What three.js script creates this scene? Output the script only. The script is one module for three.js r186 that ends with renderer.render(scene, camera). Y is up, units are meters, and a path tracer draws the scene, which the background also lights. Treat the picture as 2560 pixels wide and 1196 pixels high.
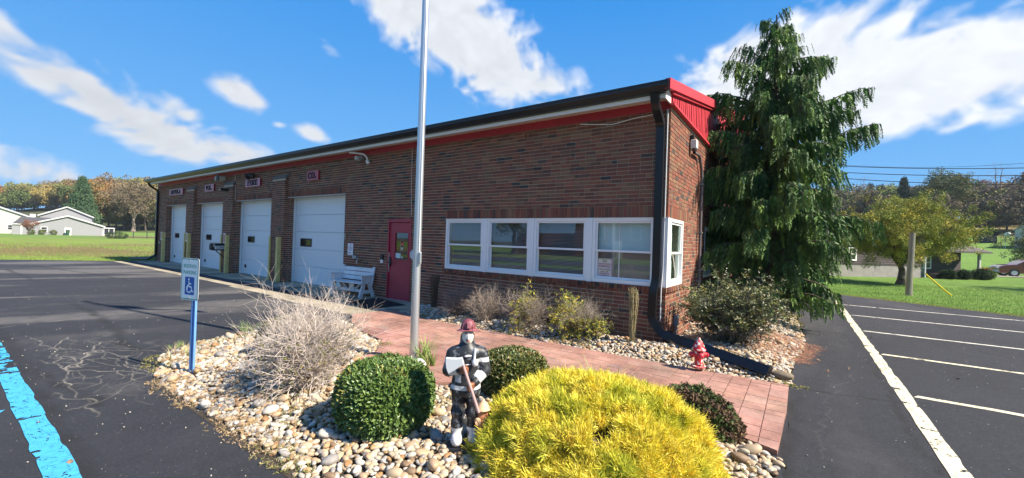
import * as THREE from 'three';
import { mergeGeometries, mergeVertices, toCreasedNormals } from 'three/addons/utils/BufferGeometryUtils.js';
import { RoundedBoxGeometry } from 'three/addons/geometries/RoundedBoxGeometry.js';
import { TextGeometry } from 'three/addons/geometries/TextGeometry.js';
import { FontLoader } from 'three/addons/loaders/FontLoader.js';

// ---------------------------------------------------------------- camera, sky, sun, exposure
const scene = new THREE.Scene();
const rad = Math.PI / 180;
const camera = new THREE.PerspectiveCamera(60.18, 1024 / 478, 0.05, 2500);
camera.position.set(1.78, 1.60, 6.92);
camera.rotation.order = 'YXZ';
camera.rotation.set(0.37 * rad, 35.04 * rad, 1.89 * rad);
scene.add(camera);

const renderer = new THREE.WebGLRenderer({ antialias: true });
renderer.setSize(1024, 478);
renderer.toneMapping = THREE.LinearToneMapping;
renderer.toneMappingExposure = 2.2;
renderer.shadowMap.enabled = true;

const SUN = new THREE.Vector3(1.06, 1.0, -0.195).normalize();
const sun = new THREE.DirectionalLight(new THREE.Color().setRGB(1.0, 0.90, 0.75), 5.0);
sun.position.copy(SUN).multiplyScalar(80);
sun.target.position.set(0, 0, 0);
sun.castShadow = true;
sun.shadow.mapSize.set(4096, 4096);
sun.shadow.camera.left = -40; sun.shadow.camera.right = 40; sun.shadow.camera.top = 40; sun.shadow.camera.bottom = -40;
sun.shadow.camera.near = 1; sun.shadow.camera.far = 220;
sun.shadow.radius = 1.2;
scene.add(sun, sun.target);

// ---------------------------------------------------------------- random numbers and noise
function rng(seed) { let a = seed >>> 0; return () => { a = (a + 0x6D2B79F5) | 0; let t = Math.imul(a ^ (a >>> 15), 1 | a); t = (t + Math.imul(t ^ (t >>> 7), 61 | t)) ^ t; return ((t ^ (t >>> 14)) >>> 0) / 4294967296; }; }
const R0 = rng(7);
const ri = (r, a, b) => a + (b - a) * r();
function hash3(x, y, z) { let h = Math.imul(x | 0, 374761393) ^ Math.imul(y | 0, 668265263) ^ Math.imul(z | 0, 1274126177); h = Math.imul(h ^ (h >>> 13), 1274126177); return ((h ^ (h >>> 16)) >>> 0) / 4294967296; }
const fade = t => t * t * t * (t * (t * 6 - 15) + 10);
const mixn = (a, b, t) => a + (b - a) * t;
const clamp = (x, a = 0, b = 1) => Math.min(b, Math.max(a, x));
const sstep = (a, b, x) => { const t = clamp((x - a) / (b - a)); return t * t * (3 - 2 * t); };
function vnoise(x, y, z = 0) {
  const xi = Math.floor(x), yi = Math.floor(y), zi = Math.floor(z), u = fade(x - xi), v = fade(y - yi), w = fade(z - zi);
  const c = (a, b, d) => hash3(xi + a, yi + b, zi + d);
  return mixn(mixn(mixn(c(0, 0, 0), c(1, 0, 0), u), mixn(c(0, 1, 0), c(1, 1, 0), u), v), mixn(mixn(c(0, 0, 1), c(1, 0, 1), u), mixn(c(0, 1, 1), c(1, 1, 1), u), v), w);
}
function fbm(x, y, z = 0, o = 4) { let s = 0, a = 0.5, n = 0; for (let i = 0; i < o; i++) { s += a * vnoise(x, y, z + i * 17.3); n += a; a *= 0.5; x *= 2.03; y *= 2.03; z *= 2.03; } return s / n; }
function tnoise(x, y, p, s) { const xi = Math.floor(x), yi = Math.floor(y), u = fade(x - xi), v = fade(y - yi), m = k => ((k % p) + p) % p; const c = (a, b) => hash3(m(xi + a), m(yi + b), s); return mixn(mixn(c(0, 0), c(1, 0), u), mixn(c(0, 1), c(1, 1), u), v); }
function tfbm(u, v, p, s, o = 4) { let t = 0, a = 0.5, n = 0; for (let i = 0; i < o; i++) { t += a * tnoise(u * p, v * p, p, s + i); n += a; a *= 0.55; p *= 2; } return t / n; }

// ---------------------------------------------------------------- the sky: blue air and clouds
{
  const W = 2048, H = 1024, d = new Float32Array(W * H * 4), AIR = 0.465;
  // cloud masses: azimuth and elevation of the middle, half length, half height (degrees), tilt, strength
  const banks = [[-86, 15.6, 5.5, 2.8, -20, 0.95], [-80, 12.2, 6, 2.0, -28, 0.95], [-75.5, 10.3, 6, 2.4, -14, 1.1], [-70, 9.2, 6.5, 1.6, -6, 1.05], [-74, 12.2, 4.5, 1.5, -24, .8], [-69.0, 15.8, 2.8, 1.4, -22, 0.98], [-61.2, 12.4, 2.0, 1.0, -20, .8], [-65, 13, .8, .4, 0, .5],
    [-50, 30, 8, 4.5, -30, 1.2], [-44, 27, 8, 4.5, -30, 1.2], [-38.5, 24.5, 8, 4.5, -25, 1.25], [-33, 21.8, 6, 3.2, -18, 1.2], [-50, 25, 3, 1.5, -30, .6], [-43, 20.5, 3, 1.2, 10, .5], [-84, 4.6, 6, 1.5, -5, 1.0], [-87, 6.5, 3, .8, 0, .7],
    [-7, 20.5, 6, 3.6, 8, 1.2], [-1, 19, 7, 4.4, 10, 1.35], [4, 17.5, 7, 3.8, 14, 1.35], [2, 23, 5, 1.8, 32, 1.1], [11, 16.8, 8, 3.0, 12, 1.35], [17, 18.5, 8, 3.4, 14, 1.3], [-9, 16.5, 4, 1.6, 5, .9], [0.3, 26.5, 3.2, 1.0, 52, .8], [8, 23, 4.6, 1.2, 40, .95], [5, 13, 4, 1.1, 5, .7], [24, 17, 9, 4, 10, 1.1], [13, 12.5, 4.0, 0.9, 8, .65], [-60, 22.6, 2.4, 1.2, -30, .45]];
  // the same kind of sky goes on all around
  const r = rng(99);
  for (let i = 0; i < 15; i++) { const a = 34 + r() * 226, e = 8 + r() * 34; banks.push([a, e, 5 + r() * 8, 2 + r() * 3, -25 + r() * 50, 0.8 + r() * 0.5]); }
  for (let i = 0; i < 4; i++) { const a = -180 + r() * 360, e = 42 + r() * 40; banks.push([a, e, 8 + r() * 8, 3 + r() * 4, r() * 180, 0.7 + r() * 0.4]); }
  const pre = banks.map(b => [b[0], b[1], b[2], b[3], Math.cos(b[4] * rad), Math.sin(b[4] * rad), b[5]]);
  for (let j = 0; j < H; j++) {
    const el = ((j + 0.5) / H - 0.5) * 180, ce = Math.cos(el * rad), se = Math.sin(el * rad);
    for (let i = 0; i < W; i++) {
      const th = ((i + 0.5) / W - 0.5) * 2 * Math.PI, x = Math.cos(th) * ce, z = Math.sin(th) * ce;
      const az = Math.atan2(x, -z) / rad;
      const t = clamp(el / 32), t2 = clamp((el - 32) / 58);
      let R = mixn(mixn(0.29, 0.040, Math.pow(t, 0.62)), 0.03, t2), G = mixn(mixn(0.64, 0.30, Math.pow(t, 0.62)), 0.16, t2), B = mixn(mixn(1.0, 0.82, Math.pow(t, 0.8)), 0.58, t2);
      if (el < 0) { const g = clamp(-el / 10); R = mixn(R, 0.14, g); G = mixn(G, 0.15, g); B = mixn(B, 0.13, g); }
      if (el > 0.5) {
        let m = 0;
        const w1 = fbm(x * 5 + 3, se * 9, z * 5, 3) - 0.5, w2 = fbm(x * 5 + 40, se * 9, z * 5, 3) - 0.5;
        const qx = x + w1 * 0.16, qy = se + w2 * 0.08, qz = z + w2 * 0.16;
        const n1 = fbm(qx * 11, qy * 17, qz * 11, 6), n2 = fbm(qx * 34 + 9, qy * 44, qz * 34, 5);
        for (const b of pre) {
          let da = az - b[0]; if (da > 180) da -= 360; if (da < -180) da += 360;
          da *= ce; const de = el - b[1];
          if (Math.abs(da) > b[2] * 2.6 || Math.abs(de) > (b[2] + b[3]) * 2) continue;
          const u = (da * b[4] + de * b[5]) / b[2], v = (-da * b[5] + de * b[4]) / b[3];
          const q = Math.exp(-(u * u + v * v) * 0.9) * b[6];
          m = Math.max(m, q) + Math.min(m, q) * 0.35;
        }
        const big = 0.25 + 0.75 * clamp(m * 1.5), dens = clamp(m * 1.12 - 0.43 + (n1 - 0.5) * 1.9 * big + (n2 - 0.5) * 1.5 * big);
        if (m > 0.05 && dens > 0) {
          const a = Math.pow(clamp(dens / 0.78), 1.15) * 0.98;
          const thick = sstep(0.35, 1.0, dens), toSun = clamp((x * SUN.x + z * SUN.z + se * SUN.y) * 0.5 + 0.5);
          const br = mixn(0.80, 1.16, toSun) * mixn(1, 0.88, thick * (1 - toSun)) * (0.90 + 0.26 * (n2 - 0.3));
          R = mixn(R, br * 0.93, a); G = mixn(G, br * 0.965, a); B = mixn(B, br * 1.03, a);
        }
      }
      const k = (j * W + i) * 4; d[k] = R * AIR; d[k + 1] = G * AIR; d[k + 2] = B * AIR; d[k + 3] = 1;
    }
  }
  const sky = new THREE.DataTexture(d, W, H, THREE.RGBAFormat, THREE.FloatType);
  sky.mapping = THREE.EquirectangularReflectionMapping; sky.magFilter = THREE.LinearFilter; sky.minFilter = THREE.LinearFilter; sky.wrapS = THREE.RepeatWrapping; sky.needsUpdate = true;
  scene.background = sky; scene.environment = sky;
}

// ---------------------------------------------------------------- helpers
const taken = {};
function numbered(name) { const n = taken[name] || 0; taken[name] = n + 1; return n ? `${name}_${String(n).padStart(3, '0')}` : name; }
function shade(o) { o.castShadow = true; o.receiveShadow = true; return o; }
function tag(o, label, category, group, kind) { if (label) o.userData.label = label; if (category) o.userData.category = category; if (group) o.userData.group = group; if (kind) o.userData.kind = kind; return o; }
function thing(name, label, category, [x, y, z] = [0, 0, 0], turn = 0, group) { const o = new THREE.Group(); o.name = numbered(name); o.position.set(x, y, z); o.rotation.y = turn; scene.add(o); return tag(o, label, category, group); }
function part(name, geo, mat, parent, label) { const m = shade(new THREE.Mesh(Array.isArray(geo) ? merge(geo) : geo, mat)); m.name = name; parent.add(m); if (label) m.userData.label = label; return m; }
function solo(name, geo, mat, label, category, group) { const m = shade(new THREE.Mesh(Array.isArray(geo) ? merge(geo) : geo, mat)); m.name = numbered(name); scene.add(m); return tag(m, label, category, group); }
function struct(name, geo, mat) { const m = shade(new THREE.Mesh(Array.isArray(geo) ? merge(geo) : geo, mat)); m.name = numbered(name); m.userData.kind = 'structure'; scene.add(m); return m; }
function merge(list) {
  const col = list.some(g => g.attributes.color);
  const out = list.map(g => { let n = g.index ? g.toNonIndexed() : g.clone(); for (const k of Object.keys(n.attributes)) if (!['position', 'normal', 'uv', 'color'].includes(k)) n.deleteAttribute(k);
    if (!n.attributes.normal) n.computeVertexNormals();
    if (!n.attributes.uv) n.setAttribute('uv', new THREE.BufferAttribute(new Float32Array(n.attributes.position.count * 2), 2));
    if (col && !n.attributes.color) n.setAttribute('color', new THREE.BufferAttribute(new Float32Array(n.attributes.position.count * 3).fill(1), 3));
    n.morphAttributes = {}; return n; });
  return mergeGeometries(out, false);
}
function uvBox(g0, s = 1) {   // uv in metres, by the axis each face points along
  const g = g0.index ? g0.toNonIndexed() : g0; if (!g.attributes.normal) g.computeVertexNormals();
  const p = g.attributes.position, n = g.attributes.normal, uv = new Float32Array(p.count * 2);
  for (let i = 0; i < p.count; i++) { const ax = Math.abs(n.getX(i)), ay = Math.abs(n.getY(i)), az = Math.abs(n.getZ(i)); let u, v;
    if (ay >= ax && ay >= az) { u = p.getX(i); v = p.getZ(i); } else if (ax >= az) { u = p.getZ(i); v = p.getY(i); } else { u = p.getX(i); v = p.getY(i); }
    uv[2 * i] = u * s; uv[2 * i + 1] = v * s; }
  g.setAttribute('uv', new THREE.BufferAttribute(uv, 2)); return g;
}
function bx(x0, x1, y0, y1, z0, z1) { const g = new THREE.BoxGeometry(x1 - x0, y1 - y0, z1 - z0); g.translate((x0 + x1) / 2, (y0 + y1) / 2, (z0 + z1) / 2); return uvBox(g); }
function rbx(x0, x1, y0, y1, z0, z1, r = 0.006, seg = 1) { const g = new RoundedBoxGeometry(x1 - x0, y1 - y0, z1 - z0, seg, Math.min(r, (x1 - x0) / 2.01, (y1 - y0) / 2.01, (z1 - z0) / 2.01)); g.translate((x0 + x1) / 2, (y0 + y1) / 2, (z0 + z1) / 2); return uvBox(g); }
function cyl(r0, r1, h, x, y, z, seg = 16) { const g = new THREE.CylinderGeometry(r1, r0, h, seg); g.translate(x, y + h / 2, z); return g; }
const V = (x, y, z) => new THREE.Vector3(x, y, z);
function tube(pts, r, seg = 24, rs = 8, closed = false) { return new THREE.TubeGeometry(new THREE.CatmullRomCurve3(pts.map(p => Array.isArray(p) ? V(...p) : p), closed, 'catmullrom', 0.2), seg, r, rs, closed); }
function lathe(pts, seg = 24) { return new THREE.LatheGeometry(pts.map(p => new THREE.Vector2(p[0], p[1])), seg); }
function xf(g, x = 0, y = 0, z = 0, rx = 0, ry = 0, rz = 0, s = 1) { g.applyMatrix4(new THREE.Matrix4().compose(V(x, y, z), new THREE.Quaternion().setFromEuler(new THREE.Euler(rx, ry, rz)), Array.isArray(s) ? V(...s) : V(s, s, s))); return g; }
function bar(a, b, w, h = w) { // a squared bar from a to b
  const A = V(...a), B = V(...b), d = B.clone().sub(A), L = d.length(), g = new THREE.BoxGeometry(w, h, L); const q = new THREE.Quaternion().setFromUnitVectors(V(0, 0, 1), d.normalize()); g.applyQuaternion(q); g.translate((A.x + B.x) / 2, (A.y + B.y) / 2, (A.z + B.z) / 2); return uvBox(g);
}
function paint(g, c) { const n = g.attributes.position.count, a = new Float32Array(n * 3); for (let i = 0; i < n; i++) { a[3 * i] = c[0]; a[3 * i + 1] = c[1]; a[3 * i + 2] = c[2]; } g.setAttribute('color', new THREE.BufferAttribute(a, 3)); return g; }
const L3 = (a) => new THREE.Color().setRGB(a[0], a[1], a[2]);
function mat(c, rough = 0.8, o = {}) { return new THREE.MeshStandardMaterial({ color: L3(c), roughness: rough, ...o }); }
function dataTex(w, h, fn, srgb = true, rep = true) { const a = new Uint8Array(w * h * 4); for (let j = 0; j < h; j++) for (let i = 0; i < w; i++) { const c = fn(i / w, j / h, i, j), k = (j * w + i) * 4; if (typeof c === 'number') { a[k] = a[k + 1] = a[k + 2] = clamp(c) * 255; } else { a[k] = clamp(c[0]) * 255; a[k + 1] = clamp(c[1]) * 255; a[k + 2] = clamp(c[2]) * 255; } a[k + 3] = 255; }
  const t = new THREE.DataTexture(a, w, h, THREE.RGBAFormat); if (srgb) t.colorSpace = THREE.SRGBColorSpace; t.wrapS = t.wrapT = rep ? THREE.RepeatWrapping : THREE.ClampToEdgeWrapping; t.magFilter = THREE.LinearFilter; t.minFilter = THREE.LinearMipmapLinearFilter; t.generateMipmaps = true; t.needsUpdate = true; return t; }
function rpt(t, a, b = a) { const c = t.clone(); c.repeat.set(a, b); c.needsUpdate = true; return c; }
function canvasTex(w, h, draw) { const c = document.createElement('canvas'); c.width = w; c.height = h; const x = c.getContext('2d'); draw(x, w, h); const t = new THREE.CanvasTexture(c); t.colorSpace = THREE.SRGBColorSpace; t.magFilter = THREE.LinearFilter; return t; }
const lin2s = v => v <= 0.0031308 ? v * 12.92 : 1.055 * Math.pow(v, 1 / 2.4) - 0.055;
const S3 = c => [lin2s(c[0]), lin2s(c[1]), lin2s(c[2])];
function instanced(name, geo, material, mats, cols, parent) { const m = new THREE.InstancedMesh(geo, material, mats.length); mats.forEach((q, i) => m.setMatrixAt(i, q)); if (cols) { const c = new THREE.Color(); cols.forEach((q, i) => m.setColorAt(i, c.setRGB(q[0], q[1], q[2]))); } shade(m); m.name = parent === scene ? numbered(name) : name; m.userData.kind = 'stuff'; parent.add(m); return m; }
function inPoly(x, z, P) { let c = false; for (let i = 0, j = P.length - 1; i < P.length; j = i++) { const [a, b] = P[i], [d, e] = P[j]; if ((b > z) !== (e > z) && x < (d - a) * (z - b) / (e - b) + a) c = !c; } return c; }
function distPoly(x, z, P) { let m = 1e9; for (let i = 0, j = P.length - 1; i < P.length; j = i++) { const [a, b] = P[i], [d, e] = P[j], ux = d - a, uz = e - b, t = clamp(((x - a) * ux + (z - b) * uz) / (ux * ux + uz * uz)); m = Math.min(m, Math.hypot(x - a - t * ux, z - b - t * uz)); } return m; }
function wobbleLine(pts, step, amp, seed) { const out = []; for (let i = 0; i + 1 < pts.length; i++) { const [a, b] = pts[i], [c, d] = pts[i + 1], L = Math.hypot(c - a, d - b), n = Math.max(1, Math.round(L / step)); for (let k = 0; k < n; k++) { const t = k / n; out.push([a + (c - a) * t + (vnoise((a + (c - a) * t) * 6, (b + (d - b) * t) * 6, seed) - .5) * amp, b + (d - b) * t + (vnoise((a + (c - a) * t) * 6 + 50, (b + (d - b) * t) * 6, seed) - .5) * amp]); } } return out; }
function sheet(poly, y, holes = []) { // a flat sheet over a ground polygon [x, z]
  const s = new THREE.Shape(poly.map(p => new THREE.Vector2(p[0], -p[1]))); for (const h of holes) s.holes.push(new THREE.Path(h.map(p => new THREE.Vector2(p[0], -p[1]))));
  const g = new THREE.ShapeGeometry(s); g.rotateX(-Math.PI / 2); g.translate(0, y, 0); return uvBox(g);
}
// shared textures: fine relief
const T = {};
T.grain = dataTex(256, 256, (u, v, i, j) => 0.35 * tfbm(u, v, 16, 3, 4) + 0.65 * hash3(i, j, 5), false);
T.soft = dataTex(256, 256, (u, v) => tfbm(u, v, 6, 11, 5), false);
T.speck = dataTex(256, 256, (u, v, i, j) => { const n = 0.95 + 0.16 * (tfbm(u, v, 8, 21, 5) - 0.5) + 0.10 * (hash3(i, j, 9) - 0.5); return [n, n, n]; });
const font = await new FontLoader().loadAsync('fonts/droid/droid_serif_bold.typeface.json');
// ---------------------------------------------------------------- terrain (one sheet to the horizon, rising into wooded hills)
function lerpTable(t, x) { if (x <= t[0][0]) return t[0][1]; for (let i = 1; i < t.length; i++) if (x <= t[i][0]) { const k = (x - t[i - 1][0]) / (t[i][0] - t[i - 1][0]); return mixn(t[i - 1][1], t[i][1], k); } return t[t.length - 1][1]; }
const HR = [[62, 0], [100, 2.0], [137, 4.6], [165, 9.0], [210, 15], [300, 20], [600, 22]], HL = [[150, 0], [200, 2.5], [260, 11], [330, 19], [420, 24], [900, 26]];
function terrainH(x, z) {
  const dx = x - 2, dz = z - 7, d = Math.hypot(dx, dz), az = Math.atan2(dx, -dz) / rad;
  const wr = sstep(-25, 0, az) * (1 - sstep(60, 110, az)), wl = sstep(-96, -74, az) * (1 - sstep(-58, -40, az));
  return -0.02 + wr * lerpTable(HR, d) + wl * lerpTable(HL, d) + sstep(30, 60, d) * 0.25 * (fbm(x * 0.05, z * 0.05, 3, 3) - 0.5);
}
{
  const rings = [0]; for (let r = 3; r < 900; r *= 1.075) rings.push(r); const A = 240, pos = [], uv = [], col = [], idx = [];
  for (const r of rings) for (let a = 0; a <= A; a++) {
    const t = a / A * 2 * Math.PI, x = r * Math.cos(t), z = r * Math.sin(t); pos.push(x, terrainH(x, z) - (r < 34 && x < 14 && x > -26 ? 0.02 : 0), z); uv.push(x, z);
    const n = fbm(x * 0.09, z * 0.09, 1, 4), n2 = fbm(x * 0.9, z * 0.9, 5, 3);
    let c = [0.15, 0.29, 0.04];
    if (x < -20 && z < 40 && z > -70) { // unmown field: yellow-green with brown seed heads
      const q = sstep(-66, -44, x) * (1 - sstep(-40, -33, x)), f = sstep(-0.1, 0.25, q * (0.4 + n2) - 0.25 + (n - 0.5) * 1.2);
      c = [mixn(0.22, 0.215, f), mixn(0.31, 0.195, f), mixn(0.06, 0.09, f)]; if (x < -84) c = [0.16, 0.27, 0.06];
      if (x < -96 && x > -112 && z > -40 && z < -12) c = [0.21, 0.11, 0.07]; }
    const dr = Math.hypot(x - 2, z - 7), az = Math.atan2(x - 2, 7 - z) / rad;
    if (dr > 148 && az > -30 && az < 70) c = [0.26, 0.21, 0.09];
    if (dr > 170 && az < -50) c = [0.07, 0.08, 0.03];
    const k = 0.8 + 0.4 * n2; col.push(c[0] * k, c[1] * k, c[2] * k);
  }
  for (let i = 0; i + 1 < rings.length; i++) for (let a = 0; a < A; a++) { const p = i * (A + 1) + a, q = p + A + 1; idx.push(p, p + 1, q, q, p + 1, q + 1); }
  const g = new THREE.BufferGeometry(); g.setAttribute('position', new THREE.Float32BufferAttribute(pos, 3)); g.setAttribute('uv', new THREE.Float32BufferAttribute(uv, 2)); g.setAttribute('color', new THREE.Float32BufferAttribute(col, 3)); g.setIndex(idx); g.computeVertexNormals();
  const gt = dataTex(512, 512, (u, v, i, j) => { const n = 0.68 + 0.5 * tfbm(u, v, 12, 31, 5) + 0.28 * (hash3(i, j, 2) - 0.5), m = tfbm(u, v, 5, 77, 3); return [n * (0.86 + 0.2 * m), n * 0.95, n * 0.8]; });
  gt.repeat.set(0.45, 0.45);
  struct('grass_ground', g, new THREE.MeshStandardMaterial({ vertexColors: true, map: gt, roughness: 1, bumpMap: rpt(T.grain, 1.2), bumpScale: 0.03 }));
}

// ---------------------------------------------------------------- asphalt
const asphaltEdgeR = [[1.72, 5.2], [1.70, 3.1], [1.70, 1.1], [1.74, -0.5], [1.9, -1.3], [1.84, -3.7], [1.7, -5.5], [1.3, -7.2], [0.25, -8.2]];
function asphaltMap(W, H, x0, x1, z0, z1, lines, tar, left) {
  const crack = new Float32Array(W * H), dark = new Float32Array(W * H), r = rng(left ? 5 : 6);
  const stamp = (arr, x, z, rad_, s) => { const ci = (x - x0) / (x1 - x0) * W, cj = (z - z0) / (z1 - z0) * H, ri_ = rad_ / (x1 - x0) * W, rj = rad_ / (z1 - z0) * H; for (let j = Math.floor(cj - rj - 1); j <= cj + rj + 1; j++) for (let i = Math.floor(ci - ri_ - 1); i <= ci + ri_ + 1; i++) { if (i < 0 || j < 0 || i >= W || j >= H) continue; const q = Math.hypot((i + .5 - ci) / Math.max(ri_, .6), (j + .5 - cj) / Math.max(rj, .6)); const v = s * clamp(1.4 - q); if (v > arr[j * W + i]) arr[j * W + i] = v; } };
  const poly = (arr, pts, w, s, wob) => { for (let k = 0; k + 1 < pts.length; k++) { const [a, b] = pts[k], [c, d] = pts[k + 1], L = Math.hypot(c - a, d - b), n = Math.ceil(L / 0.008); for (let i = 0; i <= n; i++) { const t = i / n, x = a + (c - a) * t, z = b + (d - b) * t; stamp(arr, x + (fbm(x * 5, z * 5, 2, 3) - .5) * wob, z + (fbm(x * 5, z * 5, 8, 3) - .5) * wob, w * (0.6 + 0.8 * vnoise(x * 9, z * 9, 4)), s * (0.35 + 0.9 * vnoise(x * 7, z * 7, 6))); } } };
  for (const l of lines) { poly(crack, l.p, l.w, l.s, 0.16); }
  if (left) for (let n = 0; n < 130; n++) { let x = ri(r, -6.8, -3.2), z = ri(r, 4.9, 6.2), a = ri(r, 0, 6.3); const pts = [[x, z]]; const m = 2 + Math.floor(r() * 4); for (let k = 0; k < m; k++) { a += ri(r, -0.9, 0.9); x += Math.cos(a) * 0.14; z += Math.sin(a) * 0.1; pts.push([x, z]); } const c = Math.exp(-(((x + 4.9) / 1.3) ** 2 + ((z - 5.65) / 0.42) ** 2)); poly(crack, pts, ri(r, 0.003, 0.008), 0.85 * c, 0.08); }
  for (const l of tar) poly(dark, l.p, l.w, l.s, 0.12);
  return dataTex(W, H, (u, v, i, j) => {
    const x = x0 + u * (x1 - x0), z = z0 + v * (z1 - z0);
    const n = fbm(x * 0.8, z * 0.8, 2, 4), f = hash3(i, j, 12), m = fbm(x * 9, z * 9, 4, 3);
    let c = 0.0315 * (0.72 + 0.36 * n + 0.3 * (m - 0.5) + 0.5 * (f - 0.5) * (f > 0.93 ? 2.2 : 0.7));
    let w = 0;
    if (left) { // worn, dusty streaks where vehicles leave the bays
      const s = fbm(x * 0.9 + z * 0.35, z * 0.24 - x * 0.16, 9, 4), far = sstep(-5.5, -9.5, x);
      w = sstep(0.44, 0.70, s) * far * 1.0 + sstep(0.5, 0.75, fbm(x * 1.6, z * 2.6, 14, 4)) * Math.exp(-(((x + 5.0) / 1.8) ** 2 + ((z - 5.3) / 0.55) ** 2)) * 0.9;
    } else w = sstep(0.58, 0.8, fbm(x * 0.9, z * 0.35, 19, 4)) * 0.22;
    w = clamp(w * (0.55 + 0.9 * m));
    let col = [c * 0.98, c * 1.03, c * 1.28];
    col = [mixn(col[0], 0.125, w), mixn(col[1], 0.117, w), mixn(col[2], 0.112, w)];
    const k = j * W + i, d = clamp(dark[k]); col = col.map(q => mixn(q, 0.013, d * 0.8));
    const e = clamp(crack[k]) * (0.55 + 0.9 * (m - 0.2)); col = [mixn(col[0], 0.36, e), mixn(col[1], 0.32, e), mixn(col[2], 0.26, e)];
    return S3(col);
  }, true, false);
}
const bumpAsph = rpt(T.grain, 3.2);
{
  const LX0 = -33, LX1 = 1.72, LZ0 = 1.2, LZ1 = 16;
  const lines = [{ p: [[-3.8, 6.05], [-4.9, 5.98], [-5.9, 5.95], [-6.9, 5.7]], w: 0.007, s: 0.9 }, { p: [[-4.3, 5.55], [-4.75, 5.8], [-4.85, 6.0], [-5.5, 5.7], [-6.2, 5.45]], w: 0.010, s: 1 }, { p: [[-3.9, 5.4], [-4.4, 5.5], [-5.1, 5.45], [-5.8, 5.6]], w: 0.008, s: .9 }, { p: [[-3.85, 5.62], [-3.5, 5.95], [-3.4, 6.2]], w: 0.006, s: .6 }, { p: [[-5.1, 5.1], [-5.5, 5.4], [-6.2, 5.9], [-7.2, 6.0]], w: 0.01, s: .7 }, { p: [[-3.1, 6.02], [-3.6, 6.0], [-4.1, 6.2]], w: 0.01, s: .5 }];
  for (let i = 0; i < 9; i++) { const x = -8 - i * 1.9; lines.push({ p: [[x, 2 + (i % 3)], [x - 0.8, 4 + (i % 4)], [x - 0.3, 7 + i % 3]], w: 0.012, s: .4 }); }
  const tar = [{ p: [[-11, 5.1], [-8.6, 5.05], [-6.9, 5.17], [-6.0, 5.25], [-5.2, 5.25]], w: 0.07, s: .9 }, { p: [[-3.4, 5.95], [-5.2, 6.2], [-8, 6.22], [-12, 6.3]], w: 0.06, s: .9 }, { p: [[-14, 2], [-16, 5], [-22, 5.2]], w: 0.06, s: .8 }, { p: [[-1.6, 6.28], [-3.4, 6.28], [-8, 6.27]], w: 0.08, s: .75 }, { p: [[-24, 4.5], [-19, 3.6], [-15, 3.2]], w: 0.07, s: .8 }];
  const m = asphaltMap(2048, 2048, LX0, LX1, LZ0, LZ1, lines, tar, true);
  const g = sheet([[-25.7, LZ0], [-28.4, 4.9], [-29.6, 7], [-32.5, LZ1], [LX1, LZ1], [LX1, LZ0]], 0);
  const p = g.attributes.position, uv = g.attributes.uv, uv1 = new Float32Array(p.count * 2); for (let i = 0; i < p.count; i++) { uv1[2 * i] = p.getX(i); uv1[2 * i + 1] = p.getZ(i); uv.setXY(i, (p.getX(i) - LX0) / (LX1 - LX0), (p.getZ(i) - LZ0) / (LZ1 - LZ0)); }
  g.setAttribute('uv1', new THREE.BufferAttribute(uv1, 2));
  const b = bumpAsph.clone(); b.channel = 1; b.needsUpdate = true;
  struct('asphalt_lot', g, new THREE.MeshStandardMaterial({ map: m, roughness: 0.86, bumpMap: b, bumpScale: 0.012 }));
}
{
  const X0 = 0.2, X1 = 14, Z0 = -15, Z1 = 16;
  const tar = [{ p: [[1.7, 1.02], [2.1, .98], [2.6, .86], [2.95, .84]], w: 0.022, s: 1.2 }, { p: [[2.66, 2.6], [2.62, 1.4], [2.67, .4], [2.64, -1.5]], w: 0.035, s: .8 }, { p: [[1.72, 3.6], [1.74, 2.4], [1.76, 1.2]], w: 0.06, s: .9 }, { p: [[3.1, -.55], [2.75, -.7], [2.6, -.6]], w: 0.02, s: 1 }, { p: [[4.6, -2.3], [4.7, -2.9], [4.3, -3.4]], w: 0.05, s: .6 }, { p: [[3.6, -9.8], [4.3, -8.4]], w: 0.05, s: .8 }, { p: [[6.1, -7.2], [7, -5]], w: .06, s: .7 }, { p: [[2.9, -3.0], [5.5, -2.7], [9, -2.6]], w: .03, s: .5 }];
  const lines = [{ p: [[1.93, 2.9], [1.95, 2.2], [2.02, 1.6], [2.06, 1.1], [2.2, .6]], w: 0.005, s: .13 }, { p: [[2.2, .6], [2.34, .2], [2.4, -.3]], w: .005, s: .1 }];
  const m = asphaltMap(1024, 2048, X0, X1, Z0, Z1, lines, tar, false);
  const edge = wobbleLine(asphaltEdgeR, 0.12, 0.10, 3);
  const back = wobbleLine([[0.25, -14.9], [3.35, -12.83], [6.82, -10.44], [14, -5.6]], 0.3, 0.16, 7);
  const g = sheet([[1.72, 16], ...edge, ...back, [14, 16]], 0.001);
  const p = g.attributes.position, uv = g.attributes.uv, uv1 = new Float32Array(p.count * 2); for (let i = 0; i < p.count; i++) { uv1[2 * i] = p.getX(i); uv1[2 * i + 1] = p.getZ(i); uv.setXY(i, (p.getX(i) - X0) / (X1 - X0), (p.getZ(i) - Z0) / (Z1 - Z0)); }
  g.setAttribute('uv1', new THREE.BufferAttribute(uv1, 2));
  const b = bumpAsph.clone(); b.channel = 1; b.needsUpdate = true;
  struct('parking_lot', g, new THREE.MeshStandardMaterial({ map: m, roughness: 0.84, bumpMap: b, bumpScale: 0.012 }));
}
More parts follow.
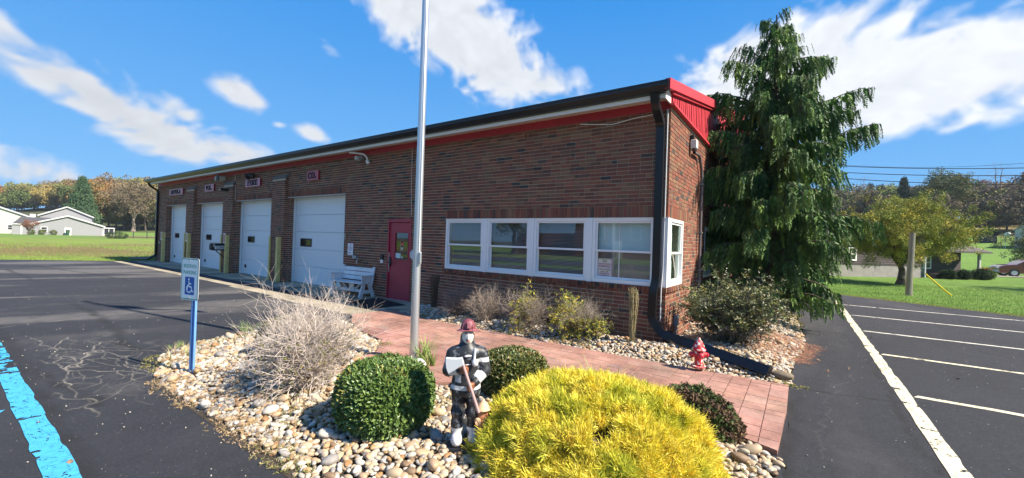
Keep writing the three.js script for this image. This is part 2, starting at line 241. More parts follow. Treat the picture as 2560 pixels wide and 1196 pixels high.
// ---------------------------------------------------------------- painted markings (worn: chips missing)
{
  const wear = dataTex(1024, 1024, (u, v) => { const n = tfbm(u, v, 22, 41, 4), c = Math.abs(tfbm(u, v, 13, 61, 4) - 0.5), e = Math.abs(tfbm(u, v, 34, 64, 3) - 0.5); return n < 0.24 || c < 0.008 || e < 0.007 ? 0 : 1; }, false);
  const wearMuch = dataTex(1024, 1024, (u, v) => { const n = tfbm(u, v, 20, 43, 4), c = Math.abs(tfbm(u, v, 14, 67, 4) - 0.5), e = Math.abs(tfbm(u, v, 38, 69, 3) - 0.5); return n < 0.42 || c < 0.014 || e < 0.014 ? 0 : 1; }, false);
  const mk = (c, w, rep) => new THREE.MeshStandardMaterial({ color: L3(c), roughness: 0.75, alphaMap: rpt(w, rep), alphaTest: 0.5, map: rpt(T.speck, 3) });
  const cream = mk([0.78, 0.71, 0.50], wear, 0.37), white = mk([0.72, 0.70, 0.60], wear, 0.31), blue = mk([0.06, 0.40, 0.66], wear, 0.53), blueWorn = mk([0.06, 0.42, 0.70], wearMuch, 0.61);
  const strip = (a, b, w, y, seed) => { const dx = b[0] - a[0], dz = b[1] - a[1], L = Math.hypot(dx, dz), nx = -dz / L * w / 2, nz = dx / L * w / 2; const l = wobbleLine([[a[0] + nx, a[1] + nz], [b[0] + nx, b[1] + nz]], 0.06, 0.02, seed), r = wobbleLine([[b[0] - nx, b[1] - nz], [a[0] - nx, a[1] - nz]], 0.06, 0.02, seed + 1); return sheet([...l, ...r], y); };
  const mark = (name, g, m) => { const o = struct(name, g, m); o.castShadow = false; return o; };
  mark('painted_lane_line', strip([2.77, 8], [2.78, -10.6], 0.125, 0.006, 3), cream);
  for (const [z, x1] of [[0.45, 9], [-1.88, 9], [-4.22, 10], [-6.8, 11], [-9.3, 8.6]]) mark('painted_bay_line', strip([2.845, z], [x1, z + 0.02], 0.095, 0.006, Math.round(z * 7)), z > -3 ? cream : white);
  mark('painted_blue_line', strip([3, 6.39], [-5.2, 6.36], 0.15, 0.006, 11), blue);
  mark('painted_blue_line', strip([-5.2, 6.36], [-12, 6.34], 0.15, 0.006, 12), blueWorn);
  mark('painted_blue_line', strip([-3.75, 6.475], [-3.8, 11], 0.12, 0.006, 13), blue);
}
// ---------------------------------------------------------------- concrete apron, joints and entry pad
{
  const concT = dataTex(512, 512, (u, v, i, j) => { const n = 0.72 + 0.3 * (tfbm(u, v, 4, 91, 6) - 0.5) + 0.10 * (hash3(i, j, 3) - 0.5) - 0.25 * sstep(0.62, 0.8, tfbm(u, v, 6, 97, 5)); return [n, n * 0.97, n * 0.9]; });
  const conc = new THREE.MeshStandardMaterial({ color: L3([0.72, 0.66, 0.56]), map: rpt(concT, 0.35), roughness: 0.9, bumpMap: rpt(T.grain, 2), bumpScale: 0.004 });
  const xs = [-25.5, -21.6, -18.7, -15.4, -12.0, -9.3, -7.45];
  for (let i = 0; i + 1 < xs.length; i++) struct('concrete_apron', rbx(xs[i] + 0.006, xs[i + 1] - 0.006, -0.1, 0.014, -0.6, 0.93, 0.008), conc);
  for (let i = 0; i + 1 < xs.length; i++) { const o = i > 3 ? 0.12 : 0; struct('concrete_strip', rbx(xs[i] + 0.006, xs[i + 1] - 0.006, -0.1, 0.016, 1.33, 1.62 + o + (i > 4 ? .16 : 0), 0.008), conc); }
  const pad = [[-7.44, 0], [-5.42, 0], [-5.36, 1.02], [-5.62, 1.92], [-6.4, 1.97], [-7.44, 1.9]];
  const s = new THREE.Shape(pad.map(p => new THREE.Vector2(p[0], -p[1]))), g = new THREE.ExtrudeGeometry(s, { depth: 0.11, bevelEnabled: true, bevelSize: 0.006, bevelThickness: 0.006, bevelSegments: 1 }); g.rotateX(-Math.PI / 2); g.translate(0, -0.09, 0); struct('entry_pad', uvBox(g), conc);
  const dk = new THREE.MeshStandardMaterial({ color: L3([0.045, 0.047, 0.055]), map: rpt(T.speck, 1.3), roughness: 0.9, bumpMap: bumpAsph, bumpScale: 0.01 });
  struct('asphalt_band', bx(-25.5, -7.46, -0.1, 0.006, 0.935, 1.325), dk);

}

// ---------------------------------------------------------------- stamped walkway: slab and stamped pieces
const pathPoly = [[1.70, 1.12], [1.70, 2.0], [1.665, 3.06], [1.12, 2.87], [0, 2.9], [-0.6, 3.3], [-1.3, 3.56], [-1.5, 3.76], [-2.35, 3.95], [-2.8, 3.72], [-2.95, 3.32], [-3.4, 2.88], [-4.1, 2.72], [-4.9, 2.4], [-5.58, 1.94], [-5.36, 1.06], [-4.9, 1.12], [-4.3, 1.24], [-2.8, 1.26], [0, 1.22]];
{
  const pt = dataTex(512, 512, (u, v, i, j) => { const n = 0.80 + 0.5 * (tfbm(u, v, 5, 191, 6) - 0.5) + 0.12 * (hash3(i, j, 8) - 0.5), m = tfbm(u, v, 3, 197, 4), s = sstep(0.58, 0.72, tfbm(u, v, 6, 199, 5)); return [n * (1 - 0.10 * s), n * (0.97 + 0.08 * (m - .5) - 0.06 * s), n * (0.96 - 0.06 * s)]; });
  const slabM = new THREE.MeshStandardMaterial({ color: L3([0.40, 0.22, 0.165]), map: rpt(pt, 0.5), roughness: 0.9 });
  const mats = [[0.56, 0.31, 0.245], [0.54, 0.29, 0.225], [0.58, 0.33, 0.265], [0.53, 0.305, 0.245], [0.565, 0.34, 0.28]].map(c => new THREE.MeshStandardMaterial({ color: L3(c), map: rpt(pt, 0.45), roughness: 0.82, bumpMap: rpt(T.soft, 3), bumpScale: 0.006 }));
  const s = new THREE.Shape(pathPoly.map(p => new THREE.Vector2(p[0], -p[1]))), g = new THREE.ExtrudeGeometry(s, { depth: 0.124, bevelEnabled: false }); g.rotateX(-Math.PI / 2); g.translate(0, -0.09, 0);
  const walk = struct('stamped_walkway', uvBox(g), slabM);
  const clip = (poly, axis, sgn, val) => { const out = []; for (let i = 0; i < poly.length; i++) { const a = poly[i], b = poly[(i + 1) % poly.length], fa = sgn * (a[axis] - val), fb = sgn * (b[axis] - val); if (fa >= 0) out.push(a); if ((fa >= 0) !== (fb >= 0)) { const t = fa / (fa - fb); out.push([a[0] + (b[0] - a[0]) * t, a[1] + (b[1] - a[1]) * t]); } } return out; };
  const r = rng(17), J = 0.003; let n = 0;
  const colW = 0.2;
  const inset = pathPoly.map(p => p), stonesList = [];
  for (let x = -5.7; x < 1.75; ) {
    const big = x < -1.3 + 0.0 && false; const w = colW * (r() < 0.1 ? 1.05 : 1); let z = 0.9 + ((n++) % 2) * 0.13 - r() * 0.05;
    const gap = (Math.abs(((x + 0.55) % 3.1)) < 0.1) ? 0.006 : J;
    while (z < 4.1) {
      const h = r() < 0.3 ? 0.13 : r() < 0.5 ? 0.24 : 0.19;
      let c = clip(clip(clip(clip(inset, 0, 1, x + gap), 0, -1, x + w - J), 1, 1, z + J), 1, -1, z + h - J);
      let area = 0; for (let i = 0; i < c.length; i++) { const a = c[i], b = c[(i + 1) % c.length]; area += a[0] * b[1] - b[0] * a[1]; }
      if (c.length > 2 && Math.abs(area) > 0.004) {
        const sh = new THREE.Shape(c.map(p => new THREE.Vector2(p[0], -p[1]))); const top = 0.0045 + 0.0022 * r();
        const ge = new THREE.ExtrudeGeometry(sh, { depth: top, bevelEnabled: true, bevelSize: -0.002, bevelThickness: 0.002, bevelSegments: 1, bevelOffset: 0 }); ge.rotateX(-Math.PI / 2); ge.translate(0, 0.0345, 0);
        { const mx = x + w / 2, mz = z + h / 2; stonesList.push({ g: uvBox(ge), m: Math.floor(r() * 5), s: Math.abs(area) / ((mx - 1.78) ** 2 + (mz - 6.92) ** 2) }); }
      }
      z += h;
    }
    x += w;
  }
  stonesList.sort((a, b) => b.s - a.s);
  stonesList.slice(0, 300).forEach(q => part('stamped_stone', q.g, mats[q.m], walk));
  if (stonesList.length > 300) { const o = part('stamped_stones', stonesList.slice(300).map(q => q.g), mats[0], walk); o.userData.kind = 'stuff'; }
}
// ---------------------------------------------------------------- planting beds of river stones
const bedFront = [[-5.52, 3.85], [-5.25, 4.7], [-4.85, 5.15], [-4.0, 5.42], [-3.3, 5.5], [-2.1, 5.46], [-0.86, 5.47], [0.6, 5.5], [1.4, 5.3], [1.70, 4.7], [1.70, 3.1], [1.655, 3.065], [1.12, 2.88], [0, 2.91], [-0.6, 3.31], [-1.3, 3.57], [-1.5, 3.77], [-2.35, 3.96], [-2.8, 3.73], [-2.95, 3.33], [-3.4, 2.89], [-4.1, 2.73], [-4.9, 2.41], [-5.2, 2.45], [-5.4, 3.1]];
const bedWall = [[-5.40, 0.03], [0.02, 0.03], [0.03, -8.0], [0.6, -8.0], [1.3, -7.2], [1.68, -5.5], [1.80, -3.7], [1.88, -1.3], [1.74, -0.5], [1.71, 1.1], [0, 1.21], [-2.8, 1.25], [-4.3, 1.23], [-4.9, 1.11], [-5.34, 1.04]];
function bedH(x, z) { const f = inPoly(x, z, bedFront), P = f ? bedFront : bedWall, d = f || inPoly(x, z, bedWall) ? distPoly(x, z, P) : 0; const top = f ? 0.05 : 0.06 + 0.05 * sstep(1.2, 0.1, Math.abs(z) < 1.4 ? z : 1.2); return 0.004 + top * sstep(0, 0.5, d) + 0.02 * (fbm(x * 2.2, z * 2.2, 4, 2) - 0.5) * sstep(0, .2, d); }
camera.updateMatrixWorld(true); camera.updateProjectionMatrix();
const _pv = V(0, 0, 0);
function seen(x, y, z) { _pv.set(x, y, z).project(camera); return Math.abs(_pv.x) < 1.02 && Math.abs(_pv.y) < 1.05 && _pv.z < 1; }
function bedMesh(P, name) {
  const s = new THREE.Shape(P.map(p => new THREE.Vector2(p[0], p[1]))); let x0 = 1e9, x1 = -1e9, z0 = 1e9, z1 = -1e9; for (const [x, z] of P) { x0 = Math.min(x0, x); x1 = Math.max(x1, x); z0 = Math.min(z0, z); z1 = Math.max(z1, z); }
  const pos = [], idx = [], st = 0.1, nx = Math.ceil((x1 - x0) / st) + 1, nz = Math.ceil((z1 - z0) / st) + 1, ok = [];
  for (let j = 0; j < nz; j++) for (let i = 0; i < nx; i++) { const x = x0 + i * st, z = z0 + j * st, q = inPoly(x, z, P) || distPoly(x, z, P) < 0.05; ok.push(q); pos.push(x, q ? Math.max(0.003, bedH(x, z) - 0.012) : 0.003, z); }
  for (let j = 0; j + 1 < nz; j++) for (let i = 0; i + 1 < nx; i++) { const a = j * nx + i, b = a + 1, c = a + nx, d = c + 1; if (ok[a] && ok[b] && ok[c] && ok[d]) idx.push(a, c, b, b, c, d); }
  const g = new THREE.BufferGeometry(); g.setAttribute('position', new THREE.Float32BufferAttribute(pos, 3)); g.setIndex(idx); g.computeVertexNormals();
  return struct(name, uvBox(g), mat([0.085, 0.065, 0.045], 1, { map: rpt(T.speck, 2), bumpMap: rpt(T.grain, 2), bumpScale: 0.02 }));
}
const PEB = [0, 1, 2, 3, 4, 5].map(k => { const r = rng(300 + k), g0 = new THREE.IcosahedronGeometry(1, 2), p = g0.attributes.position, ph = [r() * 9, r() * 9, r() * 9]; for (let i = 0; i < p.count; i++) { const v = V(p.getX(i), p.getY(i), p.getZ(i)).normalize(), n = 1 + 0.42 * (fbm(v.x * 1.1 + ph[0] + 5, v.y * 1.1 + ph[1], v.z * 1.1 + ph[2], 2) - 0.5); p.setXYZ(i, v.x * n, v.y * n * 0.72, v.z * n * (0.72 + 0.1 * k / 5)); } const g = mergeVertices((g0.deleteAttribute('uv'), g0.deleteAttribute('normal'), g0)); g.computeVertexNormals(); g.setAttribute('uv', new THREE.BufferAttribute(new Float32Array(g.attributes.position.count * 2).map((_, i) => g.attributes.position.array[Math.floor(i / 2) * 3 + (i % 2) * 2]), 2)); return g; });
{
  const pal = [[0.47, 0.36, 0.23], [0.52, 0.43, 0.31], [0.40, 0.26, 0.13], [0.42, 0.39, 0.34], [0.29, 0.27, 0.25], [0.22, 0.145, 0.085], [0.58, 0.53, 0.45], [0.45, 0.31, 0.19], [0.36, 0.19, 0.08], [0.18, 0.165, 0.155]], wts = [20, 22, 12, 16, 9, 6, 14, 10, 4, 4], tot = wts.reduce((a, b) => a + b);
  const tones = pal.map(c => mat(c, 0.62, { map: rpt(T.speck, 0.8) })), white = mat([1, 1, 1], 0.62, { map: rpt(T.speck, 0.8) });
  const pick = r => { let q = r() * tot, i = 0; while ((q -= wts[i]) > 0) i++; return Math.min(i, pal.length - 1); };
  for (const [P, name, seed, single] of [[bedFront, 'front_stone_bed', 51, 300], [bedWall, 'wall_stone_bed', 52, 150]]) {
    const bed = bedMesh(P, name), r = rng(seed), list = []; let x0 = 1e9, x1 = -1e9, z0 = 1e9, z1 = -1e9; for (const [x, z] of P) { x0 = Math.min(x0, x); x1 = Math.max(x1, x); z0 = Math.min(z0, z); z1 = Math.max(z1, z); }
    for (let layer = 0; layer < 2; layer++) { const st = layer ? 0.058 : 0.046; for (let z = z0; z < z1; z += st) for (let x = x0; x < x1; x += st) {
      const px = x + (r() - 0.5) * st * 1.3, pz = z + (r() - 0.5) * st * 1.3; const big = r(), t = pick(r), k = Math.floor(r() * 6), v = r(), rx = r(), ry = r(), rz = r();
      if (!inPoly(px, pz, P)) continue; const dE = distPoly(px, pz, P); if (dE < 0.03 && v < 0.5) continue;
      const s = (0.017 + 0.016 * big * big + (big > 0.985 ? 0.02 : 0)) * (layer ? 0.95 : 1) * (P === bedWall ? 0.94 : 1.04);
      const m = new THREE.Matrix4().compose(V(px, bedH(px, pz) + s * (layer ? 0.75 : 0.1), pz), new THREE.Quaternion().setFromEuler(new THREE.Euler((rx - .5) * 0.7, ry * 6.3, (rz - .5) * 0.7)), V(s * (1.05 + 0.4 * v), s * 0.95, s * 1.1));
      list.push({ m, k, t, v: 0.78 + 0.4 * rx, x: px, z: pz, big: s / Math.hypot(px - camera.position.x, pz - camera.position.z) * (layer ? 1.3 : 0.6) * (seen(px, 0.06, pz) ? 1 : 0) });
    } }
    list.sort((a, b) => b.big - a.big);
    list.slice(0, single).forEach(q => { const o = part('river_stone', PEB[q.k], tones[q.t], bed); q.m.decompose(o.position, o.quaternion, o.scale); });
    for (let k = 0; k < 6; k++) { const l = list.slice(single).filter(q => q.k === k); instanced('river_stone_cover', PEB[k], white, l.map(q => q.m), l.map(q => pal[q.t].map(c => c * q.v)), bed); }
  }
}
// scattered grit and a few leaves on the asphalt
{
  const r = rng(61), ms = [], cs = []; for (let i = 0; i < 1900; i++) { let x, z; if (i % 3) { x = ri(r, -8, -0.5); z = ri(r, 5.3, 8); if (r() < 0.4) { x = ri(r, -14, -5.6); z = ri(r, 2.4, 7); } } else { x = ri(r, 1.76, 5); z = ri(r, -6, 4); } if (inPoly(x, z, bedFront) || inPoly(x, z, bedWall) || inPoly(x, z, pathPoly)) continue; const s = 0.0015 + 0.0055 * r() ** 5; ms.push(new THREE.Matrix4().compose(V(x, 0.004, z), new THREE.Quaternion().setFromEuler(new THREE.Euler(r() * 6, r() * 6, 0)), V(s * 1.4, s, s))); const c = 0.22 + 0.3 * r(); cs.push([c, c * 0.92, c * 0.8]); }
  const g = new THREE.IcosahedronGeometry(1, 0), o = instanced('loose_grit', g, mat([1, 1, 1], 0.8), ms, cs, scene); tag(o, 'pale loose grit scattered over the asphalt', 'grit');
}
// ---------------------------------------------------------------- the brick fire station
const station = thing('fire_station', 'long low red-brick station with four white garage doors and black gutter', 'building');
const white = mat([0.78, 0.78, 0.77], 0.55), whiteVinyl = mat([0.82, 0.82, 0.81], 0.4), blackMetal = mat([0.012, 0.012, 0.014], 0.32, { metalness: 0.2 }), blackPlastic = mat([0.02, 0.02, 0.022], 0.5), steel = mat([0.55, 0.56, 0.58], 0.35, { metalness: 0.9 });
const redPaint = mat([0.40, 0.030, 0.055], 0.45, { map: rpt(T.speck, 0.5) }), redMetal = mat([0.56, 0.035, 0.055], 0.6, { map: rpt(T.speck, 0.4) }), mortar = mat([0.60, 0.52, 0.41], 0.95, { map: rpt(T.speck, 1.5), bumpMap: rpt(T.grain, 4), bumpScale: 0.004 });
const interior = mat([0.10, 0.095, 0.09], 0.9);
const glass = new THREE.MeshPhysicalMaterial({ color: 0xffffff, roughness: 0.015, transmission: 1, thickness: 0, ior: 1.6, specularIntensity: 1 });
const BAYS = [[-24.16, -21.15], [-20.28, -17.14], [-16.27, -13.13], [-12.24, -8.95]], PIL = [[-21.15, -20.28], [-17.14, -16.27], [-13.13, -12.24]];
const PITCH = 0.0677, BH = 0.0560;
const tones = [[0.245, 0.078, 0.046], [0.215, 0.068, 0.041], [0.27, 0.098, 0.054], [0.175, 0.062, 0.040], [0.235, 0.115, 0.062], [0.195, 0.100, 0.058], [0.145, 0.066, 0.044], [0.078, 0.052, 0.042], [0.046, 0.039, 0.037], [0.26, 0.13, 0.07]], toneW = [18, 16, 14, 12, 10, 9, 7, 3, 2.5, 5], toneSum = toneW.reduce((a, b) => a + b);
const brickMats = tones.map(c => new THREE.MeshStandardMaterial({ color: L3(c), map: T.speck, roughness: 0.82, bumpMap: T.grain, bumpScale: 0.003 }));
const brickMerged = new THREE.MeshStandardMaterial({ vertexColors: true, map: rpt(T.speck, 5), roughness: 0.82, bumpMap: rpt(T.grain, 5), bumpScale: 0.003 });
const pickTone = r => { let q = r() * toneSum, i = 0; while ((q -= toneW[i]) > 0) i++; return Math.min(i, tones.length - 1); };
function subtract(a, b, holes) { let s = [[a, b]]; for (const [h0, h1] of holes) s = s.flatMap(([p, q]) => h1 <= p || h0 >= q ? [[p, q]] : [[p, h0], [h1, q]].filter(([m, n]) => n - m > 0.012)); return s; }
function courses(u0, u1, v0, v1, holes, r, w0 = -0.03, w1 = 0) { // running bond with odd headers
  const out = []; let k = 0;
  for (let v = v0; v + BH < v1 + 0.002; v += PITCH, k++) {
    const gaps = holes.filter(h => h[2] < v + BH - 0.004 && h[3] > v + 0.004).map(h => [h[0], h[1]]);
    let u = u0 - (k % 2) * 0.1016 - 0.2;
    while (u < u1) { const L = r() < 0.13 ? 0.092 : 0.194; const a = Math.max(u, u0), b = Math.min(u + L, u1); if (b - a > 0.015) for (const [p, q] of subtract(a, b, gaps)) if (q - p > 0.014) out.push([p, q, v, v + BH, w0, w1 + (r() - 0.5) * 0.004, pickTone(r)]); u += L + 0.0095; }
  }
  return out;
}
function soldiers(u0, u1, v0, v1, r, w0 = -0.03, w1 = 0.002) { const n = Math.round((u1 - u0) / PITCH), p = (u1 - u0) / n, out = []; for (let i = 0; i < n; i++) out.push([u0 + i * p + 0.0048, u0 + (i + 1) * p - 0.0048, v0 + 0.004, v1 - 0.004, w0, w1 + (r() - .5) * 0.004, pickTone(r)]); return out; }
const unitBrick = [0, 1, 2].map(k => { const g = new THREE.BoxGeometry(1, 1, 1), uv = g.attributes.uv; for (let i = 0; i < uv.count; i++) uv.setXY(i, uv.getX(i) * 0.9 + k * 0.37, uv.getY(i) * 0.3 + k * 0.21); return g; });
function mergedBricks(list) { const n = list.length, pos = new Float32Array(n * 90), nor = new Float32Array(n * 90), uv = new Float32Array(n * 60), col = new Float32Array(n * 90); let k = 0; const r = rng(n);
  for (const [a, b, c, d, e, f, t] of list) { const v = 0.82 + 0.36 * r(), q = tones[t].map(x => x * v);
    const quad = (p0, p1, p2, p3, N) => { for (const p of [p0, p1, p2, p0, p2, p3]) { pos.set(p, k * 3); nor.set(N, k * 3); col.set(q, k * 3); uv[k * 2] = p[0] + p[2]; uv[k * 2 + 1] = p[1] + p[2] * 0.5; k++; } };
    quad([a, c, f], [b, c, f], [b, d, f], [a, d, f], [0, 0, 1]); quad([b, c, f], [b, c, e], [b, d, e], [b, d, f], [1, 0, 0]); quad([a, c, e], [a, c, f], [a, d, f], [a, d, e], [-1, 0, 0]); quad([a, d, f], [b, d, f], [b, d, e], [a, d, e], [0, 1, 0]); quad([a, c, e], [b, c, e], [b, c, f], [a, c, f], [0, -1, 0]); }
  const g = new THREE.BufferGeometry(); g.setAttribute('position', new THREE.BufferAttribute(pos, 3)); g.setAttribute('normal', new THREE.BufferAttribute(nor, 3)); g.setAttribute('uv', new THREE.BufferAttribute(uv, 2)); g.setAttribute('color', new THREE.BufferAttribute(col, 3)); return g; }
function layBricks(wall, list, singles) { // the bricks that show largest are pieces of their own
  wall.updateWorldMatrix(true, false); const p = V(0, 0, 0);
  for (const b of list) { p.set((b[0] + b[1]) / 2, (b[2] + b[3]) / 2, b[5]).applyMatrix4(wall.matrixWorld); b.size = seen(p.x, p.y, p.z) ? (b[1] - b[0]) * (b[3] - b[2]) / p.distanceToSquared(camera.position) : 0; }
  list.sort((a, b) => b.size - a.size);
  list.slice(0, singles).forEach((b, i) => { const o = part('brick', unitBrick[i % 3], brickMats[b[6]], wall); o.position.set((b[0] + b[1]) / 2, (b[2] + b[3]) / 2, (b[4] + b[5]) / 2); o.scale.set(b[1] - b[0], b[3] - b[2], b[5] - b[4]); });
  if (list.length > singles) { const o = part('brick_courses', mergedBricks(list.slice(singles)), brickMerged, wall); o.userData.kind = 'stuff'; }
}
function backing(u0, u1, v0, v1, holes, w0, w1) { const xs = [...new Set([u0, u1, ...holes.flatMap(h => [h[0], h[1]])])].filter(x => x >= u0 && x <= u1).sort((a, b) => a - b), out = []; for (let i = 0; i + 1 < xs.length; i++) { const m = (xs[i] + xs[i + 1]) / 2, hs = holes.filter(h => h[0] < m && h[1] > m).map(h => [h[2], h[3]]); for (const [a, b] of subtract(v0, v1, hs)) out.push(bx(xs[i], xs[i + 1], a, b, w0, w1)); } return out; }

// front wall
{
  const r = rng(201), holes = [...BAYS.map(b => [b[0], b[1], -1, 2.83]), [-7.01, -6.11, -1, 2.08], [-4.94, 0.5, 0.935, 2.075]];
  const wall = part('front_wall', backing(-25.4, -0.02, -0.1, 4.02, holes, -0.28, -0.008), mortar, station);
  const clear = [...holes.map(h => [h[0] - 0.004, h[1] + 0.004, h[2], h[3]]), ...BAYS.map(b => [b[0], b[1], 2.83, 3.024]), [-4.96, 0.01, 2.07, 2.279], [-4.96, 0.01, 0.855, 0.94], ...PIL.map(p => [p[0] - 0.002, p[1] + 0.002, -1, 3.43])];
  const list = courses(-25.4, 0, -0.0208, 3.87, clear, r);
  BAYS.forEach(b => list.push(...soldiers(b[0], b[1], 2.832, 3.023, r)));
  list.push(...soldiers(-4.95, 0, 2.077, 2.277, r));
  list.push(...soldiers(-4.95, 0.02, 0.85, 0.934, r, -0.1, 0.035));   // rowlock sill, standing proud
  for (const [a, b] of BAYS) for (let v = 0.012, k = 0; v < 2.8; v += PITCH, k++) for (const [z0, z1] of (k % 2 ? [[-0.27, -0.196], [-0.187, 0]] : [[-0.27, -0.102], [-0.092, 0]])) for (const [x0, x1] of [[a - 0.012, a + 0.004], [b - 0.004, b + 0.012]]) list.push([x0, x1, v, v + BH, z0, z1, pickTone(r)]);
  layBricks(wall, list, 300);
  for (const [a, b] of PIL) {
    const pl = part('pilaster', bx(a + 0.008, b - 0.008, -0.1, 3.45, -0.005, 0.092), mortar, station), l = courses(a, b, 0.012, 3.44, [], r, 0.07, 0.1);
    for (let v = 0.012; v < 3.43; v += PITCH) { l.push([b - 0.02, b, v, v + BH, 0.0, 0.066, pickTone(r)]); l.push([a, a + 0.02, v, v + BH, 0.0, 0.066, pickTone(r)]); }
    layBricks(pl, l, 0);
    const s = new THREE.Shape([[0, 0], [0.115, 0], [0.115, 0.03], [0.0, 0.16]].map(p => new THREE.Vector2(...p))), g = new THREE.ExtrudeGeometry(s, { depth: b - a + 0.02, bevelEnabled: false }); g.rotateY(-Math.PI / 2); g.translate(b + 0.01, 3.45, 0.002);
    part('pilaster_cap', uvBox(g), mat([0.2, 0.18, 0.17], 0.9, { map: rpt(T.speck, 1.2) }), station);
  }
  for (const [a, b] of BAYS) part('steel_lintel', bx(a - 0.05, b + 0.05, 2.812, 2.829, -0.2, -0.004), mat([0.5, 0.48, 0.46], 0.6), station);
}
// right-hand (east) wall: local x runs back along the building
{
  const r = rng(202), holes = [[-0.5, 1.08, 0.935, 2.075], [3.15, 4.15, 0.935, 2.075], [6.4, 7.4, 0.935, 2.075]];
  const wall = part('side_wall', backing(0.02, 18.2, -0.1, 3.95, holes, -0.28, -0.008), mortar, station); wall.rotation.y = Math.PI / 2;
  const clear = [...holes.map(h => [h[0] - .004, h[1] + .004, h[2], h[3]]), [-0.1, 1.46, 2.07, 2.279], [-.1, 1.1, 0.855, 0.94], [3.1, 4.2, 2.07, 2.279], [3.1, 4.2, 0.855, 0.94], [6.35, 7.45, .855, .94]];
  const list = courses(0, 12.5, -0.0208, 3.88, clear, r);
  list.push(...soldiers(0, 1.45, 2.077, 2.277, r), ...soldiers(0.04, 1.1, 0.85, 0.934, r, -0.1, 0.035), ...soldiers(3.1, 4.2, 2.077, 2.277, r), ...soldiers(3.1, 4.2, 0.85, 0.934, r, -0.1, 0.035), ...soldiers(6.35, 7.45, .85, .934, r, -.1, .035));
  layBricks(wall, list, 200);
  const rest = mat([0.2, 0.075, 0.05], 0.85, { map: rpt(T.speck, 2) });
  part('rear_wall', bx(-25.4, 0, -0.1, 4.0, -18.5, -18.22), rest, station); part('end_wall', bx(-25.68, -25.41, -0.1, 4.0, -18.5, -0.02), rest, station);
  part('floor', bx(-25.3, -0.3, -0.09, 0.0, -18.2, -0.7), interior, station); part('inner_wall', bx(-8.6, -0.3, 0, 3.9, -4.2, -4.1), interior, station); part('inner_wall', bx(-8.75, -8.62, 0, 3.9, -4.1, -0.3), interior, station); part('inner_ceiling', bx(-25.3, -0.3, 3.7, 3.75, -18.2, -0.3), interior, station);
}
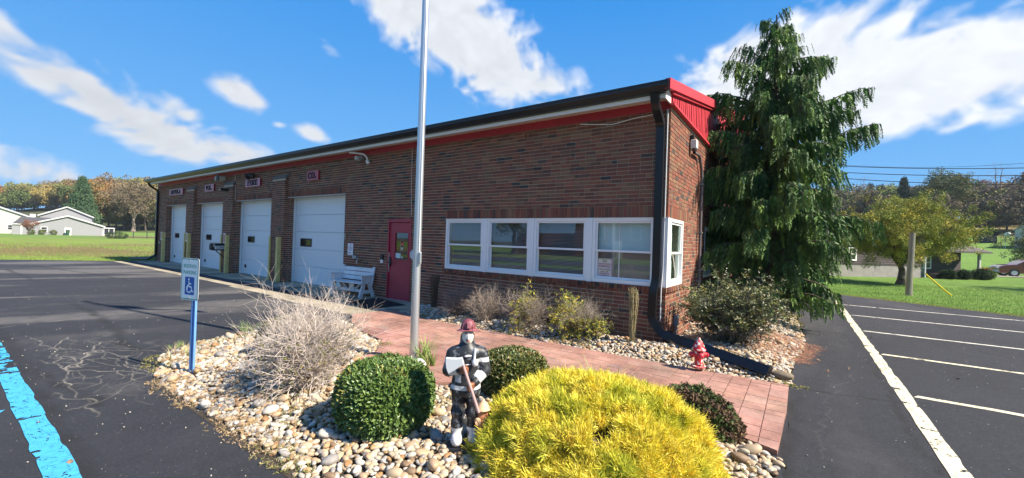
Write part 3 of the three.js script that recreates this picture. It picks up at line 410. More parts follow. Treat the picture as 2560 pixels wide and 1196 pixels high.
// roof, gable, gutter, soffit
{
  const roofM = mat([0.03, 0.03, 0.032], 0.6), slope = (6.12 - 4.09) / 9.66;
  for (const s of [0, 1]) { const g = new THREE.BoxGeometry(25.66, 0.1, Math.hypot(9.66, 2.03)); const a = Math.atan2(2.03, 9.66) * (s ? -1 : 1); g.rotateX(a); g.translate(-12.81, (4.09 + 6.12) / 2 - 0.01, s ? -9.2 - 4.83 : 0.46 - 4.83); part('roof_slope', uvBox(g), roofM, station); }
  // gutter, K profile
  const gs = new THREE.Shape([[0, 0], [0.07, 0], [0.10, 0.05], [0.125, 0.085], [0.125, 0.135], [0.115, 0.135], [0.115, 0.09], [0.06, 0.012], [0.01, 0.012], [0.01, 0.135], [0, 0.135]].map(p => new THREE.Vector2(...p))), gg = new THREE.ExtrudeGeometry(gs, { depth: 25.72, bevelEnabled: false }); gg.rotateY(-Math.PI / 2); gg.translate(0.08, 3.975, 0.405);
  const gut = part('gutter', uvBox(gg), blackMetal, station); part('end_cap', bx(0.076, 0.083, 3.975, 4.11, 0.405, 0.53), blackMetal, gut);
  part('drip_edge', bx(-25.64, 0.08, 4.112, 4.135, 0.38, 0.535), blackMetal, station);
  part('fascia_board', bx(-25.6, 0.02, 3.905, 3.972, 0.385, 0.402), white, station);
  const sof = new THREE.MeshStandardMaterial({ color: L3([0.66, 0.58, 0.48]), roughness: 0.7 });
  for (let x = -25.6, i = 0; x < 0; x += 0.305, i++) { const x1 = Math.min(x + 0.301, 0.015); const g = new THREE.BufferGeometry(), q = [[x, 3.905, 0.384], [x1, 3.905, 0.384], [x1, 3.985, 0.0], [x, 3.985, 0.0]], u = q.map(p => [p[0], p[1] + 0.012, p[2]]); const pos = []; const f = (a, b, c, d) => pos.push(...a, ...b, ...c, ...a, ...c, ...d); f(q[0], q[3], q[2], q[1]); f(u[0], u[1], u[2], u[3]); f(q[1], q[2], u[2], u[1]); f(q[0], u[0], u[3], q[3]); f(q[0], q[1], u[1], u[0]); g.setAttribute('position', new THREE.Float32BufferAttribute(pos, 3)); g.computeVertexNormals(); const o = part('soffit_panel', uvBox(g), sof, station); if (x > -9) { const hs = []; for (let a = 0; a < 2; a++) for (let b = 0; b < 5; b++) { const t = 0.12 + b * 0.19; hs.push(xf(new THREE.CylinderGeometry(0.006, 0.006, 0.003, 6), x + 0.08 + a * 0.15, mixn(3.904, 3.984, t), mixn(0.384, 0, t), -0.2, 0, 0)); } part('vent_hole', hs, blackPlastic, o); } }
  part('red_frieze', bx(-25.4, 0.0, 3.835, 3.99, 0.002, 0.03), redPaint, station);
  part('soffit_return', bx(-0.005, 0.018, 3.90, 4.09, 0.0, 0.4), white, station);
  // gable: ribbed red sheets from the brick up to the rake
  const top = z => 4.11 + (0.46 - (z < -9.2 ? -18.4 - z : z)) * slope;
  for (let z = 0.10; z > -18.3; z -= 0.92) { const z1 = Math.max(z - 0.92, -18.3), pts = [[z, 3.9], [z1, 3.9], [z1, top(z1) - 0.1]]; if (z > -9.2 && z1 < -9.2) pts.push([-9.2, top(-9.2) - 0.1]); pts.push([z, Math.max(3.93, top(z) - 0.1)]);
    const s = new THREE.Shape(pts.map(p => new THREE.Vector2(-p[0], p[1]))), g = new THREE.ExtrudeGeometry(s, { depth: 0.012, bevelEnabled: false }); g.rotateY(Math.PI / 2); g.translate(0.012, 0, 0); const panel = part('gable_panel', uvBox(g), redMetal, station);
    for (let k = 0; k < 6; k++) { const c = z - 0.075 - k * 0.153; if (c - 0.03 < z1) break; const h = Math.max(3.95, top(c) - 0.12), w = k % 3 === 0 ? 0.034 : 0.024, d = k % 3 === 0 ? 0.034 : 0.024; const rs = new THREE.Shape([[-w, 0], [-w * 0.5, d], [w * 0.5, d], [w, 0]].map(p => new THREE.Vector2(...p))), rg = new THREE.ExtrudeGeometry(rs, { depth: h - 3.91, bevelEnabled: false }); rg.rotateX(-Math.PI / 2); rg.rotateY(Math.PI / 2); rg.translate(0.024, 3.91, c); part('rib', rg, redMetal, panel); } }
  for (const s of [0, 1]) { const za = s ? -18.75 : 0.5, ya = 4.13; const sh = new THREE.Shape([[za, ya - 0.13], [za, ya + 0.03], [-9.2, 6.2], [-9.2, 6.0]].map(p => new THREE.Vector2(-p[0], p[1]))), g = new THREE.ExtrudeGeometry(sh, { depth: 0.075, bevelEnabled: false }); g.rotateY(Math.PI / 2); g.translate(0.03, 0, 0); part('rake_trim', uvBox(g), redMetal, station); const sh2 = new THREE.Shape([[s ? za : 0.14, s ? ya - 0.17 : ya - 0.10], [s ? za : 0.14, s ? ya - 0.12 : ya - 0.055], [-9.2, 6.003], [-9.2, 5.955]].map(p => new THREE.Vector2(-p[0], p[1]))), g2 = new THREE.ExtrudeGeometry(sh2, { depth: 0.05, bevelEnabled: false }); g2.rotateY(Math.PI / 2); g2.translate(0.02, 0, 0); part('rake_moulding', uvBox(g2), redMetal, station); }
  part('base_flashing', bx(0.004, 0.075, 3.872, 3.912, -18.3, 0.10), redMetal, station);
}
// downspouts: a rectangle carried along a path
function sweep(pts, w, d) { const P = pts.map(p => V(...p)), out = [], T_ = P.map((p, i) => { const a = P[Math.max(0, i - 1)], b = P[Math.min(P.length - 1, i + 1)]; return b.clone().sub(a).normalize(); }); let side = V(1, 0, 0); const rings = P.map((p, i) => { side = side.clone().addScaledVector(T_[i], -side.dot(T_[i])); if (i && side.lengthSq() < 1e-4) side = V(0, 1, 0); side.normalize(); const up = T_[i].clone().cross(side); return [[-1, -1], [1, -1], [1, 1], [-1, 1]].map(([a, b]) => p.clone().addScaledVector(side, a * w / 2).addScaledVector(up, b * d / 2)); }); const pos = []; const f = (a, b, c, e) => { for (const v of [a, b, c, a, c, e]) pos.push(v.x, v.y, v.z); }; for (let i = 0; i + 1 < rings.length; i++) for (let k = 0; k < 4; k++) f(rings[i][k], rings[i][(k + 1) % 4], rings[i + 1][(k + 1) % 4], rings[i + 1][k]); f(...rings[0].slice().reverse()); f(...rings[rings.length - 1]); const g = new THREE.BufferGeometry(); g.setAttribute('position', new THREE.Float32BufferAttribute(pos, 3)); g.computeVertexNormals(); return uvBox(g); }
function bend(pts, n = 5) { const out = [pts[0]]; for (let i = 1; i + 1 < pts.length; i++) { const a = V(...pts[i - 1]), b = V(...pts[i]), c = V(...pts[i + 1]), k = Math.min(0.09, a.distanceTo(b) * 0.45, c.distanceTo(b) * 0.45), p = b.clone().add(a.clone().sub(b).setLength(k)), q = b.clone().add(c.clone().sub(b).setLength(k)); for (let t = 0; t <= n; t++) { const u = t / n; out.push(p.clone().multiplyScalar((1 - u) ** 2).addScaledVector(b, 2 * u * (1 - u)).addScaledVector(q, u * u).toArray()); } } out.push(pts[pts.length - 1]); return out; }
{
  const ds = part('downspout', sweep(bend([[-0.135, 3.98, 0.46], [-0.135, 3.80, 0.40], [-0.135, 3.60, 0.075], [-0.135, 1.05, 0.075], [-0.165, 0.86, 0.12], [-0.175, 0.42, 0.12], [0.02, 0.225, 0.22], [1.50, 0.115, 0.95]]), 0.125, 0.085), blackMetal, station, 'thick black downspout at the right corner, bent out across the stones');
  const ribs = []; for (const [y, z] of [[3.74, .29], [3.70, .22], [3.66, .16]]) ribs.push(bx(-0.2, -0.07, y, y + 0.012, z, z + 0.1)); part('elbow_rib', ribs, blackMetal, ds);
  part('downspout', sweep(bend([[-25.32, 3.98, 0.46], [-25.32, 3.82, 0.40], [-25.36, 3.62, 0.06], [-25.36, 0.3, 0.06], [-25.7, 0.12, 0.25], [-27.2, 0.06, 0.6]]), 0.1, 0.08), blackMetal, station);
  part('conduit', tube([[-0.045, 3.85, 0.02], [-0.045, 2.2, 0.02], [-0.05, 1.2, 0.02], [-0.06, .95, .05], [-0.06, 0.4, 0.05]], 0.011, 20, 6), mat([0.6, 0.6, 0.6], 0.5), station);
}
// garage doors
BAYS.forEach(([a, b], i) => {
  const d = part('garage_door', bx(a + 0.02, b - 0.02, 0.0, 2.83, -0.34, -0.305), white, station), dm = mat([0.78, 0.795, 0.81], 0.5, { bumpMap: rpt(T.grain, 3), bumpScale: 0.001 });
  const n = 5, h = 2.80 / n; for (let k = 0; k < n; k++) part('panel', rbx(a + 0.055, b - 0.045, 0.022 + k * h, 0.022 + (k + 1) * h - 0.009, -0.304, -0.275, 0.006), dm, d);
  part('bottom_seal', bx(a + 0.055, b - 0.045, 0.002, 0.02, -0.3, -0.27), blackPlastic, d);
  const fm = white; part('door_frame', [bx(a + 0.005, a + 0.06, 0, 2.81, -0.268, -0.215), bx(b - 0.05, b - 0.005, 0, 2.81, -0.268, -0.215), bx(a + 0.06, b - 0.05, 2.765, 2.81, -0.268, -0.215)], fm, d);
  const win = (x, y, w, hh) => { const f = part('door_window', new RoundedBoxGeometry(w + 0.07, hh + 0.07, 0.02, 2, 0.03).translate(x, y, -0.27), blackPlastic, d); part('pane', new RoundedBoxGeometry(w, hh, 0.01, 2, 0.02).translate(x, y, -0.2585), mat([0.012, 0.013, 0.015], 0.06), f); };
  if (i < 3) win(a + 0.7 + 0.07 * i, 1.36, 0.5, 0.17); else { win(a + 0.75, 1.35, 0.62, 0.2); win(b - 0.13, 1.35, 0.17, 0.2); }
  if (i < 3) part('vent_box', bx(a + 0.36, a + 0.5, 0.26, 0.38, -0.275, -0.262), blackPlastic, d);
});
// yellow guard posts at the door jambs
const yellowWood = new THREE.MeshStandardMaterial({ color: L3([0.78, 0.60, 0.22]), roughness: 0.7, map: rpt(T.speck, 1) });
{
  const where = ['left of the first door, beside the corner', 'left of the second door', 'left of the third door, beside the mailbox', 'left of the fourth and nearest door'];
  BAYS.forEach(([a, b], i) => {
    const z = i ? 0.103 : 0.004;
    const p = solo('guard_post', rbx(a - 0.21 + (i ? 0 : .12), a - 0.09 + (i ? 0 : .12), 0.016, 1.5, z, z + 0.13, 0.01), yellowWood, `square yellow wooden guard post ${where[i]}`, 'post', 'yellow posts between the garage doors');
    if (i < 3) solo('guard_post', rbx(b + 0.002, b + 0.1, 0.016, 1.5, 0.103, 0.15, 0.008), yellowWood, `thin yellow wooden board at the right edge of the ${['first', 'second', 'third'][i]} door`, 'post', 'yellow boards at the right door jambs');
  });
}
// windows
const blindM = mat([0.20, 0.20, 0.20], 0.6), sashM = mat([0.80, 0.80, 0.80], 0.42), screenM = mat([0.25, 0.27, 0.28], 0.8);
function doubleHung(parent, a, b, y0, y1, opt = {}) {
  const F = 0.052, w = part('window', [bx(a, a + F, y0, y1, -0.075, 0.006), bx(b - F, b, y0, y1, -0.075, 0.006), bx(a + F, b - F, y1 - F, y1, -0.075, 0.006), bx(a + F, b - F, y0, y0 + F + 0.012, -0.085, 0.012)], whiteVinyl, parent, opt.label), mid = (y0 + y1) / 2 - 0.01, s = 0.036;
  const a1 = a + F, b1 = b - F;
  const sash = (name, p, q, z) => { const o = part(name, [bx(a1 + .001, a1 + s, p, q, z - 0.024, z), bx(b1 - s, b1 - .001, p, q, z - 0.024, z), bx(a1 + s, b1 - s, q - s, q, z - 0.024, z), bx(a1 + s, b1 - s, p, p + s, z - 0.024, z)], sashM, w); part('pane', bx(a1 + s - 0.004, b1 - s + 0.004, p + s - 0.004, q - s + 0.004, z - 0.0135, z - 0.0095), glass, w); return o; };
  sash('upper_sash', mid - 0.018, y1 - F - 0.001, -0.016); sash('lower_sash', y0 + F + 0.013, mid + 0.018, -0.044);
  if (opt.blind) { const l = []; for (let y = y1 - F - 0.03; y > (opt.blind === 2 ? mid + 0.02 : y0 + F + 0.03); y -= 0.0265) l.push(xf(new THREE.BoxGeometry(b1 - a1 - 0.04, 0.0012, 0.024), (a + b) / 2, y, -0.12, 0.75, 0, 0)); l.push(bx(a1 + 0.02, b1 - 0.02, y1 - F - 0.03, y1 - F, -0.14, -0.1)); const o = part('blind', l, blindM, w); }
  if (opt.film) { part('shade', bx(a1 + 0.01, b1 - 0.01, mid, y1 - F, -0.125, -0.12), mat([0.40, 0.60, 0.62], 0.7), w); part('shade', bx(a1 + 0.01, b1 - 0.01, y0 + F, mid - 0.004, -0.135, -0.13), mat([0.15, 0.155, 0.15], 0.8), w); part('centre_bar', bx((a + b) / 2 - 0.10, (a + b) / 2 - 0.085, y0 + F, y1 - F, -0.118, -0.105), white, w); }
  if (opt.curtain) { const l = []; for (let i = 0; i < 12; i++) { const x = a1 + 0.02 + i * (b1 - a1 - 0.04) / 12; l.push(cyl(0.028, 0.022, y1 - y0 - 0.12, x + 0.02, y0 + 0.06, -0.17 - 0.02 * (i % 2), 8)); } part('curtain', l, mat([0.42, 0.66, 0.52], 0.9), w); }
  return w;
}
{
  const W4 = [[-4.94, -3.83], [-3.72, -2.64], [-2.54, -1.40], [-1.30, -0.185]];
  W4.forEach(([a, b], i) => doubleHung(station, a, b, 0.937, 2.073, { blind: i < 3 ? 1 : 0, film: i === 3, label: ['double-hung white window nearest the red door', 'second double-hung window with slatted blind', 'third double-hung window with slatted blind', 'double-hung window with pale shade and warning notice'][i] }));
  for (let i = 0; i < 3; i++) part('mullion', rbx(W4[i][1] + 0.002, W4[i + 1][0] - 0.002, 0.925, 2.076, -0.08, 0.018, 0.006), whiteVinyl, station);
  part('corner_post', [bx(-0.183, 0.012, 0.937, 2.075, -0.075, 0.014), bx(-0.1, 0.012, 0.937, 2.075, -0.19, -0.078)], whiteVinyl, station);
  part('window_head', bx(-4.97, 0.02, 2.0735, 2.0785, -0.05, 0.022), whiteVinyl, station);
  const w = doubleHung(station, 0.19, 1.07, 0.937, 2.073, { curtain: true, label: 'narrow side window at the corner with pale green curtain' }); w.rotation.y = Math.PI / 2;
  const w2 = doubleHung(station, 3.15, 4.15, 0.937, 2.073, { blind: 2 }); w2.rotation.y = Math.PI / 2;
  const w3 = doubleHung(station, 6.4, 7.4, 0.937, 2.073, {}); w3.rotation.y = Math.PI / 2;
}
// entrance door
{
  const fr = part('door_frame', [bx(-7.008, -6.965, 0.0, 2.078, -0.14, 0.008), bx(-6.155, -6.112, 0.0, 2.078, -0.14, 0.008), bx(-6.965, -6.155, 2.0, 2.078, -0.14, 0.008)], redPaint, station);
  const d = part('entrance_door', [bx(-6.961, -6.752, 0.03, 1.985, -0.07, -0.03), bx(-6.262, -6.159, 0.03, 1.985, -0.07, -0.03), bx(-6.752, -6.262, 0.03, 1.05, -0.07, -0.03), bx(-6.752, -6.262, 1.73, 1.985, -0.07, -0.03)], redPaint, station, 'dark red entrance door with small glazed upper panel');
  part('glazing_bead', [bx(-6.77, -6.752, 1.035, 1.745, -0.03, -0.022), bx(-6.262, -6.244, 1.035, 1.745, -0.03, -0.022), bx(-6.752, -6.262, 1.73, 1.745, -0.03, -0.022), bx(-6.752, -6.262, 1.035, 1.05, -0.03, -0.022)], redPaint, d);
  part('pane', bx(-6.752, -6.262, 1.05, 1.73, -0.055, -0.051), glass, d);
  part('threshold', bx(-7.0, -6.12, 0.02, 0.034, -0.14, 0.02), steel, station);
  const lock = part('lever_lock', [rbx(-6.935, -6.885, 0.86, 1.10, -0.029, 0.005, 0.008), rbx(-6.93, -6.79, 0.95, 0.985, 0.012, 0.03, 0.008), xf(new THREE.CylinderGeometry(0.02, 0.02, 0.03, 12), -6.91, 0.967, 0.012, Math.PI / 2, 0, 0)], blackPlastic, d); part('pull_plate', bx(-6.955, -6.938, 0.72, 1.22, -0.03, 0.0), steel, d);
  const badge = canvasTex(128, 256, (x, w, h) => { x.fillStyle = '#c9a37c'; x.fillRect(0, 0, w, h); x.beginPath(); x.moveTo(10, 40); x.lineTo(30, 8); x.lineTo(98, 8); x.lineTo(118, 40); x.lineTo(92, 246); x.lineTo(36, 246); x.closePath(); x.fillStyle = '#17120f'; x.fill(); x.strokeStyle = '#d8b48c'; x.lineWidth = 7; x.stroke(); x.fillStyle = '#b3341f'; x.beginPath(); x.arc(64, 74, 36, Math.PI, 0); x.lineTo(96, 120); x.lineTo(34, 120); x.fill(); x.fillStyle = '#e58a4a'; x.beginPath(); x.arc(64, 100, 20, 0, 7); x.fill(); x.fillStyle = '#e9e2d2'; x.fillRect(38, 150, 14, 60); x.fillRect(58, 165, 14, 45); x.fillRect(78, 150, 12, 60); });
  const bs = new THREE.Shape([[-0.075, 0.1], [-0.05, 0.15], [0.05, 0.15], [0.075, 0.1], [0.045, -0.15], [-0.045, -0.15]].map(p => new THREE.Vector2(...p))), bg = new THREE.ExtrudeGeometry(bs, { depth: 0.002, bevelEnabled: false }); { const p = bg.attributes.position, u = bg.attributes.uv; for (let i = 0; i < p.count; i++) u.setXY(i, (p.getX(i) + 0.085) / 0.17, (p.getY(i) + 0.16) / 0.32); } bg.translate(-6.5, 1.40, -0.05);
  part('badge_decal', bg, new THREE.MeshStandardMaterial({ map: badge, roughness: 0.5 }), d, 'dark keystone-shaped badge with orange centre');
  part('notice_sheet', bx(-6.74, -6.655, 1.085, 1.215, -0.05, -0.048), mat([0.55, 0.7, 0.78], 0.7), d); part('notice_sheet', bx(-6.648, -6.55, 1.085, 1.21, -0.05, -0.048), mat([0.6, 0.7, 0.66], 0.7), d); part('round_sticker', xf(new THREE.CylinderGeometry(0.026, 0.026, 0.002, 16), -6.49, 1.11, -0.049, Math.PI / 2, 0, 0), white, d);
}
// ---------------------------------------------------------------- lettered boards over the bays
{
  const letter = mat([0.012, 0.010, 0.022], 0.7);
  const boards = [['DEVOLA', -23.6, -21.8, [0.70, 0.40, 0.48], 'faded pink board lettered DEVOLA above the farthest door'], ['VOL.', -19.17, -18.24, [0.70, 0.40, 0.48], 'faded pink board lettered VOL. above the second door'], ['FIRE', -15.28, -14.13, [0.70, 0.36, 0.44], 'faded pink board lettered FIRE above the third door'], ['CO.', -10.97, -10.33, [0.62, 0.20, 0.24], 'reddish board lettered CO. above the nearest door']];
  for (const [t, a, b, c, label] of boards) {
    const s = thing('name_board', label, 'sign', [(a + b) / 2, 3.445, 0.004], 0, 'lettered boards along the front');
    part('board', rbx(-(b - a) / 2, (b - a) / 2, -0.145, 0.145, 0, 0.06, 0.006), mat(c, 0.75, { map: rpt(T.speck, 1.2) }), s);
    part('edge', bx((b - a) / 2 + 0.001, (b - a) / 2 + 0.012, -0.14, 0.14, 0.0, 0.055), mat([0.3, 0.02, 0.03], 0.7), s);
    const g = new TextGeometry(t, { font, size: 0.185, depth: 0.012, curveSegments: 4, bevelEnabled: true, bevelSize: 0.007, bevelThickness: 0.002, bevelSegments: 1 }); g.computeBoundingBox(); const q = g.boundingBox, k = Math.min(1.35, (b - a) * 0.74 / (q.max.x - q.min.x)); g.translate(-(q.min.x + q.max.x) / 2, -(q.min.y + q.max.y) / 2, 0); g.scale(k, 1, 1); g.translate(0, 0, 0.062); part('lettering', g, letter, s);
  }
}
// ---------------------------------------------------------------- fittings on the front wall
{
  let t = thing('floodlight', 'white wall floodlight under the eave by the VOL. board', 'light', [-17.4, 3.74, 0.002]); part('housing', rbx(-0.2, 0.2, -0.09, 0.1, 0, 0.26, 0.03), mat([0.55, 0.53, 0.5], 0.5), t); part('visor', rbx(0.02, 0.24, -0.1, 0.12, 0.262, 0.3, 0.01), blackPlastic, t);
  t = thing('twin_floodlight', 'black twin floodlight just above the FIRE board', 'light', [-14.75, 3.7, 0.002]); part('mount', cyl(0.06, 0.06, 0.05, 0, -0.02, 0.05, 12), blackPlastic, t); for (const s of [-1, 1]) part('lamp_head', xf(new THREE.CylinderGeometry(0.06, 0.1, 0.18, 14), s * 0.17, -0.02, 0.16, 1.1, 0, s * 0.6), blackPlastic, t);
  t = thing('security_camera', 'small black security camera on the second pilaster', 'camera', [-16.7, 3.26, 0.104]); part('bracket', bx(-0.04, 0.04, -0.05, 0.08, 0, 0.03), blackPlastic, t); part('camera_body', xf(new THREE.CylinderGeometry(0.055, 0.055, 0.24, 14), 0.02, 0, 0.14, Math.PI / 2, 0.5, 0), blackPlastic, t); part('lens_ring', xf(new THREE.CylinderGeometry(0.045, 0.045, 0.02, 14), -0.06, 0, 0.25, Math.PI / 2, 0.5, 0), mat([0.5, 0.2, 0.12], 0.3), t);
  t = thing('gooseneck_light', 'white gooseneck pipe with siren lamp high on the brick wall', 'light', [-7.95, 3.76, 0.0]); part('pipe', tube([[0.05, -0.12, 0.05], [0.06, -0.02, 0.09], [0.02, 0.06, 0.16], [-0.2, 0.1, 0.26], [-0.42, 0.12, 0.30]], 0.024, 24, 8), white, t); part('foot', xf(new THREE.CylinderGeometry(0.05, 0.05, 0.09, 14), 0.05, -0.13, 0.05, 0.3, 0, 0.3), white, t); part('lamp_body', rbx(-0.26, -0.10, -0.06, 0.06, 0.003, 0.13, 0.02), mat([0.18, 0.17, 0.16], 0.6), t); part('lamp_cap', xf(new THREE.CylinderGeometry(0.05, 0.065, 0.13, 16), -0.33, 0.0, 0.12, 0, 0, 1.3), mat([0.55, 0.55, 0.53], 0.4), t);
  solo('cable', tube([[-14.6, 3.8, 0.03], [-13.6, 3.70, 0.02], [-12.2, 3.70, 0.12], [-11.4, 3.69, 0.02], [-10.2, 3.76, 0.02], [-9.3, 3.70, 0.02], [-8.25, 3.74, 0.05]], 0.012, 60, 6), mat([0.3, 0.26, 0.24], 0.7), 'grey cable sagging along the brick below the eave', 'cable');
  solo('conduit', tube([[-6.17, 3.86, 0.012], [-6.16, 3.0, 0.012], [-6.12, 2.15, 0.012]], 0.009, 12, 6), mat([0.62, 0.5, 0.42], 0.6), 'thin pale conduit running down to the red door', 'conduit');
  solo('conduit', tube([[-16.3, 3.86, 0.012], [-16.25, 3.0, 0.012], [-16.24, 2.85, 0.02]], 0.014, 12, 6), mat([0.5, 0.45, 0.4], 0.6), 'thin conduit between the second and third doors', 'conduit');
  solo('cable', tube([[-1.6, 3.80, 0.04], [-1.0, 3.72, 0.02], [-0.6, 3.77, 0.02], [-0.3, 3.78, 0.03], [-0.2, 3.80, 0.05]], 0.008, 30, 6), white, 'white cable looping beside the corner downspout', 'cable'); 
  t = thing('wall_hook', 'small black hooks on the brick beneath the red frieze', 'hook', [-2.75, 3.72, 0.002]); for (const x of [-0.05, 0.05]) { part('hook', tube([[x, 0.05, 0], [x, 0.03, 0.03], [x, -0.04, 0.02]], 0.007, 8, 5), blackPlastic, t); }
  // notice by the nearest door
  const nt = canvasTex(128, 168, (x, w, h) => { x.fillStyle = '#e9e3e6'; x.fillRect(0, 0, w, h); x.fillStyle = '#3a2a4a'; x.textAlign = 'center'; x.font = 'bold 26px sans-serif'; x.fillText('NO', 64, 34); x.font = 'bold 22px sans-serif'; x.fillText('PARKING', 64, 62); x.fillText('ANYTIME', 64, 88); x.fillText('HERE', 64, 112); x.fillRect(34, 136, 64, 7); x.beginPath(); x.moveTo(18, 139); x.lineTo(42, 124); x.lineTo(42, 155); x.fill(); });
  t = thing('parking_notice', 'small white no-parking notice with arrow beside the nearest door', 'sign', [-8.62, 1.24, 0.003]); part('plate', rbx(-0.125, 0.125, -0.165, 0.165, 0, 0.004, 0.002), white, t); const pn = new THREE.PlaneGeometry(0.245, 0.325); pn.translate(0, 0, 0.0055); part('print', pn, new THREE.MeshStandardMaterial({ map: nt, roughness: 0.5 }), t);
  t = thing('outlet_box', 'grey weatherproof outlet box under the parking notice', 'electrical box', [-8.37, 1.03, 0.002]); part('box', rbx(-0.07, 0.07, -0.05, 0.05, 0, 0.07, 0.01), mat([0.35, 0.35, 0.35], 0.45, { metalness: 0.5 }), t); part('fitting', xf(new THREE.CylinderGeometry(0.035, 0.035, 0.07, 12), 0.1, 0.0, 0.05, 0, 0, Math.PI / 2), mat([0.4, 0.4, 0.4], 0.4, { metalness: 0.6 }), t);
  t = thing('hose_tap', 'pale metal hose tap on the brick left of the door', 'tap', [-8.14, 0.94, 0.002]); part('body', xf(new THREE.CylinderGeometry(0.022, 0.022, 0.1, 12), 0, 0, 0.05, Math.PI / 2, 0, 0), steel, t); part('spout', tube([[0, 0, 0.08], [0, -0.03, 0.12], [0, -0.07, 0.12]], 0.018, 8, 8), steel, t); part('handwheel', xf(new THREE.TorusGeometry(0.04, 0.01, 6, 16), 0, 0.05, 0.08, Math.PI / 2, 0, 0), steel, t);
  t = thing('key_pad', 'black door intercom with white lower plate', 'intercom', [-7.19, 1.03, 0.002]); part('case', rbx(-0.05, 0.05, -0.01, 0.12, 0, 0.05, 0.01), blackPlastic, t); part('plate', rbx(-0.05, 0.04, -0.1, -0.012, 0, 0.04, 0.008), white, t);
  solo('round_plaque', xf(new THREE.CylinderGeometry(0.12, 0.12, 0.02, 28), -6.0, 1.2, 0.014, Math.PI / 2, 0, 0), mat([0.55, 0.55, 0.58], 0.4), 'round pale plaque on the brick, half hidden by the flagpole', 'plaque');
  solo('wall_plate', rbx(-8.9, -8.84, 1.50, 1.66, 0.003, 0.03, 0.006), mat([0.35, 0.27, 0.2], 0.6), 'small tan plate at the edge of the nearest door opening', 'plate');
  t = thing('wall_notice', 'narrow white notice on the brick left of the farthest door', 'sign', [-24.75, 1.3, 0.004]); part('plate', bx(-0.13, 0.13, -0.2, 0.2, 0, 0.006), white, t); part('print', bx(-0.07, 0.07, -0.13, 0.14, 0.0065, 0.0085), mat([0.45, 0.2, 0.15], 0.7), t);
  t = thing('wall_notice', 'narrow white notice on the first pilaster', 'sign', [-20.95, 1.32, 0.105]); part('plate', bx(-0.09, 0.09, -0.2, 0.2, 0, 0.006), white, t); part('print', bx(-0.05, 0.05, -0.13, 0.14, 0.0065, 0.0085), mat([0.4, 0.35, 0.3], 0.7), t);
  t = thing('wall_notice', 'narrow pink and white notice on the second pilaster', 'sign', [-16.86, 1.36, 0.105]); part('plate', bx(-0.11, 0.11, -0.2, 0.2, 0, 0.006), mat([0.7, 0.55, 0.58], 0.6), t); part('print', bx(-0.07, 0.07, -0.13, 0.14, 0.0065, 0.0085), mat([0.5, 0.2, 0.22], 0.7), t);
  solo('outlet_box', rbx(-24.95, -24.8, 0.92, 1.02, 0.003, 0.07, 0.01), mat([0.4, 0.4, 0.4], 0.4), 'grey outlet box under the notice at the far corner', 'electrical box');
  // mailbox on a bracket
  t = thing('mailbox', 'black arched mailbox numbered 1286 on a bracket by the third door', 'mailbox', [-16.62, 0.92, 0.104]);
  part('back_board', rbx(-0.11, 0.11, -0.5, 0.16, 0, 0.03, 0.005), blackPlastic, t);
  const ms = new THREE.Shape(); ms.moveTo(-0.11, 0); ms.lineTo(0.11, 0); ms.lineTo(0.11, 0.13); ms.absarc(0, 0.13, 0.11, 0, Math.PI, false); ms.closePath(); const mg = new THREE.ExtrudeGeometry(ms, { depth: 0.5, bevelEnabled: true, bevelSize: 0.006, bevelThickness: 0.006, bevelSegments: 1, curveSegments: 10 }); mg.translate(0, 0, 0.04); part('box', mg, mat([0.012, 0.012, 0.014], 0.6), t);
  part('shelf', bx(-0.1, 0.1, -0.03, -0.004, 0.03, 0.5), blackPlastic, t); part('brace', bar([0, -0.36, 0.03], [0, -0.04, 0.36], 0.03), blackPlastic, t); part('flag', bx(0.119, 0.124, 0.1, 0.26, 0.44, 0.5), mat([0.4, 0.3, 0.28], 0.6), t);
  const plate = part('number_plate', bx(0.1165, 0.119, 0.02, 0.15, 0.1, 0.44), mat([0.7, 0.68, 0.66], 0.6), t); const ng = new TextGeometry('1286', { font, size: 0.088, depth: 0.003, curveSegments: 3 }); ng.rotateY(Math.PI / 2); ng.translate(0.1195, 0.04, 0.4); part('number', ng, mat([0.02, 0.02, 0.03], 0.7), plate);
  // warning notice inside the last window
  const wt = canvasTex(160, 220, (x, w, h) => { x.fillStyle = '#d5c8cc'; x.fillRect(0, 0, w, h); x.strokeStyle = '#7a2430'; x.lineWidth = 4; x.strokeRect(6, 6, w - 12, h - 12); x.fillStyle = '#7c1526'; x.textAlign = 'center'; const L = [['NO', 34, 40], ['UNAUTHORIZED', 17, 62], ['PARKING', 28, 90], ['VIOLATORS', 22, 122], ['WILL BE', 22, 144], ['TOWED AT', 22, 166], ['OWNER\'S', 22, 188], ['EXPENSE', 22, 210]]; for (const [s, z, y] of L) { x.font = `bold ${z}px sans-serif`; x.fillText(s, 80, y); } });
  t = thing('window_notice', 'grey NO UNAUTHORIZED PARKING notice standing inside the last window', 'sign', [-1.085, 1.165, -0.078]); part('card', bx(-0.142, 0.142, -0.19, 0.19, -0.004, 0), mat([0.45, 0.4, 0.42], 0.7), t); const pw = new THREE.PlaneGeometry(0.28, 0.375); pw.translate(0, 0, 0.002); part('print', pw, new THREE.MeshStandardMaterial({ map: wt, roughness: 0.6 }), t);
}
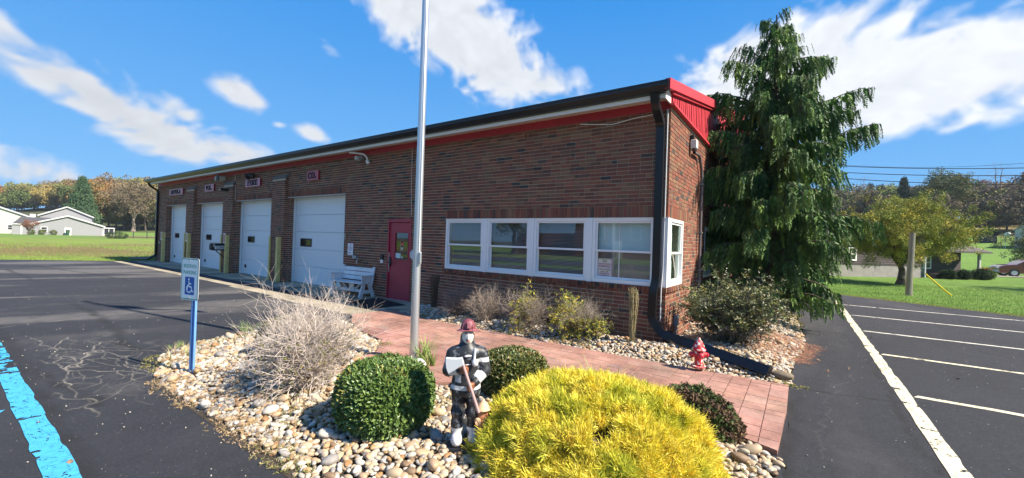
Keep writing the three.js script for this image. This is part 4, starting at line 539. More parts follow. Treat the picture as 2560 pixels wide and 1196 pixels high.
// ---------------------------------------------------------------- fittings on the side wall
{
  let t = thing('wall_lamp', 'white security lamp under the red gable on the sunlit side wall', 'light', [0.004, 3.58, -1.42]); t.scale.setScalar(0.75); part('bracket', rbx(0, 0.1, 0.04, 0.2, -0.06, 0.06, 0.01), blackPlastic, t); part('lamp_body', rbx(0.02, 0.17, -0.14, 0.08, -0.12, 0.08, 0.02), mat([0.66, 0.66, 0.64], 0.5), t); part('lamp_glass', rbx(0.04, 0.15, -0.2, -0.142, -0.1, 0.06, 0.015), mat([0.05, 0.05, 0.05], 0.2), t);
  t = thing('service_pipe', 'dark vertical service pipe on the side wall', 'pipe', [0.03, 0, -2.32]); part('pipe', tube([[0.03, 0.35, 0], [0.03, 2, 0], [0.03, 3.1, 0], [0.03, 3.45, 0.3], [0.03, 3.42, 0.8]], 0.03, 30, 8), mat([0.12, 0.10, 0.10], 0.5), t); for (const y of [0.9, 1.9, 2.9]) part('strap', bx(-0.01, 0.07, y, y + 0.03, -0.05, 0.05), mat([0.2, 0.2, 0.2], 0.5), t);
  t = thing('gas_meter', 'round dark meter low on the side wall beside the service pipe', 'meter', [0.004, 0.56, -2.05]); part('bracket', bx(0, 0.06, -0.06, 0.06, -0.06, 0.06), blackPlastic, t); part('dial', xf(new THREE.CylinderGeometry(0.13, 0.13, 0.1, 28), 0.11, 0, 0, 0, 0, Math.PI / 2), mat([0.05, 0.055, 0.06], 0.4), t); part('rim', xf(new THREE.TorusGeometry(0.12, 0.014, 8, 28), 0.162, 0, 0, 0, Math.PI / 2, 0), mat([0.12, 0.12, 0.13], 0.4), t); part('face', xf(new THREE.CylinderGeometry(0.075, 0.075, 0.01, 20), 0.163, 0, 0, 0, 0, Math.PI / 2), mat([0.09, 0.1, 0.11], 0.3), t);
  t = thing('outlet_box', 'blue-grey outlet box low on the corner of the side wall', 'electrical box', [0.004, 0.32, -0.6]); part('box', rbx(0, 0.07, -0.08, 0.1, -0.05, 0.05, 0.01), mat([0.28, 0.32, 0.36], 0.5), t); part('pipe', cyl(0.014, 0.014, 0.2, 0.03, -0.27, 0), mat([0.4, 0.4, 0.42], 0.5), t);
  solo('loose_cable', tube([[0.025, 1.52, -0.25], [0.05, 1.1, -0.42], [0.08, 0.75, -0.6], [0.06, 0.5, -0.85], [0.05, 0.28, -1.2], [0.1, 0.16, -1.5], [0.25, 0.14, -1.75]], 0.007, 50, 6), mat([0.66, 0.6, 0.5], 0.6), 'thin white cable hanging from the corner window to the ground', 'cable');
}
// ---------------------------------------------------------------- mat and bench at the door
{
  const t = thing('door_mat', 'black rubber mat in front of the red door', 'mat', [-6.52, 0.027, 0.74], -0.2); part('mat', rbx(-0.68, 0.68, 0, 0.012, -0.45, 0.45, 0.005), mat([0.008, 0.008, 0.009], 0.9, { bumpMap: rpt(T.grain, 6), bumpScale: 0.004 }), t); part('rim', [bx(-0.69, 0.69, 0, 0.015, 0.452, 0.47), bx(-0.69, 0.69, 0, 0.015, -0.47, -0.452)], blackPlastic, t);
  const b = thing('bench', 'white painted wooden bench with A-shaped legs against the brick wall', 'bench', [-8.1, 0.016, 0.26], 0.05), wd = mat([0.78, 0.79, 0.8], 0.6, { map: rpt(T.speck, 0.9) }), H = 0.36;
  for (let k = 0; k < 3; k++) part('seat_slat', rbx(-0.66, 0.66, H, H + 0.03, -0.12 + k * 0.125, -0.003 + k * 0.125, 0.006), wd, b);
  for (let k = 0; k < 3; k++) { const y = 0.44 + k * 0.115, z = -0.135 - k * 0.022; const g = rbx(-0.6, 0.6, -0.052, 0.052, -0.014, 0.014, 0.006); xf(g, 0, y + 0.03, z, -0.19, 0, 0); part('back_slat', g, wd, b); }
  for (const s of [-1, 1]) {
    part('back_post', bar([s * 0.635, 0.30, -0.105], [s * 0.635, 0.79, -0.2], 0.06, 0.045), wd, b);
    part('leg', bar([s * 0.6, 0.0, 0.2], [s * 0.6, H, 0.10], 0.04, 0.1), wd, b); part('leg', bar([s * 0.6, 0.0, -0.22], [s * 0.6, H, -0.06], 0.04, 0.1), wd, b);
    part('leg_rail', rbx(s * 0.6 - 0.018, s * 0.6 + 0.018, 0.10, 0.19, -0.15, 0.14, 0.004), wd, b);
    part('armrest', rbx(s * 0.64 - 0.045, s * 0.64 + 0.045, 0.555, 0.58, -0.16, 0.24, 0.006), wd, b); part('arm_panel', rbx(s * 0.64 - 0.012, s * 0.64 + 0.012, 0.395, 0.553, -0.1, 0.2, 0.004), wd, b);
    part('brace', bar([s * 0.12, 0.15, 0.03], [s * 0.4, H - 0.01, 0.03], 0.06, 0.03), wd, b);
  }
  part('stretcher', rbx(-0.575, 0.575, 0.11, 0.19, 0.0, 0.03, 0.005), wd, b); part('centre_panel', rbx(-0.1, 0.1, 0.19, H, 0.0, 0.028, 0.004), wd, b);
}
// ---------------------------------------------------------------- accessible-parking sign on a blue post
{
  const t = thing('parking_sign', 'RESERVED PARKING wheelchair sign on a blue channel post', 'sign', [-3.69, 0.0, 5.2], 12.5 * rad), blue = mat([0.16, 0.36, 0.74], 0.5, { map: rpt(T.speck, 1.5) });
  const us = new THREE.Shape([[-0.036, 0.0], [-0.036, 0.006], [-0.02, 0.006], [-0.014, 0.034], [0.014, 0.034], [0.02, 0.006], [0.036, 0.006], [0.036, 0], [0.016, 0], [0.011, 0.028], [-0.011, 0.028], [-0.016, 0]].map(p => new THREE.Vector2(...p))), ug = new THREE.ExtrudeGeometry(us, { depth: 1.25, bevelEnabled: false }); ug.rotateX(-Math.PI / 2); ug.translate(0, 0.0, -0.004); part('post', ug, blue, t);
  const tex = canvasTex(256, 384, (x, w, h) => { x.fillStyle = '#e4ebee'; x.fillRect(0, 0, w, h); x.strokeStyle = '#1f8a74'; x.lineWidth = 8; x.strokeRect(9, 9, w - 18, h - 18); x.fillStyle = '#1f8f7a'; x.textAlign = 'center'; x.font = 'bold 44px sans-serif'; x.save(); x.translate(128, 88); x.scale(0.92, 1); x.fillText('RESERVED', 0, 0); x.restore(); x.fillText('PARKING', 128, 146); x.fillStyle = '#1257a8'; x.fillRect(62, 172, 136, 164); x.strokeStyle = '#f2f5f7'; x.fillStyle = '#f2f5f7'; x.lineWidth = 11; x.lineCap = 'round'; x.beginPath(); x.arc(118, 194, 10, 0, 7); x.fill(); x.beginPath(); x.moveTo(120, 212); x.lineTo(124, 262); x.lineTo(156, 262); x.lineTo(170, 306); x.lineTo(180, 302); x.stroke(); x.beginPath(); x.moveTo(122, 234); x.lineTo(150, 234); x.stroke(); x.beginPath(); x.arc(124, 280, 34, -2.2 + 0.3, 0.75 - 0.2 + 2.1, true); x.arc(124, 280, 34, 4.1, 0.45, true); x.stroke(); });
  const ps = new THREE.Shape(), rr = 0.03, W = 0.152, Hh = 0.228; ps.moveTo(-W + rr, -Hh); ps.lineTo(W - rr, -Hh); ps.absarc(W - rr, -Hh + rr, rr, -Math.PI / 2, 0); ps.lineTo(W, Hh - rr); ps.absarc(W - rr, Hh - rr, rr, 0, Math.PI / 2); ps.lineTo(-W + rr, Hh); ps.absarc(-W + rr, Hh - rr, rr, Math.PI / 2, Math.PI); ps.lineTo(-W, -Hh + rr); ps.absarc(-W + rr, -Hh + rr, rr, Math.PI, 1.5 * Math.PI);
  const pg = new THREE.ExtrudeGeometry(ps, { depth: 0.003, bevelEnabled: false }); pg.translate(0, 1.075, 0.036); part('plate', pg, mat([0.7, 0.72, 0.74], 0.4, { metalness: 0.2 }), t);
  const fg = new THREE.ShapeGeometry(ps, 8), p = fg.attributes.position, u = fg.attributes.uv; for (let i = 0; i < p.count; i++) u.setXY(i, (p.getX(i) + W) / (2 * W), (p.getY(i) + Hh) / (2 * Hh)); fg.translate(0, 1.075, 0.0415); part('sign_face', fg, new THREE.MeshStandardMaterial({ map: tex, roughness: 0.45 }), t);
  for (const y of [0.875, 1.28]) part('bolt', xf(new THREE.CylinderGeometry(0.008, 0.008, 0.008, 8), 0, y, 0.045, Math.PI / 2, 0, 0), steel, t);
}
// ---------------------------------------------------------------- flagpole and flag
{
  const t = thing('flagpole', 'tall brushed aluminium flagpole rising out of the frame', 'flagpole', [-2.24, 0.03, 3.29]), al = mat([0.62, 0.63, 0.65], 0.42, { metalness: 0.85 });
  part('pole', cyl(0.054, 0.035, 8.0, 0, 0, 0, 32), al, t); part('base_collar', lathe([[0.055, 0.06], [0.075, 0.05], [0.11, 0.012], [0.115, 0], [0.055, 0]], 28), al, t); part('ball_finial', xf(new THREE.SphereGeometry(0.07, 20, 14), 0, 8.06, 0), mat([0.7, 0.55, 0.2], 0.3, { metalness: 0.8 }), t); part('halyard', tube([[0.06, 1.3, 0.02], [0.055, 4, 0.02], [0.045, 7.85, 0.01]], 0.005, 20, 5), white, t); part('cleat', rbx(0.05, 0.09, 1.25, 1.4, 0.0, 0.03, 0.008), al, t);
  const n = 22, pos = [], idx = []; for (let j = 0; j <= n; j++) for (let i = 0; i <= n; i++) { const s = i / n, q = j / n, h = 7.82 - 0.95 * q; pos.push(-2.24 + 0.05 + 0.3 * Math.pow(s, 0.8) + 0.05 * Math.sin(s * 9 + q * 5), h - 1.55 * Math.pow(s, 1.25) * (1 - 0.25 * q) - 0.15 * q * s, 3.29 + 0.12 * Math.sin(s * 11 + q * 3) * s - 0.8 * s * (0.5 + 0.5 * q) + 0.05 * Math.sin(q * 7 + s * 4)); } for (let j = 0; j < n; j++) for (let i = 0; i < n; i++) { const a = j * (n + 1) + i; idx.push(a, a + 1, a + n + 1, a + 1, a + n + 2, a + n + 1); }
  const g = new THREE.BufferGeometry(); g.setAttribute('position', new THREE.Float32BufferAttribute(pos, 3)); g.setIndex(idx); g.computeVertexNormals(); solo('flag', g, mat([0.6, 0.6, 0.62], 0.9, { side: THREE.DoubleSide }), 'limp flag drooping from the top of the pole, seen by its shadow', 'flag');
}
// ---------------------------------------------------------------- implicit surfaces (naive surface nets) for the statue
function surfaceNets(f, lo, hi, cell) {
  const nx = Math.ceil((hi[0] - lo[0]) / cell) + 1, ny = Math.ceil((hi[1] - lo[1]) / cell) + 1, nz = Math.ceil((hi[2] - lo[2]) / cell) + 1, val = new Float32Array(nx * ny * nz), id = (i, j, k) => (k * ny + j) * nx + i;
  for (let k = 0; k < nz; k++) for (let j = 0; j < ny; j++) for (let i = 0; i < nx; i++) val[id(i, j, k)] = f(lo[0] + i * cell, lo[1] + j * cell, lo[2] + k * cell);
  const vmap = new Int32Array(nx * ny * nz).fill(-1), pos = [], tri = [];
  const E = [[0, 1], [0, 2], [0, 4], [1, 3], [1, 5], [2, 3], [2, 6], [3, 7], [4, 5], [4, 6], [5, 7], [6, 7]];
  for (let k = 0; k + 1 < nz; k++) for (let j = 0; j + 1 < ny; j++) for (let i = 0; i + 1 < nx; i++) {
    const c = []; let m = 0; for (let q = 0; q < 8; q++) { c.push(val[id(i + (q & 1), j + ((q >> 1) & 1), k + (q >> 2))]); if (c[q] < 0) m |= 1 << q; } if (m === 0 || m === 255) continue;
    let x = 0, y = 0, z = 0, n = 0; for (const [a, b] of E) if ((c[a] < 0) !== (c[b] < 0)) { const t = c[a] / (c[a] - c[b]); x += mixn(a & 1, b & 1, t); y += mixn((a >> 1) & 1, (b >> 1) & 1, t); z += mixn(a >> 2, b >> 2, t); n++; }
    vmap[id(i, j, k)] = pos.length / 3; pos.push(lo[0] + (i + x / n) * cell, lo[1] + (j + y / n) * cell, lo[2] + (k + z / n) * cell);
  }
  const quad = (a, b, c, d, flip) => { if (a < 0 || b < 0 || c < 0 || d < 0) return; if (flip) tri.push(a, d, c, a, c, b); else tri.push(a, b, c, a, c, d); };
  for (let k = 1; k + 1 < nz; k++) for (let j = 1; j + 1 < ny; j++) for (let i = 1; i + 1 < nx; i++) { const v = val[id(i, j, k)];
    if ((v < 0) !== (val[id(i + 1, j, k)] < 0)) quad(vmap[id(i, j - 1, k - 1)], vmap[id(i, j, k - 1)], vmap[id(i, j, k)], vmap[id(i, j - 1, k)], v >= 0);
    if ((v < 0) !== (val[id(i, j + 1, k)] < 0)) quad(vmap[id(i - 1, j, k - 1)], vmap[id(i - 1, j, k)], vmap[id(i, j, k)], vmap[id(i, j, k - 1)], v >= 0);
    if ((v < 0) !== (val[id(i, j, k + 1)] < 0)) quad(vmap[id(i - 1, j - 1, k)], vmap[id(i, j - 1, k)], vmap[id(i, j, k)], vmap[id(i - 1, j, k)], v >= 0); }
  const g = new THREE.BufferGeometry(); g.setAttribute('position', new THREE.Float32BufferAttribute(pos, 3)); g.setIndex(tri); g.computeVertexNormals(); return g;
}
const smin = (a, b, k) => { const h = clamp(0.5 + 0.5 * (b - a) / k); return b + (a - b) * h - k * h * (1 - h); };
function cone(p, a, b, ra, rb) { const bx_ = b[0] - a[0], by = b[1] - a[1], bz = b[2] - a[2], t = clamp(((p[0] - a[0]) * bx_ + (p[1] - a[1]) * by + (p[2] - a[2]) * bz) / (bx_ * bx_ + by * by + bz * bz)); return Math.hypot(p[0] - a[0] - bx_ * t, p[1] - a[1] - by * t, p[2] - a[2] - bz * t) - mixn(ra, rb, t); }
const ell = (p, c, r) => { const k = Math.hypot((p[0] - c[0]) / r[0], (p[1] - c[1]) / r[1], (p[2] - c[2]) / r[2]); return (k - 1) * Math.min(...r); };
{
  const t = thing('firefighter_statue', 'painted garden statue of a firefighter holding an axe beside a small hydrant', 'statue', [-0.25, 0.045, 4.56], 46 * rad); t.scale.setScalar(0.95);
  const hands = (p) => { let d = 1e9; // two gloved hands closed on the axe handle
    for (const [c, s] of [[[-0.028, 0.655, 0.118], 1], [[0.022, 0.525, 0.115], -1]]) { d = Math.min(d, ell(p, c, [0.03, 0.026, 0.026])); for (let k = 0; k < 4; k++) { const y = c[1] + 0.02 - k * 0.0135, L = 0.028 - 0.003 * Math.abs(k - 1.2); d = smin(d, cone(p, [c[0] - s * 0.016, y, c[2] + 0.02], [c[0] + s * L * 0.5, y - 0.002, c[2] + 0.033], 0.0085, 0.0078), 0.004); d = Math.min(d, cone(p, [c[0] + s * L * 0.5, y - 0.002, c[2] + 0.033], [c[0] + s * L, y - 0.003, c[2] + 0.014], 0.0078, 0.0065)); } d = smin(d, cone(p, [c[0] - s * 0.012, c[1] + 0.02, c[2] + 0.012], [c[0] + s * 0.014, c[1] + 0.035, c[2] + 0.024], 0.0095, 0.0075), 0.004); } return d; };
  const body = (x, y, z) => { const p = [x, y, z];
    const q = [x, y, z / 0.78]; let d = cone(q, [0, 0.47, 0], [0, 0.72, 0], 0.118, 0.098); d = smin(d, cone(p, [-0.085, 0.755, -0.005], [0.085, 0.755, -0.005], 0.052, 0.052), 0.05); d = Math.max(d, 0.425 - y);
    const fold = 0.004 * Math.sin(x * 70 + y * 25) * sstep(0.62, 0.45, y); d += fold;
    for (const s of [-1, 1]) { let l = cone(p, [s * 0.052, 0.46, 0], [s * 0.058, 0.29, 0.01], 0.056, 0.050); l = smin(l, cone(p, [s * 0.058, 0.29, 0.01], [s * 0.064, 0.12, -0.005], 0.050, 0.046), 0.02); l += 0.003 * Math.sin(y * 60 + s) ; l = smin(l, ell(p, [s * 0.066, 0.088, 0.035], [0.045, 0.042, 0.082]), 0.012); d = smin(d, l, 0.012); }
    d = smin(d, smin(cone(p, [-0.115, 0.745, 0], [-0.142, 0.625, 0.025], 0.05, 0.045), cone(p, [-0.142, 0.625, 0.025], [-0.06, 0.648, 0.10], 0.044, 0.034), 0.02), 0.018);
    d = smin(d, smin(cone(p, [0.115, 0.745, 0], [0.142, 0.615, 0.025], 0.05, 0.045), cone(p, [0.142, 0.615, 0.025], [0.055, 0.548, 0.10], 0.044, 0.034), 0.02), 0.018);
    d = smin(d, hands(p), 0.006);
    d = smin(d, Math.max(cone([x, y, z * 0.95], [0, 0.79, -0.008], [0, 0.86, -0.034], 0.060, 0.056), y - 0.9), 0.02); // hood and collar
    d = Math.min(d, cone(p, [0.055, 0.79, 0.06], [0.045, 0.70, 0.10], 0.011, 0.011)); d = Math.min(d, ell(p, [0.052, 0.70, 0.115], [0.024, 0.026, 0.03])); // strap and lamp
    d = Math.min(d, cone(p, [-0.02, 0.742, 0.083], [0.022, 0.748, 0.085], 0.007, 0.007), cone(p, [-0.02, 0.68, 0.093], [0.02, 0.685, 0.095], 0.006, 0.006)); // clasps
    return d; };
  const face = (x, y, z) => { const p = [x, y, z]; let d = ell(p, [0, 0.885, 0.006], [0.046, 0.062, 0.054]); d = smin(d, ell(p, [0, 0.847, 0.030], [0.024, 0.018, 0.022]), 0.015); d = smin(d, cone(p, [0, 0.900, 0.056], [0, 0.874, 0.068], 0.0065, 0.010), 0.008); d = smin(d, ell(p, [0, 0.912, 0.050], [0.034, 0.008, 0.010]), 0.008); for (const s of [-1, 1]) { d = Math.max(d, -ell(p, [s * 0.018, 0.898, 0.066], [0.011, 0.0065, 0.010])); d = smin(d, ell(p, [s * 0.018, 0.898, 0.049], [0.009, 0.006, 0.007]), 0.002); d = smin(d, ell(p, [s * 0.046, 0.885, 0.0], [0.008, 0.017, 0.010]), 0.004); } d = smin(d, ell(p, [0, 0.858, 0.057], [0.016, 0.004, 0.006]), 0.003); d = smin(d, ell(p, [0, 0.850, 0.055], [0.013, 0.004, 0.006]), 0.003); return d; };
  const r = rng(70), cb = [0.018, 0.019, 0.024], wh = [0.60, 0.60, 0.62], gl = [0.24, 0.085, 0.035];
  const gb = surfaceNets(body, [-0.22, 0.02, -0.14], [0.22, 0.93, 0.19], 0.0065), P = gb.attributes.position, col = new Float32Array(P.count * 3);
  for (let i = 0; i < P.count; i++) { const x = P.getX(i), y = P.getY(i), z = P.getZ(i), p = [x, y, z]; let c = cb; const worn = fbm(x * 40, y * 40, z * 40, 3);
    if (worn > 0.62) c = [0.10, 0.11, 0.13];
    if (y > 0.482 && y < 0.514) c = wh; if (y > 0.690 && y < 0.714 && Math.abs(x) > 0.03) c = wh; if (y > 0.150 && y < 0.176) c = wh; if (Math.abs(x) > 0.09 && y > 0.695 && y < 0.72) c = wh;
    if (cone(p, [-0.105, 0.636, 0.06], [-0.092, 0.638, 0.072], 0.05, 0.046) < 0 || cone(p, [0.10, 0.58, 0.06], [0.092, 0.575, 0.07], 0.05, 0.046) < 0) c = wh;
    if (y < 0.148) { c = y < 0.055 ? [0.03, 0.03, 0.03] : z > 0.03 ? [0.62, 0.60, 0.62] : [0.2, 0.2, 0.21]; }
    if (hands(p) < 0.008) c = gl;
    if (cone(p, [0.055, 0.79, 0.06], [0.045, 0.72, 0.10], 0.011, 0.011) < 0.004) c = [0.42, 0.43, 0.45]; if (ell(p, [0.052, 0.70, 0.115], [0.024, 0.026, 0.03]) < 0.004) c = [0.7, 0.7, 0.72];
    if (cone(p, [-0.02, 0.742, 0.083], [0.022, 0.748, 0.085], 0.007, 0.007) < 0.003 || cone(p, [-0.02, 0.68, 0.093], [0.02, 0.685, 0.095], 0.006, 0.006) < 0.003) c = wh;
    if (Math.abs(x + 0.07) < 0.022 && Math.abs(y - 0.57) < 0.03 && z > 0.04) c = [0.4, 0.42, 0.46];
    const k = 0.85 + 0.3 * worn; col.set([c[0] * k, c[1] * k, c[2] * k], i * 3); }
  gb.setAttribute('color', new THREE.BufferAttribute(col, 3));
  const gf = surfaceNets(face, [-0.07, 0.81, -0.07], [0.07, 0.96, 0.09], 0.0028), Q = gf.attributes.position, fc = new Float32Array(Q.count * 3);
  for (let i = 0; i < Q.count; i++) { const x = Q.getX(i), y = Q.getY(i), z = Q.getZ(i); let c = [0.80, 0.70, 0.60]; if (z < 0.012 && y > 0.86) c = [0.10, 0.06, 0.04]; for (const s of [-1, 1]) { const e = Math.hypot((x - s * 0.018) / 0.009, (y - 0.898) / 0.0045); if (e < 1 && z > 0.04) c = e < 0.55 ? [0.03, 0.025, 0.02] : [0.8, 0.8, 0.8]; if (Math.abs(x - s * 0.018) < 0.013 && Math.abs(y - 0.913) < 0.003 && z > 0.04) c = [0.12, 0.07, 0.04]; } if (Math.abs(x) < 0.017 && y > 0.846 && y < 0.862 && z > 0.05) c = [0.55, 0.22, 0.18]; if (Math.abs(x) < 0.02 && y > 0.863 && y < 0.870 && z > 0.05) c = [0.16, 0.10, 0.06]; fc.set(c, i * 3); }
  gf.setAttribute('color', new THREE.BufferAttribute(fc, 3));
  part('figure', [gb, gf], new THREE.MeshStandardMaterial({ vertexColors: true, roughness: 0.48 }), t);
  // helmet
  const hm = new THREE.MeshStandardMaterial({ color: L3([0.30, 0.11, 0.13]), roughness: 0.5, map: dataTex(128, 128, (u, v) => { const n = tfbm(u, v, 8, 401, 5); return n > 0.58 ? [0.98, 0.95, 0.97] : [0.82, 0.7, 0.72]; }) });
  const dome = lathe([[0.0, 0.078], [0.02, 0.076], [0.04, 0.064], [0.054, 0.04], [0.058, 0.012], [0.06, 0.0], [0.088, -0.012], [0.09, -0.016], [0.058, -0.006], [0.05, 0.02]], 32); { const p = dome.attributes.position; for (let i = 0; i < p.count; i++) { const y = p.getY(i), z = p.getZ(i); if (y < 0.005) p.setZ(i, z < 0 ? z * 1.28 : z * 0.84), p.setY(i, y - (z < 0 ? -z * 0.22 : -z * 0.12)); } dome.computeVertexNormals(); } dome.translate(0, 0.938, 0.000); dome.rotateX(0.0);
  const hel = part('helmet', dome, hm, t); const crest = []; for (let k = 0; k < 8; k++) { const a = k / 8 * Math.PI * 2 + 0.2; crest.push(tube([[Math.cos(a) * 0.057, 0.945, Math.sin(a) * 0.057 + 0.004], [Math.cos(a) * 0.050, 0.978, Math.sin(a) * 0.05 + 0.004], [Math.cos(a) * 0.024, 1.007, Math.sin(a) * 0.024 + 0.004], [0, 1.012, 0.004]], 0.0045, 10, 5)); } part('helmet_ridge', crest, hm, hel); part('helmet_shield', xf(new RoundedBoxGeometry(0.032, 0.05, 0.012, 2, 0.005), 0, 0.975, 0.058, -0.35, 0, 0), hm, hel);
  // axe
  const axe = part('axe_handle', xf(new THREE.CylinderGeometry(0.0105, 0.0125, 0.44, 12), 0.016, 0.535, 0.147, 0.10, 0, 0.34), mat([0.50, 0.32, 0.31], 0.6), t); { const s = new THREE.Shape(); s.moveTo(-0.012, -0.022); s.lineTo(-0.05, -0.034); s.quadraticCurveTo(-0.078, -0.04, -0.082, -0.042); s.quadraticCurveTo(-0.092, 0.005, -0.072, 0.046); s.lineTo(-0.012, 0.026); s.lineTo(0.016, 0.022); s.lineTo(0.016, -0.018); const g = new THREE.ExtrudeGeometry(s, { depth: 0.026, bevelEnabled: true, bevelSize: 0.003, bevelThickness: 0.003, bevelSegments: 1 }); g.translate(0, 0, -0.013); xf(g, -0.064, 0.722, 0.158, 0.0, -0.15, 0.30, 1.25); part('axe_head', g, mat([0.52, 0.55, 0.58], 0.45), axe); }
  // small hydrant on the same base
  const hy = part('hydrant_body', lathe([[0, 0.30], [0.046, 0.30], [0.044, 0.06], [0.058, 0.055], [0.058, 0.03], [0, 0.03]], 28).translate(0.135, 0.01, 0.035), mat([0.50, 0.205, 0.10], 0.65, { map: rpt(T.speck, 3) }), t); const cream = mat([0.66, 0.42, 0.25], 0.65);
  part('hydrant_bonnet', lathe([[0, 0.385], [0.010, 0.382], [0.014, 0.368], [0.034, 0.352], [0.05, 0.322], [0.062, 0.312], [0.062, 0.300], [0, 0.300]], 28).translate(0.135, 0.01, 0.035), cream, hy); part('hydrant_cap', xf(new THREE.CylinderGeometry(0.023, 0.026, 0.04, 18), 0.093, 0.235, 0.075, Math.PI / 2, -0.8, 0), cream, hy);
  part('plinth', lathe([[0, 0.062], [0.13, 0.062], [0.145, 0.052], [0.152, 0.03], [0.15, 0], [0, 0]], 36).scale(1.12, 1, 0.78).translate(0.01, -0.005, 0.025), mat([0.018, 0.018, 0.02], 0.5), t);
}
// ---------------------------------------------------------------- small red hydrant ornament among the stones
{
  const t = thing('hydrant_ornament', 'small weathered red and white toy-size hydrant among the stones', 'hydrant', [0.74, 0.075, 1.2], 0.5);
  const tx = dataTex(256, 256, (u, v) => { const n = tfbm(u, v, 7, 501, 5); return n > 0.56 ? [0.86, 0.82, 0.78] : [0.72, 0.10, 0.13]; }), red = new THREE.MeshStandardMaterial({ map: rpt(tx, 1.5), roughness: 0.5 }), redder = new THREE.MeshStandardMaterial({ color: L3([0.52, 0.03, 0.045]), roughness: 0.45 });
  part('foot', lathe([[0, 0.03], [0.085, 0.03], [0.09, 0.02], [0.09, 0], [0, 0]], 24), red, t); part('barrel', lathe([[0, 0.21], [0.062, 0.21], [0.062, 0.19], [0.052, 0.18], [0.05, 0.05], [0.062, 0.03], [0, 0.03]], 24), red, t);
  part('bonnet', lathe([[0, 0.38], [0.014, 0.376], [0.018, 0.355], [0.04, 0.33], [0.062, 0.285], [0.068, 0.25], [0.085, 0.24], [0.085, 0.222], [0.07, 0.212], [0, 0.212]], 24), red, t);
  for (const a of [0, 1.57, -1.57]) { const n = part('nozzle', xf(new THREE.CylinderGeometry(0.03, 0.034, 0.06, 18), Math.sin(a) * 0.075, 0.165, Math.cos(a) * 0.075, Math.PI / 2, 0, -a, 1), redder, t); part('nozzle_cap', xf(new THREE.CylinderGeometry(0.016, 0.036, 0.022, 18), Math.sin(a) * 0.112, 0.165, Math.cos(a) * 0.112, Math.PI / 2, 0, -a, 1), redder, n); }
}
// ---------------------------------------------------------------- path light and stone near the pole
{
  const t = thing('path_light', 'low dark square path light at the edge of the walkway', 'light', [-2.72, 0.045, 3.95], 0.5); part('stake', cyl(0.012, 0.01, 0.06, 0, 0, 0, 8), blackPlastic, t); part('body', rbx(-0.07, 0.07, 0.05, 0.085, -0.07, 0.07, 0.01), mat([0.06, 0.05, 0.045], 0.5), t); part('cap', rbx(-0.055, 0.055, 0.086, 0.1, -0.055, 0.055, 0.006), mat([0.28, 0.26, 0.24], 0.3), t);
  const s = solo('white_rock', PEB[2].clone(), mat([0.66, 0.66, 0.62], 0.8, { map: rpt(T.speck, 1) }), 'pale round rock at the foot of the flagpole', 'rock'); s.scale.set(0.09, 0.1, 0.09); s.position.set(-1.98, 0.08, 3.42);
  const s2 = solo('boulder', PEB[4].clone(), mat([0.20, 0.155, 0.10], 0.8, { map: rpt(T.speck, 1) }), 'brown boulder at the mouth of the downspout', 'rock'); s2.scale.set(0.12, 0.07, 0.08); s2.position.set(1.63, 0.08, 0.86);
}
// ---------------------------------------------------------------- plant kit
class TB { constructor() { this.p = []; this.n = []; this.c = []; }
  tri(a, b, c, col) { const u = V(...b).sub(V(...a)), v = V(...c).sub(V(...a)), n = u.cross(v).normalize(); for (const q of [a, b, c]) { this.p.push(...q); this.n.push(n.x, n.y, n.z); this.c.push(...col); } }
  limb(a, b, ra, rb, s, col) { const A = V(...a), B = V(...b), d = B.clone().sub(A).normalize(), u = Math.abs(d.y) < 0.9 ? V(0, 1, 0).cross(d).normalize() : V(1, 0, 0).cross(d).normalize(), w = d.clone().cross(u); const ring = (P, r) => { const o = []; for (let i = 0; i < s; i++) { const t = i / s * 2 * Math.PI, n = u.clone().multiplyScalar(Math.cos(t)).addScaledVector(w, Math.sin(t)); o.push([P.clone().addScaledVector(n, r), n]); } return o; }; const R1 = ring(A, ra), R2 = ring(B, rb); for (let i = 0; i < s; i++) { const j = (i + 1) % s; for (const [q, m] of [R1[i], R1[j], R2[j], R1[i], R2[j], R2[i]]) { this.p.push(q.x, q.y, q.z); this.n.push(m.x, m.y, m.z); this.c.push(...col); } } }
  geo() { const g = new THREE.BufferGeometry(); g.setAttribute('position', new THREE.Float32BufferAttribute(this.p, 3)); g.setAttribute('normal', new THREE.Float32BufferAttribute(this.n, 3)); g.setAttribute('color', new THREE.Float32BufferAttribute(this.c, 3)); g.setAttribute('uv', new THREE.BufferAttribute(new Float32Array(this.p.length / 3 * 2), 2)); return g; } }
const vcol = new THREE.MeshStandardMaterial({ vertexColors: true, roughness: 0.85 });
const leafMat = (rough = 0.6, tr = 0.22) => new THREE.MeshPhysicalMaterial({ color: 0xffffff, vertexColors: true, roughness: rough, side: THREE.DoubleSide, transmission: tr, thickness: 0, ior: 1.3 });
const leafGloss = new THREE.MeshStandardMaterial({ color: 0xffffff, vertexColors: true, roughness: 0.42, side: THREE.DoubleSide }), leafDull = new THREE.MeshStandardMaterial({ color: 0xffffff, vertexColors: true, roughness: 0.75, side: THREE.DoubleSide });
function rdir(r) { const z = r() * 2 - 1, a = r() * 6.2832, q = Math.sqrt(1 - z * z); return V(q * Math.cos(a), z, q * Math.sin(a)); }
